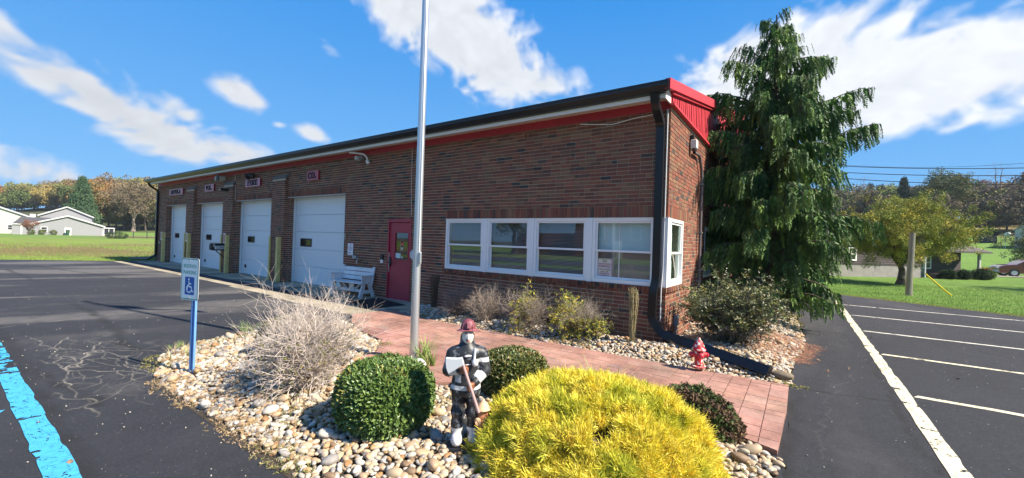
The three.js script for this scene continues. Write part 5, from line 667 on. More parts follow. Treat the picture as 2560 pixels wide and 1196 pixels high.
function leafCluster(n, len, wid, spread, seed, tilt = 0) { // n pointed leaves about a point
  const r = rng(seed), t = new TB(); for (let i = 0; i < n; i++) { const c = rdir(r).multiplyScalar(spread * Math.cbrt(r())), d = rdir(r); d.y = d.y * 0.6 + tilt; d.normalize(); const s = rdir(r).cross(d).normalize(), up = d.clone().cross(s), L = len * (0.7 + 0.6 * r()), w = wid * (0.7 + 0.6 * r()), k = 0.75 + 0.5 * r(), col = [k, k, k]; const a = c, m = c.clone().addScaledVector(d, L * 0.5).addScaledVector(up, L * 0.06), e = c.clone().addScaledVector(d, L); const p = m.clone().addScaledVector(s, w / 2).addScaledVector(up, -w * 0.15), q = m.clone().addScaledVector(s, -w / 2).addScaledVector(up, -w * 0.15); t.tri(a.toArray(), p.toArray(), m.toArray(), col); t.tri(p.toArray(), e.toArray(), m.toArray(), col); t.tri(a.toArray(), m.toArray(), q.toArray(), col); t.tri(q.toArray(), m.toArray(), e.toArray(), col); } return t.geo(); }
function compose(x, y, z, q, s) { return new THREE.Matrix4().compose(V(x, y, z), q, Array.isArray(s) ? V(...s) : V(s, s, s)); }
const qrand = r => new THREE.Quaternion().setFromEuler(new THREE.Euler(r() * 6.28, r() * 6.28, r() * 6.28));
const qup = (d, spin) => new THREE.Quaternion().setFromUnitVectors(V(0, 1, 0), d).multiply(new THREE.Quaternion().setFromAxisAngle(V(0, 1, 0), spin));
const pickc = (r, pal) => { const c = pal[Math.floor(r() * pal.length)], k = 0.8 + 0.4 * r(); return [c[0] * k, c[1] * k, c[2] * k]; };
// ---------------------------------------------------------------- clipped box shrubs
const boxLeaf = leafCluster(9, 0.9, 0.5, 0.55, 11, 0.25);
function boxBall(label, x, z, rx, h, n, pal, seed, group) {
  const t = thing('box_shrub', label, 'shrub', [x, 0.04, z], 0, group), r = rng(seed), cy = h * 0.47, ry = h * 0.53;
  const shape = d => { const e = 2.5, k = Math.pow(Math.pow(Math.abs(d.x), e) + Math.pow(Math.abs(d.y), e) + Math.pow(Math.abs(d.z), e), -1 / e); return k * (1 + 0.09 * (fbm(d.x * 2.2 + seed, d.y * 2.2, d.z * 2.2, 3) - 0.5)); };
  const core = new THREE.IcosahedronGeometry(1, 4), p = core.attributes.position; for (let i = 0; i < p.count; i++) { const d = V(p.getX(i), p.getY(i), p.getZ(i)).normalize(), k = shape(d) * 0.86; p.setXYZ(i, d.x * k * rx, Math.max(0.0, cy + d.y * k * ry), d.z * k * rx); } core.computeVertexNormals(); part('dark_core', core, mat([0.05, 0.042, 0.026], 1), t);  // added solid core blocks see-through, its dark tone stands in for inner shade
  const ms = [], cs = []; for (let i = 0; i < n; i++) { const d = rdir(r); if (d.y < -0.85) continue; const k = shape(d) * (0.90 + 0.12 * r()), y = cy + d.y * k * ry; if (y < 0.015) continue; ms.push(compose(d.x * k * rx, y, d.z * k * rx, qup(V(d.x + (r() - .5) * 0.7, d.y + 0.3 + (r() - .5) * 0.7, d.z + (r() - .5) * 0.7).normalize(), r() * 6.28), 0.026 + 0.014 * r())); const pn = fbm(d.x * 3, d.y * 3, d.z * 3 + seed, 2); cs.push(pickc(r, pn > 0.6 ? pal.slice(1) : pal.slice(0, -1))); }
  instanced('foliage', boxLeaf, leafGloss, ms, cs, t); return t;
}
const BOXG = [[0.085, 0.15, 0.032], [0.11, 0.185, 0.04], [0.07, 0.125, 0.032], [0.14, 0.205, 0.045], [0.22, 0.21, 0.05]];
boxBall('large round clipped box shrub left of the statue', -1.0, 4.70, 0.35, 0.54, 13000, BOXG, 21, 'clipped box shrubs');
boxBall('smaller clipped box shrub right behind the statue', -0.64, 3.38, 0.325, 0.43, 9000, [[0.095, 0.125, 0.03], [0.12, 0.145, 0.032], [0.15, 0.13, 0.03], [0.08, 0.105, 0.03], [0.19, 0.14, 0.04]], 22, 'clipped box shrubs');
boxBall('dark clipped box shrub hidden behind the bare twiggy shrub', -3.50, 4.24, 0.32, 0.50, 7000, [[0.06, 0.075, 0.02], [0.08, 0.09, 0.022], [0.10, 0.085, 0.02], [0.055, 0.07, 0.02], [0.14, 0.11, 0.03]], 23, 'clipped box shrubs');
// ---------------------------------------------------------------- golden threadleaf mound
{
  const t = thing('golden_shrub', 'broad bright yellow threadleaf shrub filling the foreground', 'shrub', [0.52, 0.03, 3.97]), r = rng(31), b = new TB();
  for (let i = 0; i < 9; i++) { const d = rdir(r); d.y = Math.abs(d.y) + 0.7; d.normalize(); const side = rdir(r).cross(d).normalize(), bendv = rdir(r).multiplyScalar(0.25), L = 0.7 + 0.5 * r(), w = 0.05, k = 0.8 + 0.4 * r(), o = rdir(r).multiplyScalar(0.12); o.y = 0; let prev = null; for (let s = 0; s <= 3; s++) { const u = s / 3, c = o.clone().addScaledVector(d, L * u).addScaledVector(bendv, u * u * L), ww = w * (1 - 0.75 * u), e = [c.clone().addScaledVector(side, ww).toArray(), c.clone().addScaledVector(side, -ww).toArray()]; if (prev) { const q = k * (0.82 + 0.25 * u); b.tri(prev[0], prev[1], e[1], [q, q, q]); b.tri(prev[0], e[1], e[0], [q, q, q]); } prev = e; } for (const sgn of [-1, 1]) { const c = o.clone().addScaledVector(d, L * 0.55), tip = c.clone().addScaledVector(d, L * 0.28).addScaledVector(side, sgn * 0.2); b.tri(c.clone().addScaledVector(d, 0.03).toArray(), c.clone().addScaledVector(d, -0.03).toArray(), tip.toArray(), [k, k, k]); } }
  const sprig = b.geo(), rx = 0.82, rz = 0.80, H = 0.47, shape = d => 1 + 0.20 * (fbm(d.x * 2.4 + 3, d.y * 2.4, d.z * 2.4, 3) - 0.5) + 0.26 * (fbm(d.x * 7, d.y * 7, d.z * 7 + 4, 2) - 0.5);
  const core = new THREE.IcosahedronGeometry(1, 5), p = core.attributes.position; for (let i = 0; i < p.count; i++) { const d = V(p.getX(i), p.getY(i), p.getZ(i)).normalize(), k = shape(d) * 0.86; p.setXYZ(i, d.x * k * rx, Math.max(0, d.y) * k * H, d.z * k * rz); } core.computeVertexNormals(); part('dark_core', core, mat([0.13, 0.10, 0.045], 1), t);  // core mound added under the sprigs, darker to paint the shade between them
  const ms = [], cs = [], pal = [[0.72, 0.63, 0.06], [0.78, 0.69, 0.08], [0.70, 0.59, 0.06], [0.64, 0.58, 0.06], [0.80, 0.72, 0.13], [0.68, 0.51, 0.06]], green = [[0.42, 0.45, 0.05], [0.55, 0.54, 0.05], [0.60, 0.54, 0.05]];
  for (let i = 0; i < 17000; i++) { const d = rdir(r); d.y = Math.abs(d.y); if (d.y < 0.02) continue; const k = shape(d) * (0.87 + 0.19 * Math.sqrt(r())), gap = fbm(d.x * 6 + 20, d.y * 6, d.z * 6, 2); if (gap > 0.72) continue; const o = V(d.x * 0.9 + (r() - .5) * 0.7, d.y + 0.55 + (r() - .5) * 0.6, d.z * 0.9 + (r() - .5) * 0.7).normalize(); ms.push(compose(d.x * k * rx, d.y * k * H, d.z * k * rz, qup(o, r() * 6.28), 0.052 + 0.038 * r())); const q = fbm(d.x * 4 + 9, d.y * 4, d.z * 4, 3) + (d.x < -0.5 ? 0.05 : 0); cs.push(pickc(r, q > 0.60 ? green : pal)); }
  instanced('foliage', sprig, new THREE.MeshPhysicalMaterial({ color: 0xffffff, vertexColors: true, roughness: 0.7, side: THREE.DoubleSide, transmission: 0.2, thickness: 0, ior: 1.3 }), ms, cs, t);
}
// low bronze juniper behind the golden shrub
{
  const t = thing('low_juniper', 'low bronze-brown juniper tucked behind the golden shrub', 'shrub', [1.02, 0.03, 3.0]), r = rng(33), ms = [], cs = []; const core = new THREE.SphereGeometry(1, 24, 12, 0, 6.2832, 0, Math.PI / 2); core.scale(0.33, 0.26, 0.26); part('dark_core', core, mat([0.05, 0.04, 0.025], 1), t);  // half-dome added as a core, dark to stand for shade inside the foliage
  for (let i = 0; i < 3600; i++) { const d = rdir(r); d.y = Math.abs(d.y); const k = 0.9 + 0.22 * r() * (0.6 + fbm(d.x * 4, d.y * 4, d.z * 4, 2)); ms.push(compose(d.x * k * 0.36, d.y * k * 0.29, d.z * k * 0.29, qup(V(d.x + (r() - .5), d.y + 0.4 + (r() - .5) * .6, d.z + (r() - .5)).normalize(), r() * 6), 0.022 + 0.014 * r())); cs.push(pickc(r, fbm(d.x * 3 + 2, d.y * 3, d.z * 3, 2) > 0.55 ? [[0.06, 0.10, 0.02], [0.09, 0.11, 0.025]] : [[0.13, 0.075, 0.04], [0.10, 0.06, 0.03], [0.17, 0.10, 0.05], [0.11, 0.09, 0.03]])); }
  instanced('foliage', boxLeaf, leafDull, ms, cs, t);
}
// ---------------------------------------------------------------- bare and half-bare twig shrubs
function twigs(tb, r, a, dir, len, rad_, depth, col, opt) { const n = opt.seg || 3; let p = a.clone(), d = dir.clone(); for (let i = 0; i < n; i++) { d.add(rdir(r).multiplyScalar(opt.wob)).add(V(0, opt.lift, 0)).normalize(); const q = p.clone().addScaledVector(d, len / n), r0 = rad_ * (1 - 0.5 * i / n), r1 = rad_ * (1 - 0.5 * (i + 1) / n), k = 0.8 + 0.4 * r(); tb.limb(p.toArray(), q.toArray(), r0, r1, depth > 1 ? 5 : 3, [col[0] * k, col[1] * k, col[2] * k]); if (depth > 0) { const m = opt.kids(depth, r); for (let c = 0; c < m; c++) { const s = rdir(r); s.addScaledVector(d, -s.dot(d)).normalize(); twigs(tb, r, p.clone().lerp(q, r()), d.clone().multiplyScalar(1 - opt.spread).addScaledVector(s, opt.spread).normalize(), len * (0.45 + 0.25 * r()), r1 * (opt.keep || 0.62), depth - 1, col, opt); } } if (opt.tips) opt.tips.push(q.clone()); p = q; } }
function twigShrub(label, x, y, z, h, w, stems, col, seed, leaves, group, thin = 1) {
  const t = thing('twig_shrub', label, 'shrub', [x, y, z], 0, group), r = rng(seed), tb = new TB(), tips = [];
  for (let i = 0; i < stems; i++) { const a = i / stems * 6.283 + r(), s = w / h * (0.25 + 0.75 * r()); twigs(tb, r, V(Math.cos(a) * 0.05, 0, Math.sin(a) * 0.05), V(Math.cos(a) * s, 1, Math.sin(a) * s).normalize(), h * (0.62 + 0.25 * r()), 0.009 * thin, 3, col, { seg: 3, wob: 0.26, lift: 0.05, spread: 0.5, keep: 0.85, kids: (d, q) => d === 3 ? 2 : d === 2 ? 2 : q() < 0.75 ? 2 : 1, tips }); }
  part('stems', tb.geo(), vcol, t);
  if (leaves) { const ms = [], cs = []; for (let i = 0; i < leaves.n; i++) { const q = tips[Math.floor(r() * tips.length)]; if (leaves.where && !leaves.where(q, r)) continue; ms.push(compose(q.x + (r() - .5) * 0.06, q.y + (r() - .5) * 0.06, q.z + (r() - .5) * 0.06, qrand(r), leaves.size * (0.7 + 0.6 * r()))); cs.push(pickc(r, leaves.pal)); } instanced('foliage', boxLeaf, leafDull, ms, cs, t); }
  return t;
}
twigShrub('large bare grey twiggy shrub between the sign and the flagpole', -2.22, 0.05, 4.70, 0.84, 0.42, 28, [0.56, 0.48, 0.42], 41, { n: 900, size: 0.016, pal: [[0.16, 0.17, 0.04], [0.25, 0.21, 0.06], [0.12, 0.13, 0.03]], where: q => q.y < 0.6 && q.y > 0.1 }, undefined, 1.15);
const GY = [[0.24, 0.25, 0.035], [0.42, 0.36, 0.04], [0.14, 0.19, 0.03], [0.50, 0.40, 0.05], [0.20, 0.22, 0.04]];
twigShrub('bare twiggy shrub by the wall, nearest the door', -3.80, 0.1, 0.72, 0.52, 0.4, 16, [0.27, 0.22, 0.18], 42, null, 'shrubs along the window wall', 0.8);
twigShrub('second bare twiggy shrub along the wall', -3.08, 0.1, 0.78, 0.58, 0.45, 18, [0.32, 0.265, 0.215], 43, null, 'shrubs along the window wall', 0.8);
twigShrub('half-bare shrub with a yellow-green middle under the third window', -2.15, 0.1, 0.76, 0.66, 0.55, 18, [0.29, 0.24, 0.20], 44, { n: 1500, size: 0.026, pal: GY, where: (q, r) => Math.abs(q.x + 0.02) < 0.13 }, 'shrubs along the window wall', 0.8);
twigShrub('wide yellow-green shrub with bare twigs under the last window', -1.18, 0.1, 0.68, 0.58, 0.62, 20, [0.28, 0.235, 0.19], 45, { n: 2400, size: 0.026, pal: GY, where: (q, r) => q.x < -0.02 || q.y < 0.3 }, 'shrubs along the window wall', 0.8);
function columnShrub(label, x, y, z, h, w, col, seed, group) { const t = thing('column_shrub', label, 'shrub', [x, y, z], 0, group), r = rng(seed), tb = new TB(); for (let i = 0; i < 46; i++) { const a = r() * 6.283, q = w * Math.sqrt(r()) * 0.5; let p = V(Math.cos(a) * q * 0.5, 0, Math.sin(a) * q * 0.5); const top = V(Math.cos(a) * q * 1.15, h * (0.8 + 0.2 * r()), Math.sin(a) * q * 1.15); for (let k = 1; k <= 6; k++) { const n = p.clone().lerp(top, 1 / (7 - k)).add(rdir(r).multiplyScalar(0.008)); const s = 0.8 + 0.4 * r(); tb.limb(p.toArray(), n.toArray(), 0.005, 0.004, 4, col.map(c => c * s)); for (let m = 0; m < 3; m++) { const b0 = p.clone().lerp(n, r()), e = b0.clone().add(rdir(r).multiplyScalar(0.03)).add(V(0, 0.03, 0)); tb.limb(b0.toArray(), e.toArray(), 0.003, 0.001, 3, col.map(c => c * (0.8 + 0.5 * r()))); } p = n; } } part('stems', tb.geo(), vcol, t); const ms = [], cs = []; for (let i = 0; i < 420; i++) { const a = r() * 6.283, q = w * 0.5; ms.push(compose(Math.cos(a) * q * r(), r() * h * 0.95, Math.sin(a) * q * r(), qrand(r), 0.012)); cs.push(pickc(r, [col, [0.22, 0.2, 0.07], [0.3, 0.24, 0.1]])); } instanced('foliage', boxLeaf, leafDull, ms, cs, t); }
columnShrub('narrow upright brown shrub right of the red door', -4.72, 0.08, 0.52, 0.78, 0.2, [0.10, 0.075, 0.055], 47, 'narrow upright shrubs');
columnShrub('narrow upright tan shrub just left of the corner downspout', -0.32, 0.1, 0.62, 0.86, 0.13, [0.30, 0.25, 0.13], 48, 'narrow upright shrubs');
// evergreen shrub with dead grey wood by the corner
{
  const t = thing('rhododendron', 'dark evergreen shrub with grey dead twigs in front of the weeping tree', 'shrub', [0.93, 0.08, -0.42]), r = rng(49), tb = new TB(), tips = [];
  for (let i = 0; i < 24; i++) { const a = i / 24 * 6.283 + r(), s = 0.2 + 0.48 * r(); twigs(tb, r, V(Math.cos(a) * 0.08, 0, Math.sin(a) * 0.08), V(Math.cos(a) * s, 1, Math.sin(a) * s).normalize(), 0.60 + 0.18 * r(), 0.011, 2, [0.22, 0.20, 0.17], { seg: 3, wob: 0.2, lift: 0.04, spread: 0.5, kids: (d, q) => 2, tips }); }
  part('stems', tb.geo(), vcol, t); const ms = [], cs = [], gm = [], gc = []; const lf = leafCluster(7, 0.9, 0.32, 0.2, 13, 0.3);
  for (let i = 0; i < 2600; i++) { const q = tips[Math.floor(r() * tips.length)]; if (q.y > 0.36 || r() < 0.25) { ms.push(compose(q.x * 1.05, q.y + 0.03 * r(), q.z * 1.05, qup(V((r() - .5), 1, (r() - .5)).normalize(), r() * 6), 0.055 + 0.03 * r())); cs.push(pickc(r, [[0.06, 0.08, 0.028], [0.08, 0.105, 0.036], [0.05, 0.065, 0.028], [0.20, 0.20, 0.05], [0.12, 0.11, 0.05], [0.16, 0.17, 0.06]])); } else { gm.push(compose(q.x, q.y, q.z, qrand(r), 0.05)); gc.push(pickc(r, [[0.2, 0.19, 0.16], [0.14, 0.13, 0.11], [0.09, 0.085, 0.06]])); } }
  instanced('foliage', lf, leafGloss, ms, cs, t); instanced('dead_foliage', lf, leafDull, gm, gc, t);
}
// ---------------------------------------------------------------- the weeping conifer
{
  const t = thing('weeping_conifer', 'tall dark green weeping conifer beside the sunlit gable wall', 'tree', [1.18, 0, -4.2]), r = rng(55), tb = new TB(), bark = [0.10, 0.07, 0.05];
  const H = 7.0, trunk = y => V(0.05 * Math.sin(y * 1.3), y, 0.05 * Math.cos(y * 1.1)); for (let y = 0; y < H; y += 0.25) tb.limb(trunk(y).toArray(), trunk(Math.min(H, y + 0.25)).toArray(), 0.13 * (1 - y / (H + 0.3)) + 0.008, 0.13 * (1 - (y + 0.25) / (H + 0.3)) + 0.008, 8, bark);
  const tk = part('trunk', tb.geo(), vcol, t); const bb = new TB();
  // a hanging spray: unit length downwards, flat ferny side shoots
  const spray = seed => { const q = rng(seed), s = new TB(), N = 11; for (let i = 0; i < N; i++) { const u = (i + 0.5) / N; for (const sg of [-1, 1]) { const y = -u, L = 0.17 * (1 - 0.5 * u) * (0.75 + 0.5 * q()), a = [0.03 * Math.sin(u * 5), y, 0.02 * Math.cos(u * 4)], e = [a[0] + sg * L * 0.62, y - L * 0.95, a[2] + (q() - .5) * 0.14], w = 0.026, k = 0.7 + 0.55 * q(); s.tri([a[0], y + w, a[2]], [a[0] + sg * L * 0.25, y - L * 0.55, a[2] + 0.02], e, [k, k, k]); s.tri([a[0], y + w, a[2]], e, [a[0] + sg * L * 0.55, y - L * 0.30, a[2] - 0.02], [k, k, k]); const m = [(a[0] + e[0]) / 2, (a[1] + e[1]) / 2, (a[2] + e[2]) / 2], e2 = [m[0] + sg * L * 0.3, m[1] - L * 0.18, m[2] + 0.05 * (q() - .5)]; s.tri([m[0], m[1] + 0.02, m[2]], [m[0], m[1] - 0.03, m[2]], e2, [k * 1.1, k * 1.1, k * 1.1]); } } s.tri([0, -0.9, 0], [0.025, -1.0, 0], [0, -1.12, 0.0], [1.1, 1.1, 1.1]); return s.geo(); };
  const SP = [spray(1), spray(2), spray(3)], ms = [[], [], []], cs = [[], [], []], pal = [[0.075, 0.15, 0.04], [0.10, 0.185, 0.046], [0.062, 0.13, 0.042], [0.12, 0.215, 0.05], [0.085, 0.155, 0.055]], bright = [[0.17, 0.29, 0.055], [0.15, 0.26, 0.06], [0.21, 0.32, 0.065]];
  const prof = [[0, 1.0], [0.6, 1.55], [1.2, 1.85], [2.2, 1.8], [3.2, 1.58], [4.2, 1.40], [5.0, 1.08], [5.8, 0.72], [6.5, 0.38], [7.1, 0.08]];
  function branch(y0, az, L, rise, droop, dens = 1, brightShare = 0) {  // last argument raises the share of lighter green sprays
    const n = Math.max(4, Math.round(L / 0.12)); let p = trunk(y0); const path = [p]; for (let i = 1; i <= n; i++) { const u = i / n; path.push(V(trunk(y0).x + Math.sin(az) * L * u, y0 + L * (rise * u - droop * u * u * u), trunk(y0).z - Math.cos(az) * L * u).add(rdir(r).multiplyScalar(0.02))); }
    for (let i = 0; i < n; i++) bb.limb(path[i].toArray(), path[i + 1].toArray(), 0.03 * (1 - i / n) * Math.min(1, L) + 0.004, 0.03 * (1 - (i + 1) / n) * Math.min(1, L) + 0.003, 5, bark);
    for (let i = 1; i <= n; i++) { const u = i / n, m = Math.round((u < 0.3 ? 2.2 : 5.2) * dens); for (let k = 0; k < m; k++) { const a = r() * 6.283, off = 0.16 * r(), q = path[i].clone().add(V(Math.cos(a) * off, 0.03 * r(), Math.sin(a) * off)); const len = (0.22 + 0.40 * r()) * (0.75 + 0.45 * Math.sin(Math.PI * Math.min(1, u * 1.05))) * Math.min(1, 0.45 + L * 0.45); const out = V(Math.sin(az) * (0.10 + 0.28 * r()) + (r() - .5) * 0.3, 1, -Math.cos(az) * (0.10 + 0.28 * r()) + (r() - .5) * 0.3); if (q.y - len < 0.2 || (q.y < 1.6 && q.x > 1.25)) continue; out.x *= -1; out.z *= -1; out.normalize(); const w = Math.floor(r() * 3); ms[w].push(compose(q.x, q.y, q.z, qup(out, r() * 6.283), [len * (1.0 + 0.5 * r()), len, len * (1.0 + 0.5 * r())])); cs[w].push(pickc(r, r() < 0.10 + brightShare ? bright : pal)); } }
  }
  const lat = (side) => Math.atan2(0.819 * side, 0.574 * side); // towards the right / left of the view
  let i = 0; for (let y = 0.62; y < 6.75; y += y < 2.6 ? 0.06 : 0.075, i++) { const L = lerpTable(prof, y) * (y < 2.6 ? 0.60 + 0.52 * r() : 0.42 + 0.72 * r()); branch(y, i * 2.39996 + (r() - .5) * 0.7, L, y < 1 ? 0.12 : 0.38 + 0.35 * r(), 0.25 + 0.4 * r(), y < 2.6 ? 1.05 : 1.3, r() < 0.14 ? 0.45 : 0); }
  const A = (sx, fwd) => Math.atan2(0.819 * sx - 0.574 * fwd, 0.574 * sx + 0.819 * fwd); // azimuth of a heading given across and into the view
  branch(3.25, A(1, 0.1), 2.75, 0.72, 0.20, 0.95, 0.1); branch(4.35, A(1, -0.25), 1.85, 0.62, 0.15, 1, 0.1); branch(5.2, A(1, 0.2), 1.45, 0.95, 0.25, 1); branch(4.0, A(1, 0.4), 1.6, 0.5, 0.2, 1);
  branch(4.75, A(-1, 0.1), 1.6, 0.55, 0.35, 1); branch(5.25, A(-1, -0.3), 1.3, 0.7, 0.35, 1); branch(5.7, A(-1, 0.4), 0.75, 1.1, 0.2, 0.9); branch(3.9, A(-1, -0.2), 1.75, 0.45, 0.35, 1.1); branch(3.1, A(-1, -0.3), 1.85, 0.45, 0.4, 1.2); branch(1.6, A(-1, -0.4), 1.95, 0.2, 0.25, 1.2); branch(0.9, A(-1, -0.2), 1.9, 0.1, 0.15, 1.1); branch(1.15, A(1, 0.2), 1.4, 0.15, 0.15, 1.2, 0.3); branch(0.7, A(0.2, -1), 1.6, 0.05, 0.1, 1.2, 0.1); branch(0.85, A(-0.5, -0.8), 1.7, 0.05, 0.1, 1.2, 0.1); branch(2.4, A(-0.8, -1), 1.7, 0.4, 0.4, 1.1, 0.3); branch(3.3, A(0.1, -1), 1.5, 0.4, 0.5, 1.2, 0.3); branch(1.9, A(0.3, -1), 1.3, 0.35, 0.35, 1.2, 0.3); branch(2.7, A(-0.3, -1), 2.1, 0.35, 0.4, 1.2, 0.1); branch(4.0, A(-0.5, -1), 2.0, 0.4, 0.4, 1.0);
  branch(6.6, A(1, 0), 0.35, 0.9, 0.6, 1); branch(6.75, A(-0.7, 0.5), 0.3, 1.0, 0.6, 1); branch(6.9, A(0.8, -0.6), 0.22, 1.2, 0.3, 0.8);
  part('branches', bb.geo(), vcol, tk);
  const cm = leafMat(0.6, 0.12); for (let k = 0; k < 3; k++) instanced('hanging_sprays', SP[k], cm, ms[k], cs[k], t);
}
// ---------------------------------------------------------------- tufts, mats, needles, leaves on the ground
const bladeTuft = (n, seed, droop) => { const r = rng(seed), b = new TB(); for (let i = 0; i < n; i++) { const a = r() * 6.283, s = 0.25 + droop * r(), L = 0.6 + 0.5 * r(), w = 0.02, dx = Math.cos(a), dz = Math.sin(a), k = 0.75 + 0.5 * r(); const p = u => [dx * s * u * u * L + dx * 0.05, L * (u - 0.35 * s * u * u), dz * s * u * u * L + dz * 0.05]; let pr = null; for (let j = 0; j <= 3; j++) { const u = j / 3, c = p(u), ww = w * (1 - u * 0.9), e = [[c[0] - dz * ww, c[1], c[2] + dx * ww], [c[0] + dz * ww, c[1], c[2] - dx * ww]]; if (pr) { b.tri(pr[0], pr[1], e[1], [k, k, k]); b.tri(pr[0], e[1], e[0], [k, k, k]); } pr = e; } } return b.geo(); };
{
  const T1 = bladeTuft(16, 3, 0.8), r = rng(81);
  const tuft = (label, x, z, h, n, spread, pal, group) => { const ms = [], cs = []; for (let i = 0; i < n; i++) { const a = r() * 6.283, q = spread * Math.sqrt(r()); ms.push(compose(Math.cos(a) * q, 0.0, Math.sin(a) * q, new THREE.Quaternion().setFromAxisAngle(V(0, 1, 0), r() * 6), h * (0.6 + 0.6 * r()))); cs.push(pickc(r, pal)); } const t = thing('grass_tuft', label, 'grass', [x, 0.04, z], 0, group); instanced('blades', T1, leafDull, ms, cs, t); };
  const grn = [[0.16, 0.26, 0.05], [0.22, 0.31, 0.07], [0.30, 0.33, 0.10]], dry = [[0.38, 0.30, 0.20], [0.30, 0.22, 0.15], [0.45, 0.38, 0.25]];
  tuft('green grass tuft at the foot of the flagpole', -2.0, 3.3, 0.34, 9, 0.12, [...grn, dry[2]]); tuft('green weed tuft at the back edge of the stones by the asphalt', -5.3, 3.92, 0.2, 10, 0.16, grn); tuft('weedy tuft beside the blue sign post', -4.55, 4.9, 0.16, 14, 0.28, [...grn, ...dry]); tuft('dry purple-brown stalks behind the golden shrub', 0.35, 3.0, 0.46, 4, 0.1, [[0.24, 0.15, 0.14], [0.3, 0.2, 0.17]]); tuft('thin green stalks behind the golden shrub', 0.12, 3.0, 0.42, 3, 0.08, grn); tuft('dry wispy stalks left of the golden shrub', -0.25, 3.1, 0.34, 4, 0.12, dry); tuft('small weed at the left tip of the stone bed', -4.95, 4.98, 0.12, 7, 0.1, grn); tuft('weed by the foot of the bare shrub', -2.35, 4.5, 0.16, 7, 0.15, [...grn, [0.45, 0.42, 0.06]]);
  // creeping mats spilling over the edges
  const ms = [], cs = [], mg = leafCluster(10, 0.8, 0.3, 0.6, 17, 0.5); const mats = [[-4.4, 5.25, 0.5, 0.18, 0], [-3.5, 5.42, 0.45, 0.16, 1], [-2.1, 5.42, 0.35, 0.14, 1], [-1.7, 5.4, 0.55, 0.14, 1], [-2.9, 5.46, 0.3, 0.1, 1], [-1.2, 5.43, 0.4, 0.12, 0], [-1.55, 4.95, 0.4, 0.25, 0], [-2.3, 4.85, 0.35, 0.2, 0], [-0.95, 4.05, 0.2, 0.2, 0], [-5.0, 4.4, 0.25, 0.5, 0], [1.72, 0.98, 0.2, 0.10, 2], [1.72, -4.2, 0.16, 0.45, 2], [1.66, -5.4, 0.22, 0.4, 2], [1.68, -3.2, .12, .3, 2], [1.0, 0.35, 0.22, 0.12, 0], [-4.4, 1.1, 0.35, 0.1, 0], [-2.3, 1.05, 0.5, 0.08, 0], [-1.2, 1.0, 0.4, 0.12, 0], [-3.2, 3.05, 0.2, 0.15, 0], [-2.65, 3.35, 0.15, 0.2, 0], [-2.02, 2.52, 0.09, 0.05, 0], [-1.5, 2.3, 0.06, 0.03, 0], [-2.8, 2.62, 0.06, 0.03, 0], [1.45, 3.5, 0.2, 0.1, 0], [-0.35, 0.5, 0.14, 0.12, 0], [-1.95, 0.95, 0.18, 0.15, 0], [-1.0, 1.02, .2, .12, 0]], pals = [[[0.20, 0.19, 0.055], [0.27, 0.23, 0.09], [0.15, 0.16, 0.045], [0.30, 0.26, 0.12]], [[0.34, 0.24, 0.14], [0.28, 0.21, 0.10], [0.40, 0.29, 0.18]], [[0.33, 0.30, 0.06], [0.22, 0.24, 0.05], [0.40, 0.32, 0.10]]];
  for (const [x, z, sx, sz, p] of mats) for (let i = 0; i < 2200 * sx * Math.max(sz, 0.1); i++) { const a = r() * 6.283, q = Math.sqrt(r()) * (0.65 + 0.7 * fbm(Math.cos(a) * 1.5 + x, Math.sin(a) * 1.5 + z, 3, 3)); const px = x + Math.cos(a) * q * sx, pz = z + Math.sin(a) * q * sz, h = inPoly(px, pz, bedFront) || inPoly(px, pz, bedWall) ? bedH(px, pz) + 0.018 : inPoly(px, pz, pathPoly) ? 0.043 : 0.004; ms.push(compose(px, h + 0.006 * r(), pz, qrand(r), 0.016 + 0.012 * r())); cs.push(pickc(r, pals[p])); }
  tag(instanced('creeping_groundcover', mg, leafDull, ms, cs, scene), 'low creeping weeds spilling over the bed edges', 'ground cover');
  // rust-coloured needles under the tree
  const nb = new TB(); nb.tri([0, 0.0, 0], [0.02, 0.0, 0.5], [-0.02, 0.0, 0.5], [1, 1, 1]); nb.tri([0.02, 0, 0.5], [0, 0.03, 1], [-0.02, 0, 0.5], [1, 1, 1]); const nm = [], nc = []; for (let i = 0; i < 3800; i++) { const a = r() * 6.283, q = Math.sqrt(r()) * (0.5 + 0.9 * fbm(Math.cos(a) * 2 + 1, Math.sin(a) * 2, 9, 2)), px = 1.55 + Math.cos(a) * q * 0.5, pz = -1.15 + Math.sin(a) * q * 1.1; nm.push(compose(px, (inPoly(px, pz, bedWall) ? bedH(px, pz) + 0.028 : 0.005) + 0.01 * r(), pz, new THREE.Quaternion().setFromEuler(new THREE.Euler((r() - .5) * 0.3, r() * 6.28, 0)), 0.05 + 0.09 * r())); nc.push(pickc(r, [[0.42, 0.14, 0.07], [0.50, 0.22, 0.11], [0.34, 0.12, 0.06], [0.5, 0.3, 0.18]])); }
  tag(instanced('fallen_needles', nb.geo(), leafDull, nm, nc, scene), 'rust-coloured fallen needles beside the evergreen shrub', 'needles');
  const lm = [], lc = [], lg = leafCluster(1, 1, 0.6, 0, 19); for (const [x, z] of [[2.05, -0.6], [2.12, 0.0], [2.35, -0.35], [1.95, -1.5], [3.5, -0.8], [-1.75, 6.35], [-2.25, 6.33], [2.9, -3.3]]) { lm.push(compose(x, 0.012, z, new THREE.Quaternion().setFromEuler(new THREE.Euler(1.4 * (r() - .5), r() * 6, 0)), 0.04 + 0.025 * r())); lc.push(pickc(r, [[0.4, 0.2, 0.1], [0.5, 0.34, 0.2]])); }
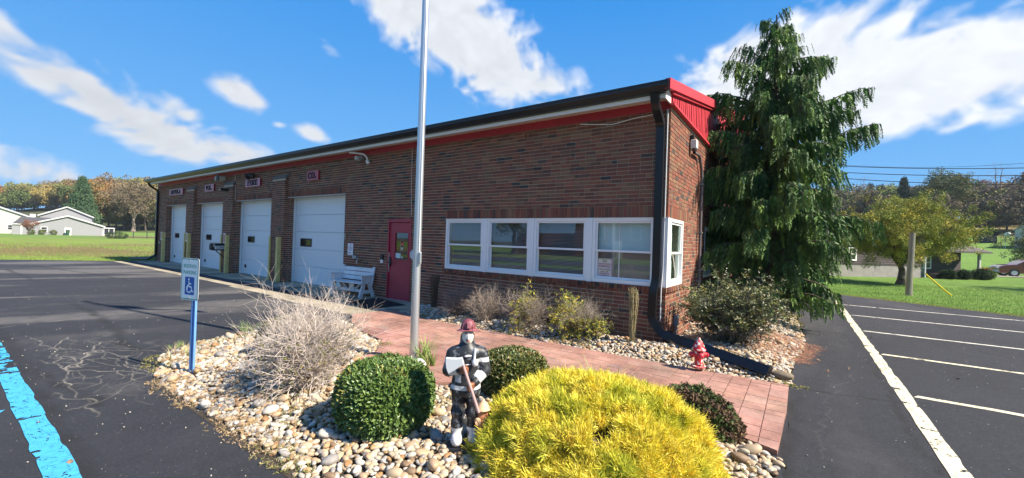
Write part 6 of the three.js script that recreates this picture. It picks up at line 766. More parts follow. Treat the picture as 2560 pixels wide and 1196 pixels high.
  const lgm = [...lm], leafBrown = mat([0.24, 0.12, 0.06], 0.8, { side: THREE.DoubleSide }), leafTan = mat([0.36, 0.22, 0.12], 0.8, { side: THREE.DoubleSide }); lgm.forEach((m, i) => { const o = solo('fallen_leaf', lg, i % 2 ? leafBrown : leafTan, ['brown leaf on the asphalt nearest the fallen needles', 'brown leaf on the asphalt left of the long painted line', 'curled leaf against the long painted line', 'brown leaf at the edge of the needles', 'leaf lying in the second parking bay', 'dry leaf on the blue line near the bottom edge', 'dry leaf on the blue line, farther from the edge', 'leaf beside the third bay line'][i], 'leaf', 'fallen leaves on the asphalt'); m.decompose(o.position, o.quaternion, o.scale); });
}
// ---------------------------------------------------------------- background: bearings (degrees from straight back, clockwise) and distance
const at = (az, d) => [2 + d * Math.sin(az * rad), 7 - d * Math.cos(az * rad)];
const clumpGeo = [leafCluster(120, 0.30, 0.2, 0.9, 601), leafCluster(120, 0.30, 0.2, 0.9, 602)], clumpFine = leafCluster(60, 0.30, 0.17, 0.9, 603);
const woodLeaf = new THREE.MeshStandardMaterial({ color: 0xffffff, vertexColors: true, roughness: 0.9, side: THREE.DoubleSide });
// palettes of an October wood
const PALS = { green: [[0.10, 0.135, 0.03], [0.13, 0.165, 0.035], [0.085, 0.12, 0.03]], lime: [[0.24, 0.26, 0.045], [0.29, 0.29, 0.05], [0.20, 0.23, 0.045]], gold: [[0.30, 0.22, 0.06], [0.34, 0.26, 0.07], [0.27, 0.22, 0.07]], orange: [[0.30, 0.16, 0.05], [0.34, 0.19, 0.06], [0.26, 0.15, 0.06]], brown: [[0.165, 0.125, 0.075], [0.20, 0.15, 0.085], [0.14, 0.11, 0.07]], dark: [[0.035, 0.06, 0.024], [0.045, 0.075, 0.028], [0.03, 0.05, 0.022]], olive: [[0.17, 0.165, 0.05], [0.20, 0.18, 0.06], [0.14, 0.145, 0.045]], red: [[0.26, 0.10, 0.06], [0.22, 0.10, 0.065]] };
function woodMass(name, label, spots, seed, parent = scene) { // many crowns that read as one wood
  const r = rng(seed), ms = [[], []], cs = [[], []], tb = new TB();
  for (const [x, z, h, w, pal] of spots) { const y0 = terrainH(x, z), n = Math.round(26 + w * 3.5), base = PALS[pal]; tb.limb([x, y0 - 0.3, z], [x + (r() - .5), y0 + h * 0.7, z + (r() - .5)], 0.25, 0.08, 5, [0.11, 0.09, 0.075]);
    for (let i = 0; i < n; i++) { const d = rdir(r), k = 0.45 + 0.55 * r(); let px = d.x * w * k, py = h * 0.62 + d.y * h * 0.40 * k, pz = d.z * w * k; if (pal === 'dark') { const u = r(); py = h * (0.06 + 0.94 * u); const q = w * 0.75 * (1 - u) + 0.15, a = r() * 6.28; px = Math.cos(a) * q; pz = Math.sin(a) * q; } const g = i % 2; ms[g].push(compose(x + px, y0 + Math.max(0.6, py), z + pz, qrand(r), (pal === 'dark' ? 0.9 : 1.05 + 0.75 * r()) * w / 4.2)); const c = pickc(r, base); cs[g].push(c); } }
  const root = new THREE.Group(); root.name = numbered(name); tag(root, label, 'woodland', null, 'stuff'); parent.add(root);
  for (let g = 0; g < 2; g++) instanced('crowns', clumpGeo[g], woodLeaf, ms[g], cs[g], root); const o = part('trunks', tb.geo(), vcol, root); o.userData.kind = 'stuff';
}
{
  const r = rng(611), spots = [], kinds = ['green', 'lime', 'olive', 'olive', 'green', 'lime', 'brown', 'lime', 'green', 'olive', 'gold', 'olive', 'green', 'brown', 'orange'];
  for (let d = 205; d < 420; d += 11) for (let az = -97; az < -52; az += 620 / d / 1.2) { if (d < lerpTable([[-97, 345], [-87, 335], [-82, 262], [-77, 205]], az)) continue; const [x, z] = at(az + (r() - .5) * 1.6, d + (r() - .5) * 9); const h = 9.5 + 5.5 * r(); spots.push([x, z, h, 5.2 + 2.6 * r(), kinds[Math.floor(r() * kinds.length)]]); }
  woodMass('hillside_wood', 'autumn wood covering the hillside on the left', spots, 612);
  // dark understorey along the foot of the wood
  const low = []; for (let az = -80.5; az < -66; az += 0.55) for (let k = 0; k < 2; k++) { const [x, z] = at(az, 178 + k * 9 + r() * 6); low.push([x, z, 9 + 6 * r(), 4.4, ['green', 'dark', 'brown', 'olive', 'lime', 'green'][Math.floor(r() * 6)]]); } woodMass('wood_edge', 'mixed wood edge behind the lawn on the left', low, 613);
}
// right-hand hill
{
  const r = rng(621), spots = []; for (let d = 176; d < 300; d += 12) for (let az = -12; az < 46; az += 560 / d) { const [x, z] = at(az + (r() - .5) * 2, d + (r() - .5) * 6), k = r(); spots.push([x, z, (10.5 + 5.5 * r()) * (d > 200 ? 1.0 : 0.72), 4.8 + 2.0 * r(), k < 0.28 ? 'brown' : k < 0.48 ? 'olive' : k < 0.62 ? 'green' : k < 0.74 ? 'dark' : k < 0.93 ? 'lime' : k < 0.97 ? 'red' : 'orange']); }
  woodMass('hilltop_wood', 'autumn wood along the hilltop on the right', spots, 622);
  const low = []; for (let az = 14; az < 40; az += 1.0) { const [x, z] = at(az, 156 + 8 * r()); low.push([x, z, 8 + 3.5 * r(), 4.4, ['dark', 'brown', 'green'][Math.floor(r() * 3)]]); } for (let az = -6; az < 12; az += 1.3) { const [x, z] = at(az, 140 + 16 * r()); low.push([x, z, 8 + 4 * r(), 4.2, ['brown', 'green', 'olive', 'brown', 'olive'][Math.floor(r() * 5)]]); } woodMass('scrub_belt', 'brown and green scrub at the foot of the right-hand hill', low, 623);
}
// single trees that can be told apart
function broadTree(label, x, z, H, cr, palette, n, size, seed, opt = {}) {
  const y = terrainH(x, z), t = thing(opt.name || 'broadleaf_tree', label, 'tree', [x, y, z], 0, opt.group), r = rng(seed), tb = new TB(), bark = opt.bark || [0.10, 0.08, 0.065], tips = [];
  const th = H * (opt.fork || 0.26), tr = opt.trunk || H * 0.035; let p = V(0, -0.1, 0); for (let i = 0; i < 4; i++) { const q = V((r() - .5) * tr * 0.6, th * (i + 1) / 4, (r() - .5) * tr * 0.6); tb.limb(p.toArray(), q.toArray(), tr * (i ? 1 - i * 0.1 : 1.45), tr * (0.9 - i * 0.1), 9, bark); p = q; }
  const cy = opt.cy ?? H * 0.62; const limbs = opt.limbs || 9; for (let i = 0; i < limbs; i++) { const a = i / limbs * 6.283 + r() * 0.5, e = V(Math.cos(a) * cr[0] * (0.55 + 0.35 * r()), cy + (r() - 0.35) * cr[1] * 1.3, Math.sin(a) * cr[2] * (0.55 + 0.35 * r())); if (i === limbs - 1) e.set(0.2, cy + cr[1] * 0.85, 0.1); let s = p.clone(), N = 5; for (let k = 1; k <= N; k++) { const u = k / N, m = p.clone().lerp(e, u).add(V(0, Math.sin(u * Math.PI) * cr[1] * 0.16, 0)).add(rdir(r).multiplyScalar(H * 0.012)), r0 = tr * 0.55 * (1 - (k - 1) / N) + 0.012, r1 = tr * 0.55 * (1 - u) + 0.012; tb.limb(s.toArray(), m.toArray(), r0, r1, 6, bark); if (k > 1) for (let b = 0; b < (opt.sub || 3); b++) { const d = rdir(r); d.y = d.y * 0.6 + 0.3; const L = cr[0] * (0.25 + 0.25 * r()), f = m.clone().addScaledVector(d.normalize(), L); tb.limb(m.toArray(), f.toArray(), r1 * 0.6 + 0.006, 0.006, 4, bark); tips.push(f); for (let c = 0; c < 3; c++) { const d2 = rdir(r).multiplyScalar(L * 0.5).add(f); tb.limb(m.clone().lerp(f, 0.4 + 0.5 * r()).toArray(), d2.toArray(), 0.009, 0.004, 3, bark); tips.push(d2); } } s = m; } }
  part('trunk', tb.geo(), vcol, t);
  if (n) { const ms = [], cs = []; for (let i = 0; i < n; i++) { let q; if (r() < 0.62) q = tips[Math.floor(r() * tips.length)].clone().add(rdir(r).multiplyScalar(cr[0] * 0.14)); else { const d = rdir(r), k = Math.cbrt(r()) * (0.8 + 0.4 * fbm(d.x * 2 + seed, d.y * 2, d.z * 2, 2)); q = V(d.x * cr[0] * k, cy + d.y * cr[1] * k, d.z * cr[2] * k); } if (q.y < (opt.low ?? 0)) q.y = (opt.low ?? 0) + r() * 0.4; const hole = fbm(q.x * 0.7 + seed, q.y * 0.7, q.z * 0.7, 2); if (hole > (opt.hole ?? 0.6)) continue; ms.push(compose(q.x, q.y, q.z, qrand(r), size * (0.7 + 0.6 * r()))); cs.push(pickc(r, palette)); } instanced('crown', clumpFine, woodLeaf, ms, cs, t); }
  return t;
}
broadTree('spreading yellow-green tree on the lawn in front of the brown house', ...at(7.9, 31), 4.75, [2.75, 1.65, 2.6], [[0.30, 0.31, 0.05], [0.37, 0.36, 0.055], [0.24, 0.27, 0.05], [0.44, 0.36, 0.06], [0.21, 0.24, 0.05]], 1900, 0.23, 701, { fork: 0.22, trunk: 0.2, limbs: 11, sub: 4, cy: 2.95, low: 1.0, hole: 0.6, name: 'lawn_tree' });
broadTree('tall bare tree, the right one of the pair on the hilltop', ...at(14.6, 184), 19, [5.4, 6.2, 5], [], 0, 1, 702, { bark: [0.22, 0.17, 0.15], cy: 12, limbs: 10, sub: 3, trunk: 0.4, name: 'bare_tree', group: 'bare trees on the hilltop' });
broadTree('tall bare tree, the left one of the pair on the hilltop', ...at(12.9, 182), 16, [5, 5.4, 5], [], 0, 1, 703, { bark: [0.2, 0.16, 0.14], cy: 10.5, limbs: 10, sub: 3, trunk: 0.36, name: 'bare_tree', group: 'bare trees on the hilltop' });
broadTree('slim bare tree on the hilltop next to the pointed evergreen', ...at(9.6, 182), 15, [3.4, 4.6, 3.4], [], 0, 1, 704, { bark: [0.2, 0.17, 0.15], cy: 10, limbs: 7, sub: 3, trunk: 0.26, name: 'bare_tree', group: 'bare trees on the hilltop' });
broadTree('bare grey tree behind the weeping conifer', ...at(5.2, 180), 17, [5, 5.6, 5], [], 0, 1, 705, { bark: [0.22, 0.18, 0.16], cy: 11.5, limbs: 9, sub: 3, trunk: 0.32, name: 'bare_tree', group: 'bare trees on the hilltop' });
broadTree('loose olive-green tree in the middle of the hilltop', ...at(11.2, 172), 15.5, [5.6, 5.0, 5.4], [[0.16, 0.17, 0.05], [0.20, 0.20, 0.06], [0.13, 0.15, 0.05]], 420, 1.25, 706, { cy: 10.0, name: 'hill_tree' });
broadTree('small leafy tree on the slope above the red car', ...at(16.4, 66), 4.0, [2.6, 1.5, 2.4], [[0.12, 0.14, 0.06], [0.16, 0.16, 0.08]], 260, 0.36, 707, { cy: 2.6, hole: 0.56, name: 'slope_tree' });
function spire(label, x, z, h, w, pal, seed) { const y = terrainH(x, z), t = thing('conifer', label, 'tree', [x, y, z]), r = rng(seed), ms = [], cs = []; part('trunk', cyl(0.16, 0.03, h * 0.95, 0, 0, 0, 8), mat([0.1, 0.07, 0.05], 0.9), t); for (let i = 0; i < 260; i++) { const u = Math.pow(r(), 0.8), q = w * (1 - u) * (0.55 + 0.5 * r()) + 0.08, a = r() * 6.283; ms.push(compose(Math.cos(a) * q, h * (0.06 + 0.93 * u), Math.sin(a) * q, qrand(r), (0.5 + 0.3 * (1 - u)) * w / 2.2)); cs.push(pickc(r, pal)); } instanced('crown', clumpFine, woodLeaf, ms, cs, t); }
spire('dark pointed evergreen on the right-hand hilltop', ...at(8.3, 170), 15, 3.4, PALS.dark, 711); spire('dark green conifer at the wood edge behind the grey house', ...at(-81.3, 165), 15, 4.2, [[0.05, 0.10, 0.045], [0.06, 0.12, 0.05]], 712); spire('dark evergreen between the weeping conifer and the lawn tree', ...at(5.6, 150), 11, 3.0, PALS.dark, 713);
broadTree('orange autumn tree at the wood edge on the left', ...at(-79.9, 182), 14, [6.5, 4.6, 6], PALS.orange, 300, 1.5, 714, { cy: 9.0, name: 'autumn_tree' });
broadTree('bare brownish tree at the wood edge near the station corner', ...at(-77.6, 170), 15, [6.6, 5.4, 6], PALS.brown, 220, 1.3, 715, { cy: 9, bark: [0.2, 0.16, 0.13], sub: 4, name: 'autumn_tree' });
broadTree('shade tree on the lawn beyond the right edge', 19.5, -27.5, 8, [3.6, 2.6, 3.4], PALS.olive, 420, 0.5, 721, { name: 'shade_tree' }); broadTree('second shade tree farther out beyond the right edge', 26, -23, 9, [3.8, 2.8, 3.6], PALS.green, 420, 0.5, 722, { name: 'shade_tree' });
// ---------------------------------------------------------------- houses on the left

function gableBody(w, h, ridge, depth) { const s = new THREE.Shape([[-w / 2, 0], [w / 2, 0], [w / 2, h], [0, ridge], [-w / 2, h]].map(p => new THREE.Vector2(...p))), g = new THREE.ExtrudeGeometry(s, { depth, bevelEnabled: false }); g.translate(0, 0, -depth); return uvBox(g); }
function gableRoof(w, h, ridge, depth, over, th) { const out = []; for (const s of [-1, 1]) { const dx = w / 2 + over, slope = (ridge - h) / (w / 2), a = [[0, ridge + 0.02], [s * dx, ridge + 0.02 - slope * dx], [s * dx, ridge + 0.02 - slope * dx + th], [0, ridge + 0.02 + th]]; const sh = new THREE.Shape(a.map(p => new THREE.Vector2(...p))), g = new THREE.ExtrudeGeometry(sh, { depth: depth + over * 2, bevelEnabled: false }); g.translate(0, 0, -depth - over); out.push(uvBox(g)); } return out; }
const siding = (c, p = 0.16) => new THREE.MeshStandardMaterial({ color: L3(c), roughness: 0.75, bumpMap: rpt(dataTex(8, 64, (u, v) => (v * 4) % 1, false), 1, 1 / (p * 4)), bumpScale: 0.02 });
const darkGlass = mat([0.03, 0.035, 0.045], 0.08);
function houseWindow(parent, x, y, w, h, z, panes = 2) { const f = part('window', [bx(x - w / 2 - 0.1, x + w / 2 + 0.1, y + h / 2, y + h / 2 + 0.1, z, z + 0.06), bx(x - w / 2 - 0.1, x + w / 2 + 0.1, y - h / 2 - 0.1, y - h / 2, z, z + 0.06), bx(x - w / 2 - 0.1, x - w / 2, y - h / 2, y + h / 2, z, z + 0.06), bx(x + w / 2, x + w / 2 + 0.1, y - h / 2, y + h / 2, z, z + 0.06), bx(x - w / 2, x + w / 2, y - 0.03, y + 0.03, z, z + 0.05)], white, parent); part('pane', bx(x - w / 2, x + w / 2, y + 0.03, y + h / 2, z + 0.01, z + 0.03), darkGlass, f); part('pane', bx(x - w / 2, x + w / 2, y - h / 2, y - 0.03, z + 0.01, z + 0.03), darkGlass, f); return f; }
const shingle = mat([0.075, 0.078, 0.09], 0.9, { map: rpt(T.speck, 0.8) }), greySiding = siding([0.29, 0.295, 0.315]);
{
  const [hx, hz] = at(-82.15, 118), turn = 78 * rad, y = terrainH(hx, hz) - 0.1; // faces the camera
  const t = thing('grey_house', 'pale grey house with white trim and two gables across the field', 'house', [hx, y, hz], turn); t.scale.setScalar(0.74);
  part('wall', gableBody(13.2, 2.7, 5.1, 9), greySiding, t); part('roof', gableRoof(13.2, 2.7, 5.1, 9, 0.4, 0.16), shingle, t);
  part('upper_wall', gableBody(9.6, 5.2, 7.6, 8).translate(-0.6, 0, -5), greySiding, t); part('upper_roof', gableRoof(9.6, 5.2, 7.6, 8, 0.4, 0.16).map(g => g.translate(-0.6, 0, -5)), shingle, t);
  const rake = (w, h, ridge, dx, dz) => [-1, 1].map(s => bar([dx, ridge + 0.08, dz], [dx + s * (w / 2 + 0.4), h + 0.08 - (ridge - h) / (w / 2) * 0.4, dz], 0.12, 0.3)); part('rake_board', rake(13.2, 2.7, 5.1, 0, 0.42), white, t); part('rake_board', rake(9.6, 5.2, 7.6, -0.6, -4.58), white, t);
  part('side_wing', bx(-9.4, -6.62, 0, 2.7, -8, 0), greySiding, t); const wr = new THREE.Shape([[-9.7, 2.6], [-2.6, 2.6], [-2.6, 4.7], [-8.4, 4.7]].map(p => new THREE.Vector2(...p))), wg = new THREE.ExtrudeGeometry(wr, { depth: 0.15, bevelEnabled: false }); wg.rotateX(-0.5); wg.translate(0, 0.35, -0.9); part('wing_roof', wg, shingle, t); part('corner_board', [bx(-8.0, -7.75, 0, 2.7, 0.003, 0.06), bx(6.45, 6.6, 0, 2.7, 0.003, 0.06)], white, t); part('eave_trim', bx(-9.7, -5.5, 2.55, 2.75, 0.01, 0.3), white, t);
  houseWindow(t, -4.1, 1.5, 0.95, 1.15, 0.003); const d = part('side_door', rbx(-0.55, 0.65, 0.1, 2.05, 0.003, 0.07, 0.01), white, t); part('handle', bx(0.5, 0.56, 1.0, 1.1, 0.071, 0.1), blackPlastic, d); part('porch', [bx(6.7, 8.9, 2.25, 2.45, -3, 0.6), bx(8.7, 8.85, 0, 2.25, 0.3, 0.45), bx(6.7, 6.85, 0, 2.25, 0.3, 0.45), bx(7.7, 7.8, 0, 2.25, 0.35, 0.42), bx(6.85, 8.7, 0.5, 0.58, 0.35, 0.42)], white, t); part('porch_screen', bx(6.85, 8.7, 0.58, 2.24, 0.3, 0.33), darkGlass, t); part('foundation', bx(-9.4, 6.62, -0.3, 0.12, 0.002, 0.08), mat([0.6, 0.58, 0.55], 0.9), t);
  const bushes = [-6.1, -4.3, -2.4]; bushes.forEach((bx_, i) => { const p = V(bx_ * 0.74, 0.0, 1.0).applyAxisAngle(V(0, 1, 0), turn), b = thing('round_bush', ['round clipped bush under the left end of the grey house', 'round clipped bush under the grey house window', 'round clipped bush left of the grey house door'][i], 'shrub', [hx + p.x, terrainH(hx + p.x, hz + p.z), hz + p.z], 0, 'round bushes by the grey house'), r = rng(720 + i), ms = [], cs = []; for (let k = 0; k < 60; k++) { const q = rdir(r); ms.push(compose(q.x * 0.42, 0.45 + q.y * 0.42, q.z * 0.42, qrand(r), 0.2)); cs.push(pickc(r, PALS.green)); } instanced('foliage', clumpFine, woodLeaf, ms, cs, b); });
  const wp = V(0.1, 0, 0.9).applyAxisAngle(V(0, 1, 0), turn), wb = thing('wheeled_bin', 'dark green wheeled bin by the grey house door', 'bin', [hx + wp.x, terrainH(hx + wp.x, hz + wp.z), hz + wp.z], turn); part('body', new THREE.CylinderGeometry(0.38, 0.3, 0.95, 4, 1).rotateY(Math.PI / 4).translate(0, 0.5, 0), mat([0.03, 0.08, 0.05], 0.6), wb); part('lid', rbx(-0.34, 0.34, 0.98, 1.06, -0.32, 0.36, 0.02), mat([0.04, 0.06, 0.05], 0.6), wb);
  const [wx, wz] = at(-86.6, 124), w = thing('white_house', 'cream white gabled house cut off at the left edge', 'house', [wx, terrainH(wx, wz) - 0.1, wz], 80 * rad), cw_ = w.scale.setScalar(0.72), cw = siding([0.50, 0.51, 0.46]); part('wall', gableBody(13, 4.6, 7.4, 9), cw, w); part('roof', gableRoof(13, 4.6, 7.4, 9, 0.4, 0.16), shingle, w); part('rake_board', rake(13, 4.6, 7.4, 0, 0.42), white, w); part('chimney', rbx(6.2, 7.2, 0, 5.6, -3, -1.5, 0.02), white, w); houseWindow(w, 3.1, 1.8, 0.9, 1.2, 0.003);
  const [bx2, bz2] = at(-84.55, 112); broadTree('small rusty-leaved tree left of the grey house', bx2, bz2, 2.7, [1.3, 0.9, 1.3], PALS.red, 60, 0.3, 731, { cy: 1.9, name: 'small_tree', trunk: 0.07 });
  const [vx, vz] = at(-78.75, 92), rr = rng(733), ms = [], cs = [], sh = thing('dark_shrub', 'dark shrub at the right end of the grey house', 'shrub', [vx, terrainH(vx, vz), vz]); for (let k = 0; k < 70; k++) { const q = rdir(rr); ms.push(compose(q.x * 1.0, 0.5 + q.y * 0.5, q.z * 1.2, qrand(rr), 0.3)); cs.push(pickc(rr, PALS.dark)); } instanced('foliage', clumpFine, woodLeaf, ms, cs, sh);
  const fA = at(-78.6, 100), fB = at(-70, 96), fn = thing('garden_fence', 'thin dark wire garden fence across the far lawn', 'fence', [0, 0, 0]); const fl = terrainH(...fA); for (let i = 0; i <= 8; i++) { const x = mixn(fA[0], fB[0], i / 8), z = mixn(fA[1], fB[1], i / 8); part('post', bx(x - 0.05, x + 0.05, terrainH(x, z), terrainH(x, z) + 1.2, z - 0.05, z + 0.05), blackPlastic, fn); } part('rail', [bar([fA[0], fl + 1.15, fA[1]], [fB[0], terrainH(...fB) + 1.15, fB[1]], 0.05), bar([fA[0], fl + 0.15, fA[1]], [fB[0], terrainH(...fB) + 0.15, fB[1]], 0.05)], blackPlastic, fn);
}
// ---------------------------------------------------------------- brown house, shed, white house and car on the right
{
  const hx = 4.0, hz = -29.3, HT = 45 * rad, t = thing('brown_house', 'low dark brown house with pale block foundation behind the lawn tree', 'house', [hx, terrainH(hx, hz), hz], HT), bw = siding([0.075, 0.055, 0.062]), brf = mat([0.10, 0.085, 0.085], 0.9, { map: rpt(T.speck, 0.7) });
  part('foundation', bx(-4, 7.0, -0.4, 0.8, -6, 0), mat([0.30, 0.28, 0.27], 0.9, { map: rpt(T.speck, 0.5) }), t); part('wall', bx(-4, 7.0, 0.801, 2.5, -6, 0.02), bw, t); part('wing_wall', bx(7.01, 12.3, -0.3, 1.95, -6, -1.2), bw, t);
  const mkRoof = (x0, x1, z0, z1, y, rise) => { const m = (z0 + z1) / 2, rs = new THREE.Shape([[z0, y], [m, y + rise], [z1, y], [z1, y - 0.1], [z0, y - 0.1]].map(p => new THREE.Vector2(-p[0], p[1]))), rg = new THREE.ExtrudeGeometry(rs, { depth: x1 - x0, bevelEnabled: false }); rg.rotateY(Math.PI / 2); rg.translate(x0, 0, 0); return uvBox(rg); };
  part('roof', mkRoof(-4.3, 7.3, 0.4, -6.4, 2.6, 1.3), brf, t); part('wing_roof', mkRoof(6.6, 12.8, 0.35, -6.2, 2.0, 1.2), brf, t); part('downspout', cyl(0.05, 0.05, 2.4, 7.06, 0.0, 0.1, 8), white, t); part('porch_post', bx(12.1, 12.24, -0.2, 1.92, -0.1, 0.04), mat([0.45, 0.42, 0.4], 0.7), t); houseWindow(t, 0.9, 1.55, 0.5, 0.75, 0.03); houseWindow(t, 9.0, 1.1, 0.6, 0.8, -1.19); part('porch_wall', bx(7.4, 10.6, -0.2, 0.36, 0.2, 0.5), mat([0.14, 0.11, 0.10], 0.9, { map: rpt(T.speck, 2), bumpMap: rpt(T.grain, 1), bumpScale: 0.05 }), t);
  const rr = rng(741); [[7.9, 0.9, 0.5], [9.2, 0.9, 0.55], [11.0, 0.8, 0.7], [11.9, 0.6, 0.5]].forEach(([x, z, s], i) => { const p = V(x, 0, z).applyAxisAngle(V(0, 1, 0), HT), b = thing('porch_bush', ['low dark bush by the porch wall of the brown house', 'second low bush along the porch wall', 'rounded dark bush at the end of the porch wall', 'small green bush beside the brown house corner'][i], 'shrub', [hx + p.x, terrainH(hx + p.x, hz + p.z), hz + p.z], 0, 'bushes by the brown house'), ms = [], cs = []; for (let k = 0; k < 70; k++) { const q = rdir(rr); ms.push(compose(q.x * s * 0.6, 0.35 + q.y * s * 0.45, q.z * s * 0.5, qrand(rr), 0.22)); cs.push(pickc(rr, i === 3 ? PALS.green : PALS.dark)); } instanced('foliage', clumpFine, woodLeaf, ms, cs, b); });
  const pp = V(13.0, 0, -0.2).applyAxisAngle(V(0, 1, 0), HT), pl = thing('planter', 'dark planter with orange flowers at the brown house corner', 'planter', [hx + pp.x, terrainH(hx + pp.x, hz + pp.z), hz + pp.z]); part('pot', lathe([[0, 0], [0.3, 0], [0.42, 0.55], [0.45, 0.6], [0.38, 0.6]], 18), mat([0.03, 0.04, 0.035], 0.7), pl); const pm = [], pc = []; for (let k = 0; k < 40; k++) { const q = rdir(rr); pm.push(compose(q.x * 0.4, 0.68 + q.y * 0.14, q.z * 0.35, qrand(rr), 0.12)); pc.push(pickc(rr, [[0.5, 0.16, 0.03], [0.06, 0.10, 0.03]])); } instanced('flowers', clumpFine, woodLeaf, pm, pc, pl);
  const [sx, sz] = at(13.75, 137), s = thing('garden_shed', 'small black gambrel shed on the green slope', 'shed', [sx, terrainH(sx, sz) - 0.1, sz], -14 * rad), sb = mat([0.022, 0.024, 0.034], 0.8); const gs = new THREE.Shape([[-1.75, 0], [1.75, 0], [1.75, 1.9], [0.9, 2.5], [0, 2.75], [-0.9, 2.5], [-1.75, 1.9]].map(p => new THREE.Vector2(...p))), gg = new THREE.ExtrudeGeometry(gs, { depth: 3, bevelEnabled: false }); gg.translate(0, 0, -3); part('wall', uvBox(gg), sb, s); part('roof', [bar([1.85, 1.86, -1.45], [0.9, 2.56, -1.45], 3.3, 0.06), bar([0.95, 2.54, -1.45], [0, 2.81, -1.45], 3.3, 0.06), bar([-1.85, 1.86, -1.45], [-0.9, 2.56, -1.45], 3.3, 0.06), bar([-0.95, 2.54, -1.45], [0, 2.81, -1.45], 3.3, 0.06)], mat([0.04, 0.04, 0.045], 0.8), s); const sd = part('door', bx(-0.6, 0.6, 0.1, 1.85, 0.003, 0.05), mat([0.03, 0.032, 0.045], 0.7), s); part('hinge', [bx(-0.58, -0.3, 0.4, 0.46, 0.051, 0.06), bx(-0.58, -0.3, 1.5, 1.56, 0.051, 0.06)], blackPlastic, sd);
  const [fx, fz] = at(17.7, 122), f = thing('pale_house', 'pale house with grey roof cut off at the right edge', 'house', [fx, terrainH(fx, fz), fz], -20 * rad), fw = siding([0.5, 0.5, 0.48]); part('wall', gableBody(9.5, 3.4, 6.4, 8), fw, f); part('roof', gableRoof(9.5, 3.4, 6.4, 8, 0.3, 0.15), mat([0.3, 0.3, 0.32], 0.85), f); houseWindow(f, -2.4, 3.6, 0.55, 1.0, 0.003); houseWindow(f, -1.2, 3.6, 0.55, 1.0, 0.003); const [dx, dz] = at(14.95, 120), dish = thing('satellite_dish', 'white satellite dish on a short mast left of the pale house', 'dish', [dx, terrainH(dx, dz), dz]); part('mast', cyl(0.04, 0.04, 2.6, 0, 0, 0, 8), steel, dish); part('reflector', xf(new THREE.SphereGeometry(0.6, 18, 8, 0, 6.2832, 0, 0.9), 0.2, 2.7, -0.2, 1.9, 0.5, 0), white, dish);
  // car on the drive
  const [cx, cz] = at(16.3, 58), c = thing('red_car', 'dark red car parked on the drive at the right edge', 'car', [cx, terrainH(cx, cz) + 0.02, cz], 8 * rad), red = new THREE.MeshPhysicalMaterial({ color: L3([0.12, 0.015, 0.02]), roughness: 0.3, clearcoat: 1 }); const cs_ = new THREE.Shape(); cs_.moveTo(-2.2, 0.35); cs_.lineTo(-2.25, 0.75); cs_.quadraticCurveTo(-2.1, 0.95, -1.2, 1.0); cs_.quadraticCurveTo(-0.6, 1.5, 0.1, 1.5); cs_.quadraticCurveTo(1.2, 1.5, 1.7, 1.02); cs_.lineTo(2.2, 0.95); cs_.lineTo(2.25, 0.4); cs_.closePath(); const cg = new THREE.ExtrudeGeometry(cs_, { depth: 1.6, bevelEnabled: true, bevelSize: 0.06, bevelThickness: 0.08, bevelSegments: 2 }); cg.translate(0, 0, -0.8); part('body', cg, red, c); for (const z of [-0.885, 0.885]) part('side_window', (() => { const q = new THREE.Shape([[-0.95, 1.02], [-0.45, 1.38], [0.2, 1.42], [1.0, 1.38], [1.4, 1.05]].map(p => new THREE.Vector2(...p))); const g = new THREE.ExtrudeGeometry(q, { depth: 0.01, bevelEnabled: false }); g.translate(0, 0, z - 0.005); return g; })(), darkGlass, c); for (const x of [-1.4, 1.4]) for (const z of [-0.78, 0.78]) { const w = part('wheel', xf(new THREE.CylinderGeometry(0.34, 0.34, 0.24, 20), x, 0.33, z, Math.PI / 2, 0, 0), blackPlastic, c); part('rim', xf(new THREE.CylinderGeometry(0.2, 0.2, 0.26, 14), x, 0.33, z, Math.PI / 2, 0, 0), steel, w); } for (const z of [-0.6, 0.6]) part('headlight', rbx(-2.33, -2.2, 0.68, 0.82, z - 0.18, z + 0.18, 0.03), mat([0.7, 0.7, 0.7], 0.2), c); part('bumper', rbx(-2.34, -2.2, 0.36, 0.55, -0.75, 0.75, 0.03), mat([0.4, 0.38, 0.38], 0.5), c);
  // gravel drive
  const dp = []; for (const [az, d] of [[12.5, 53], [16, 55.5], [26, 58]]) dp.push(at(az, d)); const dq = []; for (const [az, d] of [[26, 62], [16, 60], [12.5, 55.5]]) dq.push(at(az, d)); const dg = sheet(wobbleLine([...dp, ...dq, dp[0]], 0.6, 0.3, 9), 0); { const p = dg.attributes.position; for (let i = 0; i < p.count; i++) p.setY(i, terrainH(p.getX(i), p.getZ(i)) + 0.05); } struct('gravel_drive', dg, mat([0.55, 0.48, 0.42], 0.95, { map: rpt(T.speck, 1) }));
}
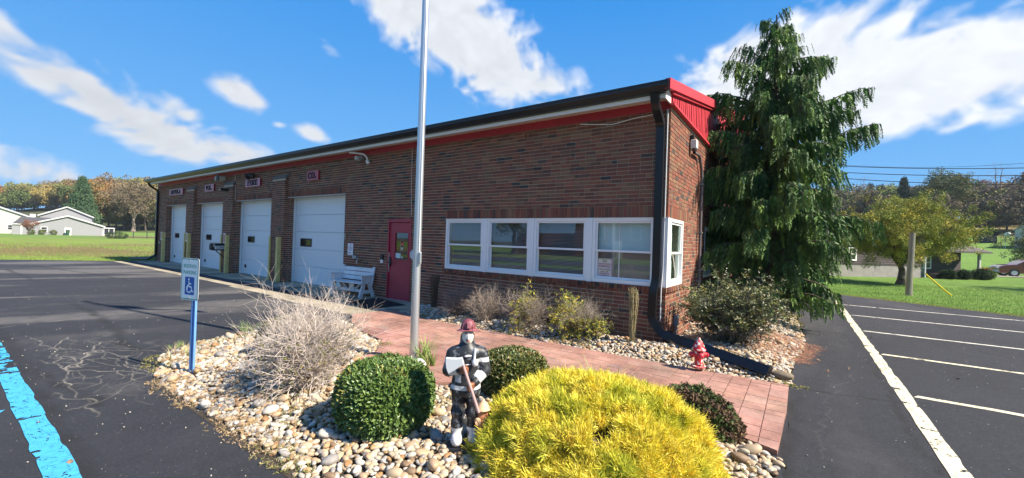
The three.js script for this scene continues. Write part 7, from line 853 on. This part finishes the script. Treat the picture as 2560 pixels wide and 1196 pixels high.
// ---------------------------------------------------------------- utility pole stub, guy marker, wires
{
  const t = thing('utility_pole_stub', 'short weathered utility pole standing on the lawn edge', 'pole', [5.4, terrainH(5.4, -15.9), -15.9]), g = new THREE.CylinderGeometry(0.09, 0.11, 2.55, 14, 8), p = g.attributes.position; for (let i = 0; i < p.count; i++) { const y = p.getY(i); p.setX(i, p.getX(i) + 0.03 * Math.sin(y * 1.3) + 0.004 * Math.sin(i * 7)); } g.translate(0, 1.2, 0); g.computeVertexNormals(); part('shaft', uvBox(g), mat([0.27, 0.25, 0.20], 0.9, { map: rpt(T.speck, 2), bumpMap: rpt(T.grain, 1, 8), bumpScale: 0.01 }), t); part('pole_cap', cyl(0.1, 0.09, 0.03, 0.03, 2.47, 0, 14), mat([0.2, 0.18, 0.15], 0.9), t);
  const w = thing('guy_wire', 'slanting guy wire with yellow plastic marker on the lawn', 'guy wire', [6.81, 0, -17]); part('wire', tube([[0, -0.1, 0], [-0.7, 0.62, 0.55], [-1.4, 1.4, 1.1]], 0.006, 6, 5), steel, w); part('yellow_marker', tube([[-0.01, 0.0, 0.01], [-0.45, 0.41, 0.35], [-0.9, 0.85, 0.71]], 0.026, 8, 8), mat([0.75, 0.55, 0.02], 0.5), w);
}
{
  const wires = [['topmost thin wire crossing the sky on the right', 6.26, 9.5, 0.0145, 0.008], ['upper thick overhead wire on the right', 5.99, 14, 0.0067, 0.02], ['middle overhead wire on the right', 5.64, 14, 0.0067, 0.02], ['lowest overhead wire on the right', 5.2, 14, 0.0077, 0.02]];
  wires.forEach(([label, y, x0, k, rr], i) => { const pts = []; for (let j = 0; j <= 24; j++) { const x = -8 + 30 * j / 24; pts.push([x, y + k * (x - x0) ** 2, -24 - 0.12 * i]); } solo('overhead_wire', tube(pts, rr, 60, 5), blackPlastic, label, 'wire', 'overhead wires'); });
}
// tufts where the lawn meets the lots
{
  const r = rng(91), g = bladeTuft(12, 5, 0.7), ms = [], cs = []; for (let i = 0; i < 16000; i++) { const x = ri(r, 0.5, 16), back = -14.9 + (x - 0.25) * 0.667, z = back - 0.05 - 14 * Math.pow(r(), 1.7); ms.push(compose(x, terrainH(x, z) - 0.02, z, new THREE.Quaternion().setFromAxisAngle(V(0, 1, 0), r() * 6), 0.055 + 0.05 * r())); const e = Math.abs(z - back) < 0.35 + 0.3 * r(); cs.push(pickc(r, e ? [[0.34, 0.27, 0.10], [0.25, 0.26, 0.06]] : [[0.15, 0.29, 0.04], [0.19, 0.34, 0.05], [0.24, 0.36, 0.07]])); }
  for (let i = 0; i < 12000; i++) { const u = Math.pow(r(), 1.8), z = ri(r, -8, 9), x = -25.9 - Math.max(0, (z - 1.2) * 0.7) - u * 26, n = fbm(x * 0.25, z * 0.25, 3, 3); if (z > 1.4 ? false : x > -25.9) continue; ms.push(compose(x, terrainH(x, z) - 0.02, z, new THREE.Quaternion().setFromAxisAngle(V(0, 1, 0), r() * 6), 0.10 + 0.16 * r() * (0.4 + u))); cs.push(pickc(r, n > 0.52 && u > 0.15 ? [[0.22, 0.17, 0.09], [0.26, 0.20, 0.10], [0.2, 0.2, 0.07]] : [[0.22, 0.32, 0.06], [0.28, 0.36, 0.08], [0.19, 0.28, 0.05]])); }
  tag(instanced('grass_blades', g, leafDull, ms, cs, scene), 'grass blades along the lawn and field edges', 'grass');
}
// ---------------------------------------------------------------- across the street, behind the viewer (mirrored in the windows)
{
  const t = thing('brick_house', 'brick house with white trim across the street, mirrored in the windows', 'house', [-16, -0.1, 40], Math.PI), bm = mat([0.26, 0.11, 0.075], 0.9, { map: rpt(T.speck, 1) }); part('wall', gableBody(11, 4.6, 7.8, 9), bm, t); part('roof', gableRoof(11, 4.6, 7.8, 9, 0.4, 0.18), shingle, t); part('wing_wall', bx(5.51, 15, 0, 3.0, -8, -1), bm, t); part('rake_board', [-1, 1].map(s => bar([0, 7.9, 0.45], [s * 5.9, 4.45, 0.45], 0.12, 0.35)), white, t); houseWindow(t, -2.2, 3.2, 1.1, 1.6, 0.003); houseWindow(t, 2.2, 3.2, 1.1, 1.6, 0.003); part('door', rbx(-0.6, 0.6, 0, 2.2, 0.003, 0.06, 0.01), white, t);
  const h2 = thing('gabled_house', 'pale gabled house across the street, mirrored in the last window', 'house', [10, -0.1, 46], Math.PI * 1.05); part('wall', gableBody(12, 3.2, 6.2, 8), siding([0.5, 0.52, 0.5]), h2); part('roof', gableRoof(12, 3.2, 6.2, 8, 0.4, 0.16), shingle, h2); part('rake_board', [-1, 1].map(s => bar([0, 6.3, 0.45], [s * 6.4, 3.1, 0.45], 0.12, 0.3)), white, h2); houseWindow(h2, -3, 1.6, 1.2, 1.4, 0.003); houseWindow(h2, 3, 1.6, 1.2, 1.4, 0.003);
  broadTree('large green tree across the street, mirrored in the windows', -28, 36, 11, [4.8, 4, 4.8], PALS.green, 380, 0.9, 751, { name: 'street_tree' }); broadTree('green tree across the street beside the brick house', -4, 44, 10, [4.2, 3.8, 4.2], PALS.green, 340, 0.9, 752, { name: 'street_tree' });
  struct('street', bx(-60, 60, -0.05, 0.004, 20, 27), mat([0.06, 0.06, 0.065], 0.9, { map: rpt(T.speck, 0.5) }));
}
scene.fog = new THREE.FogExp2(new THREE.Color().setRGB(0.72, 0.82, 0.95), 0.00022);
renderer.render(scene, camera);
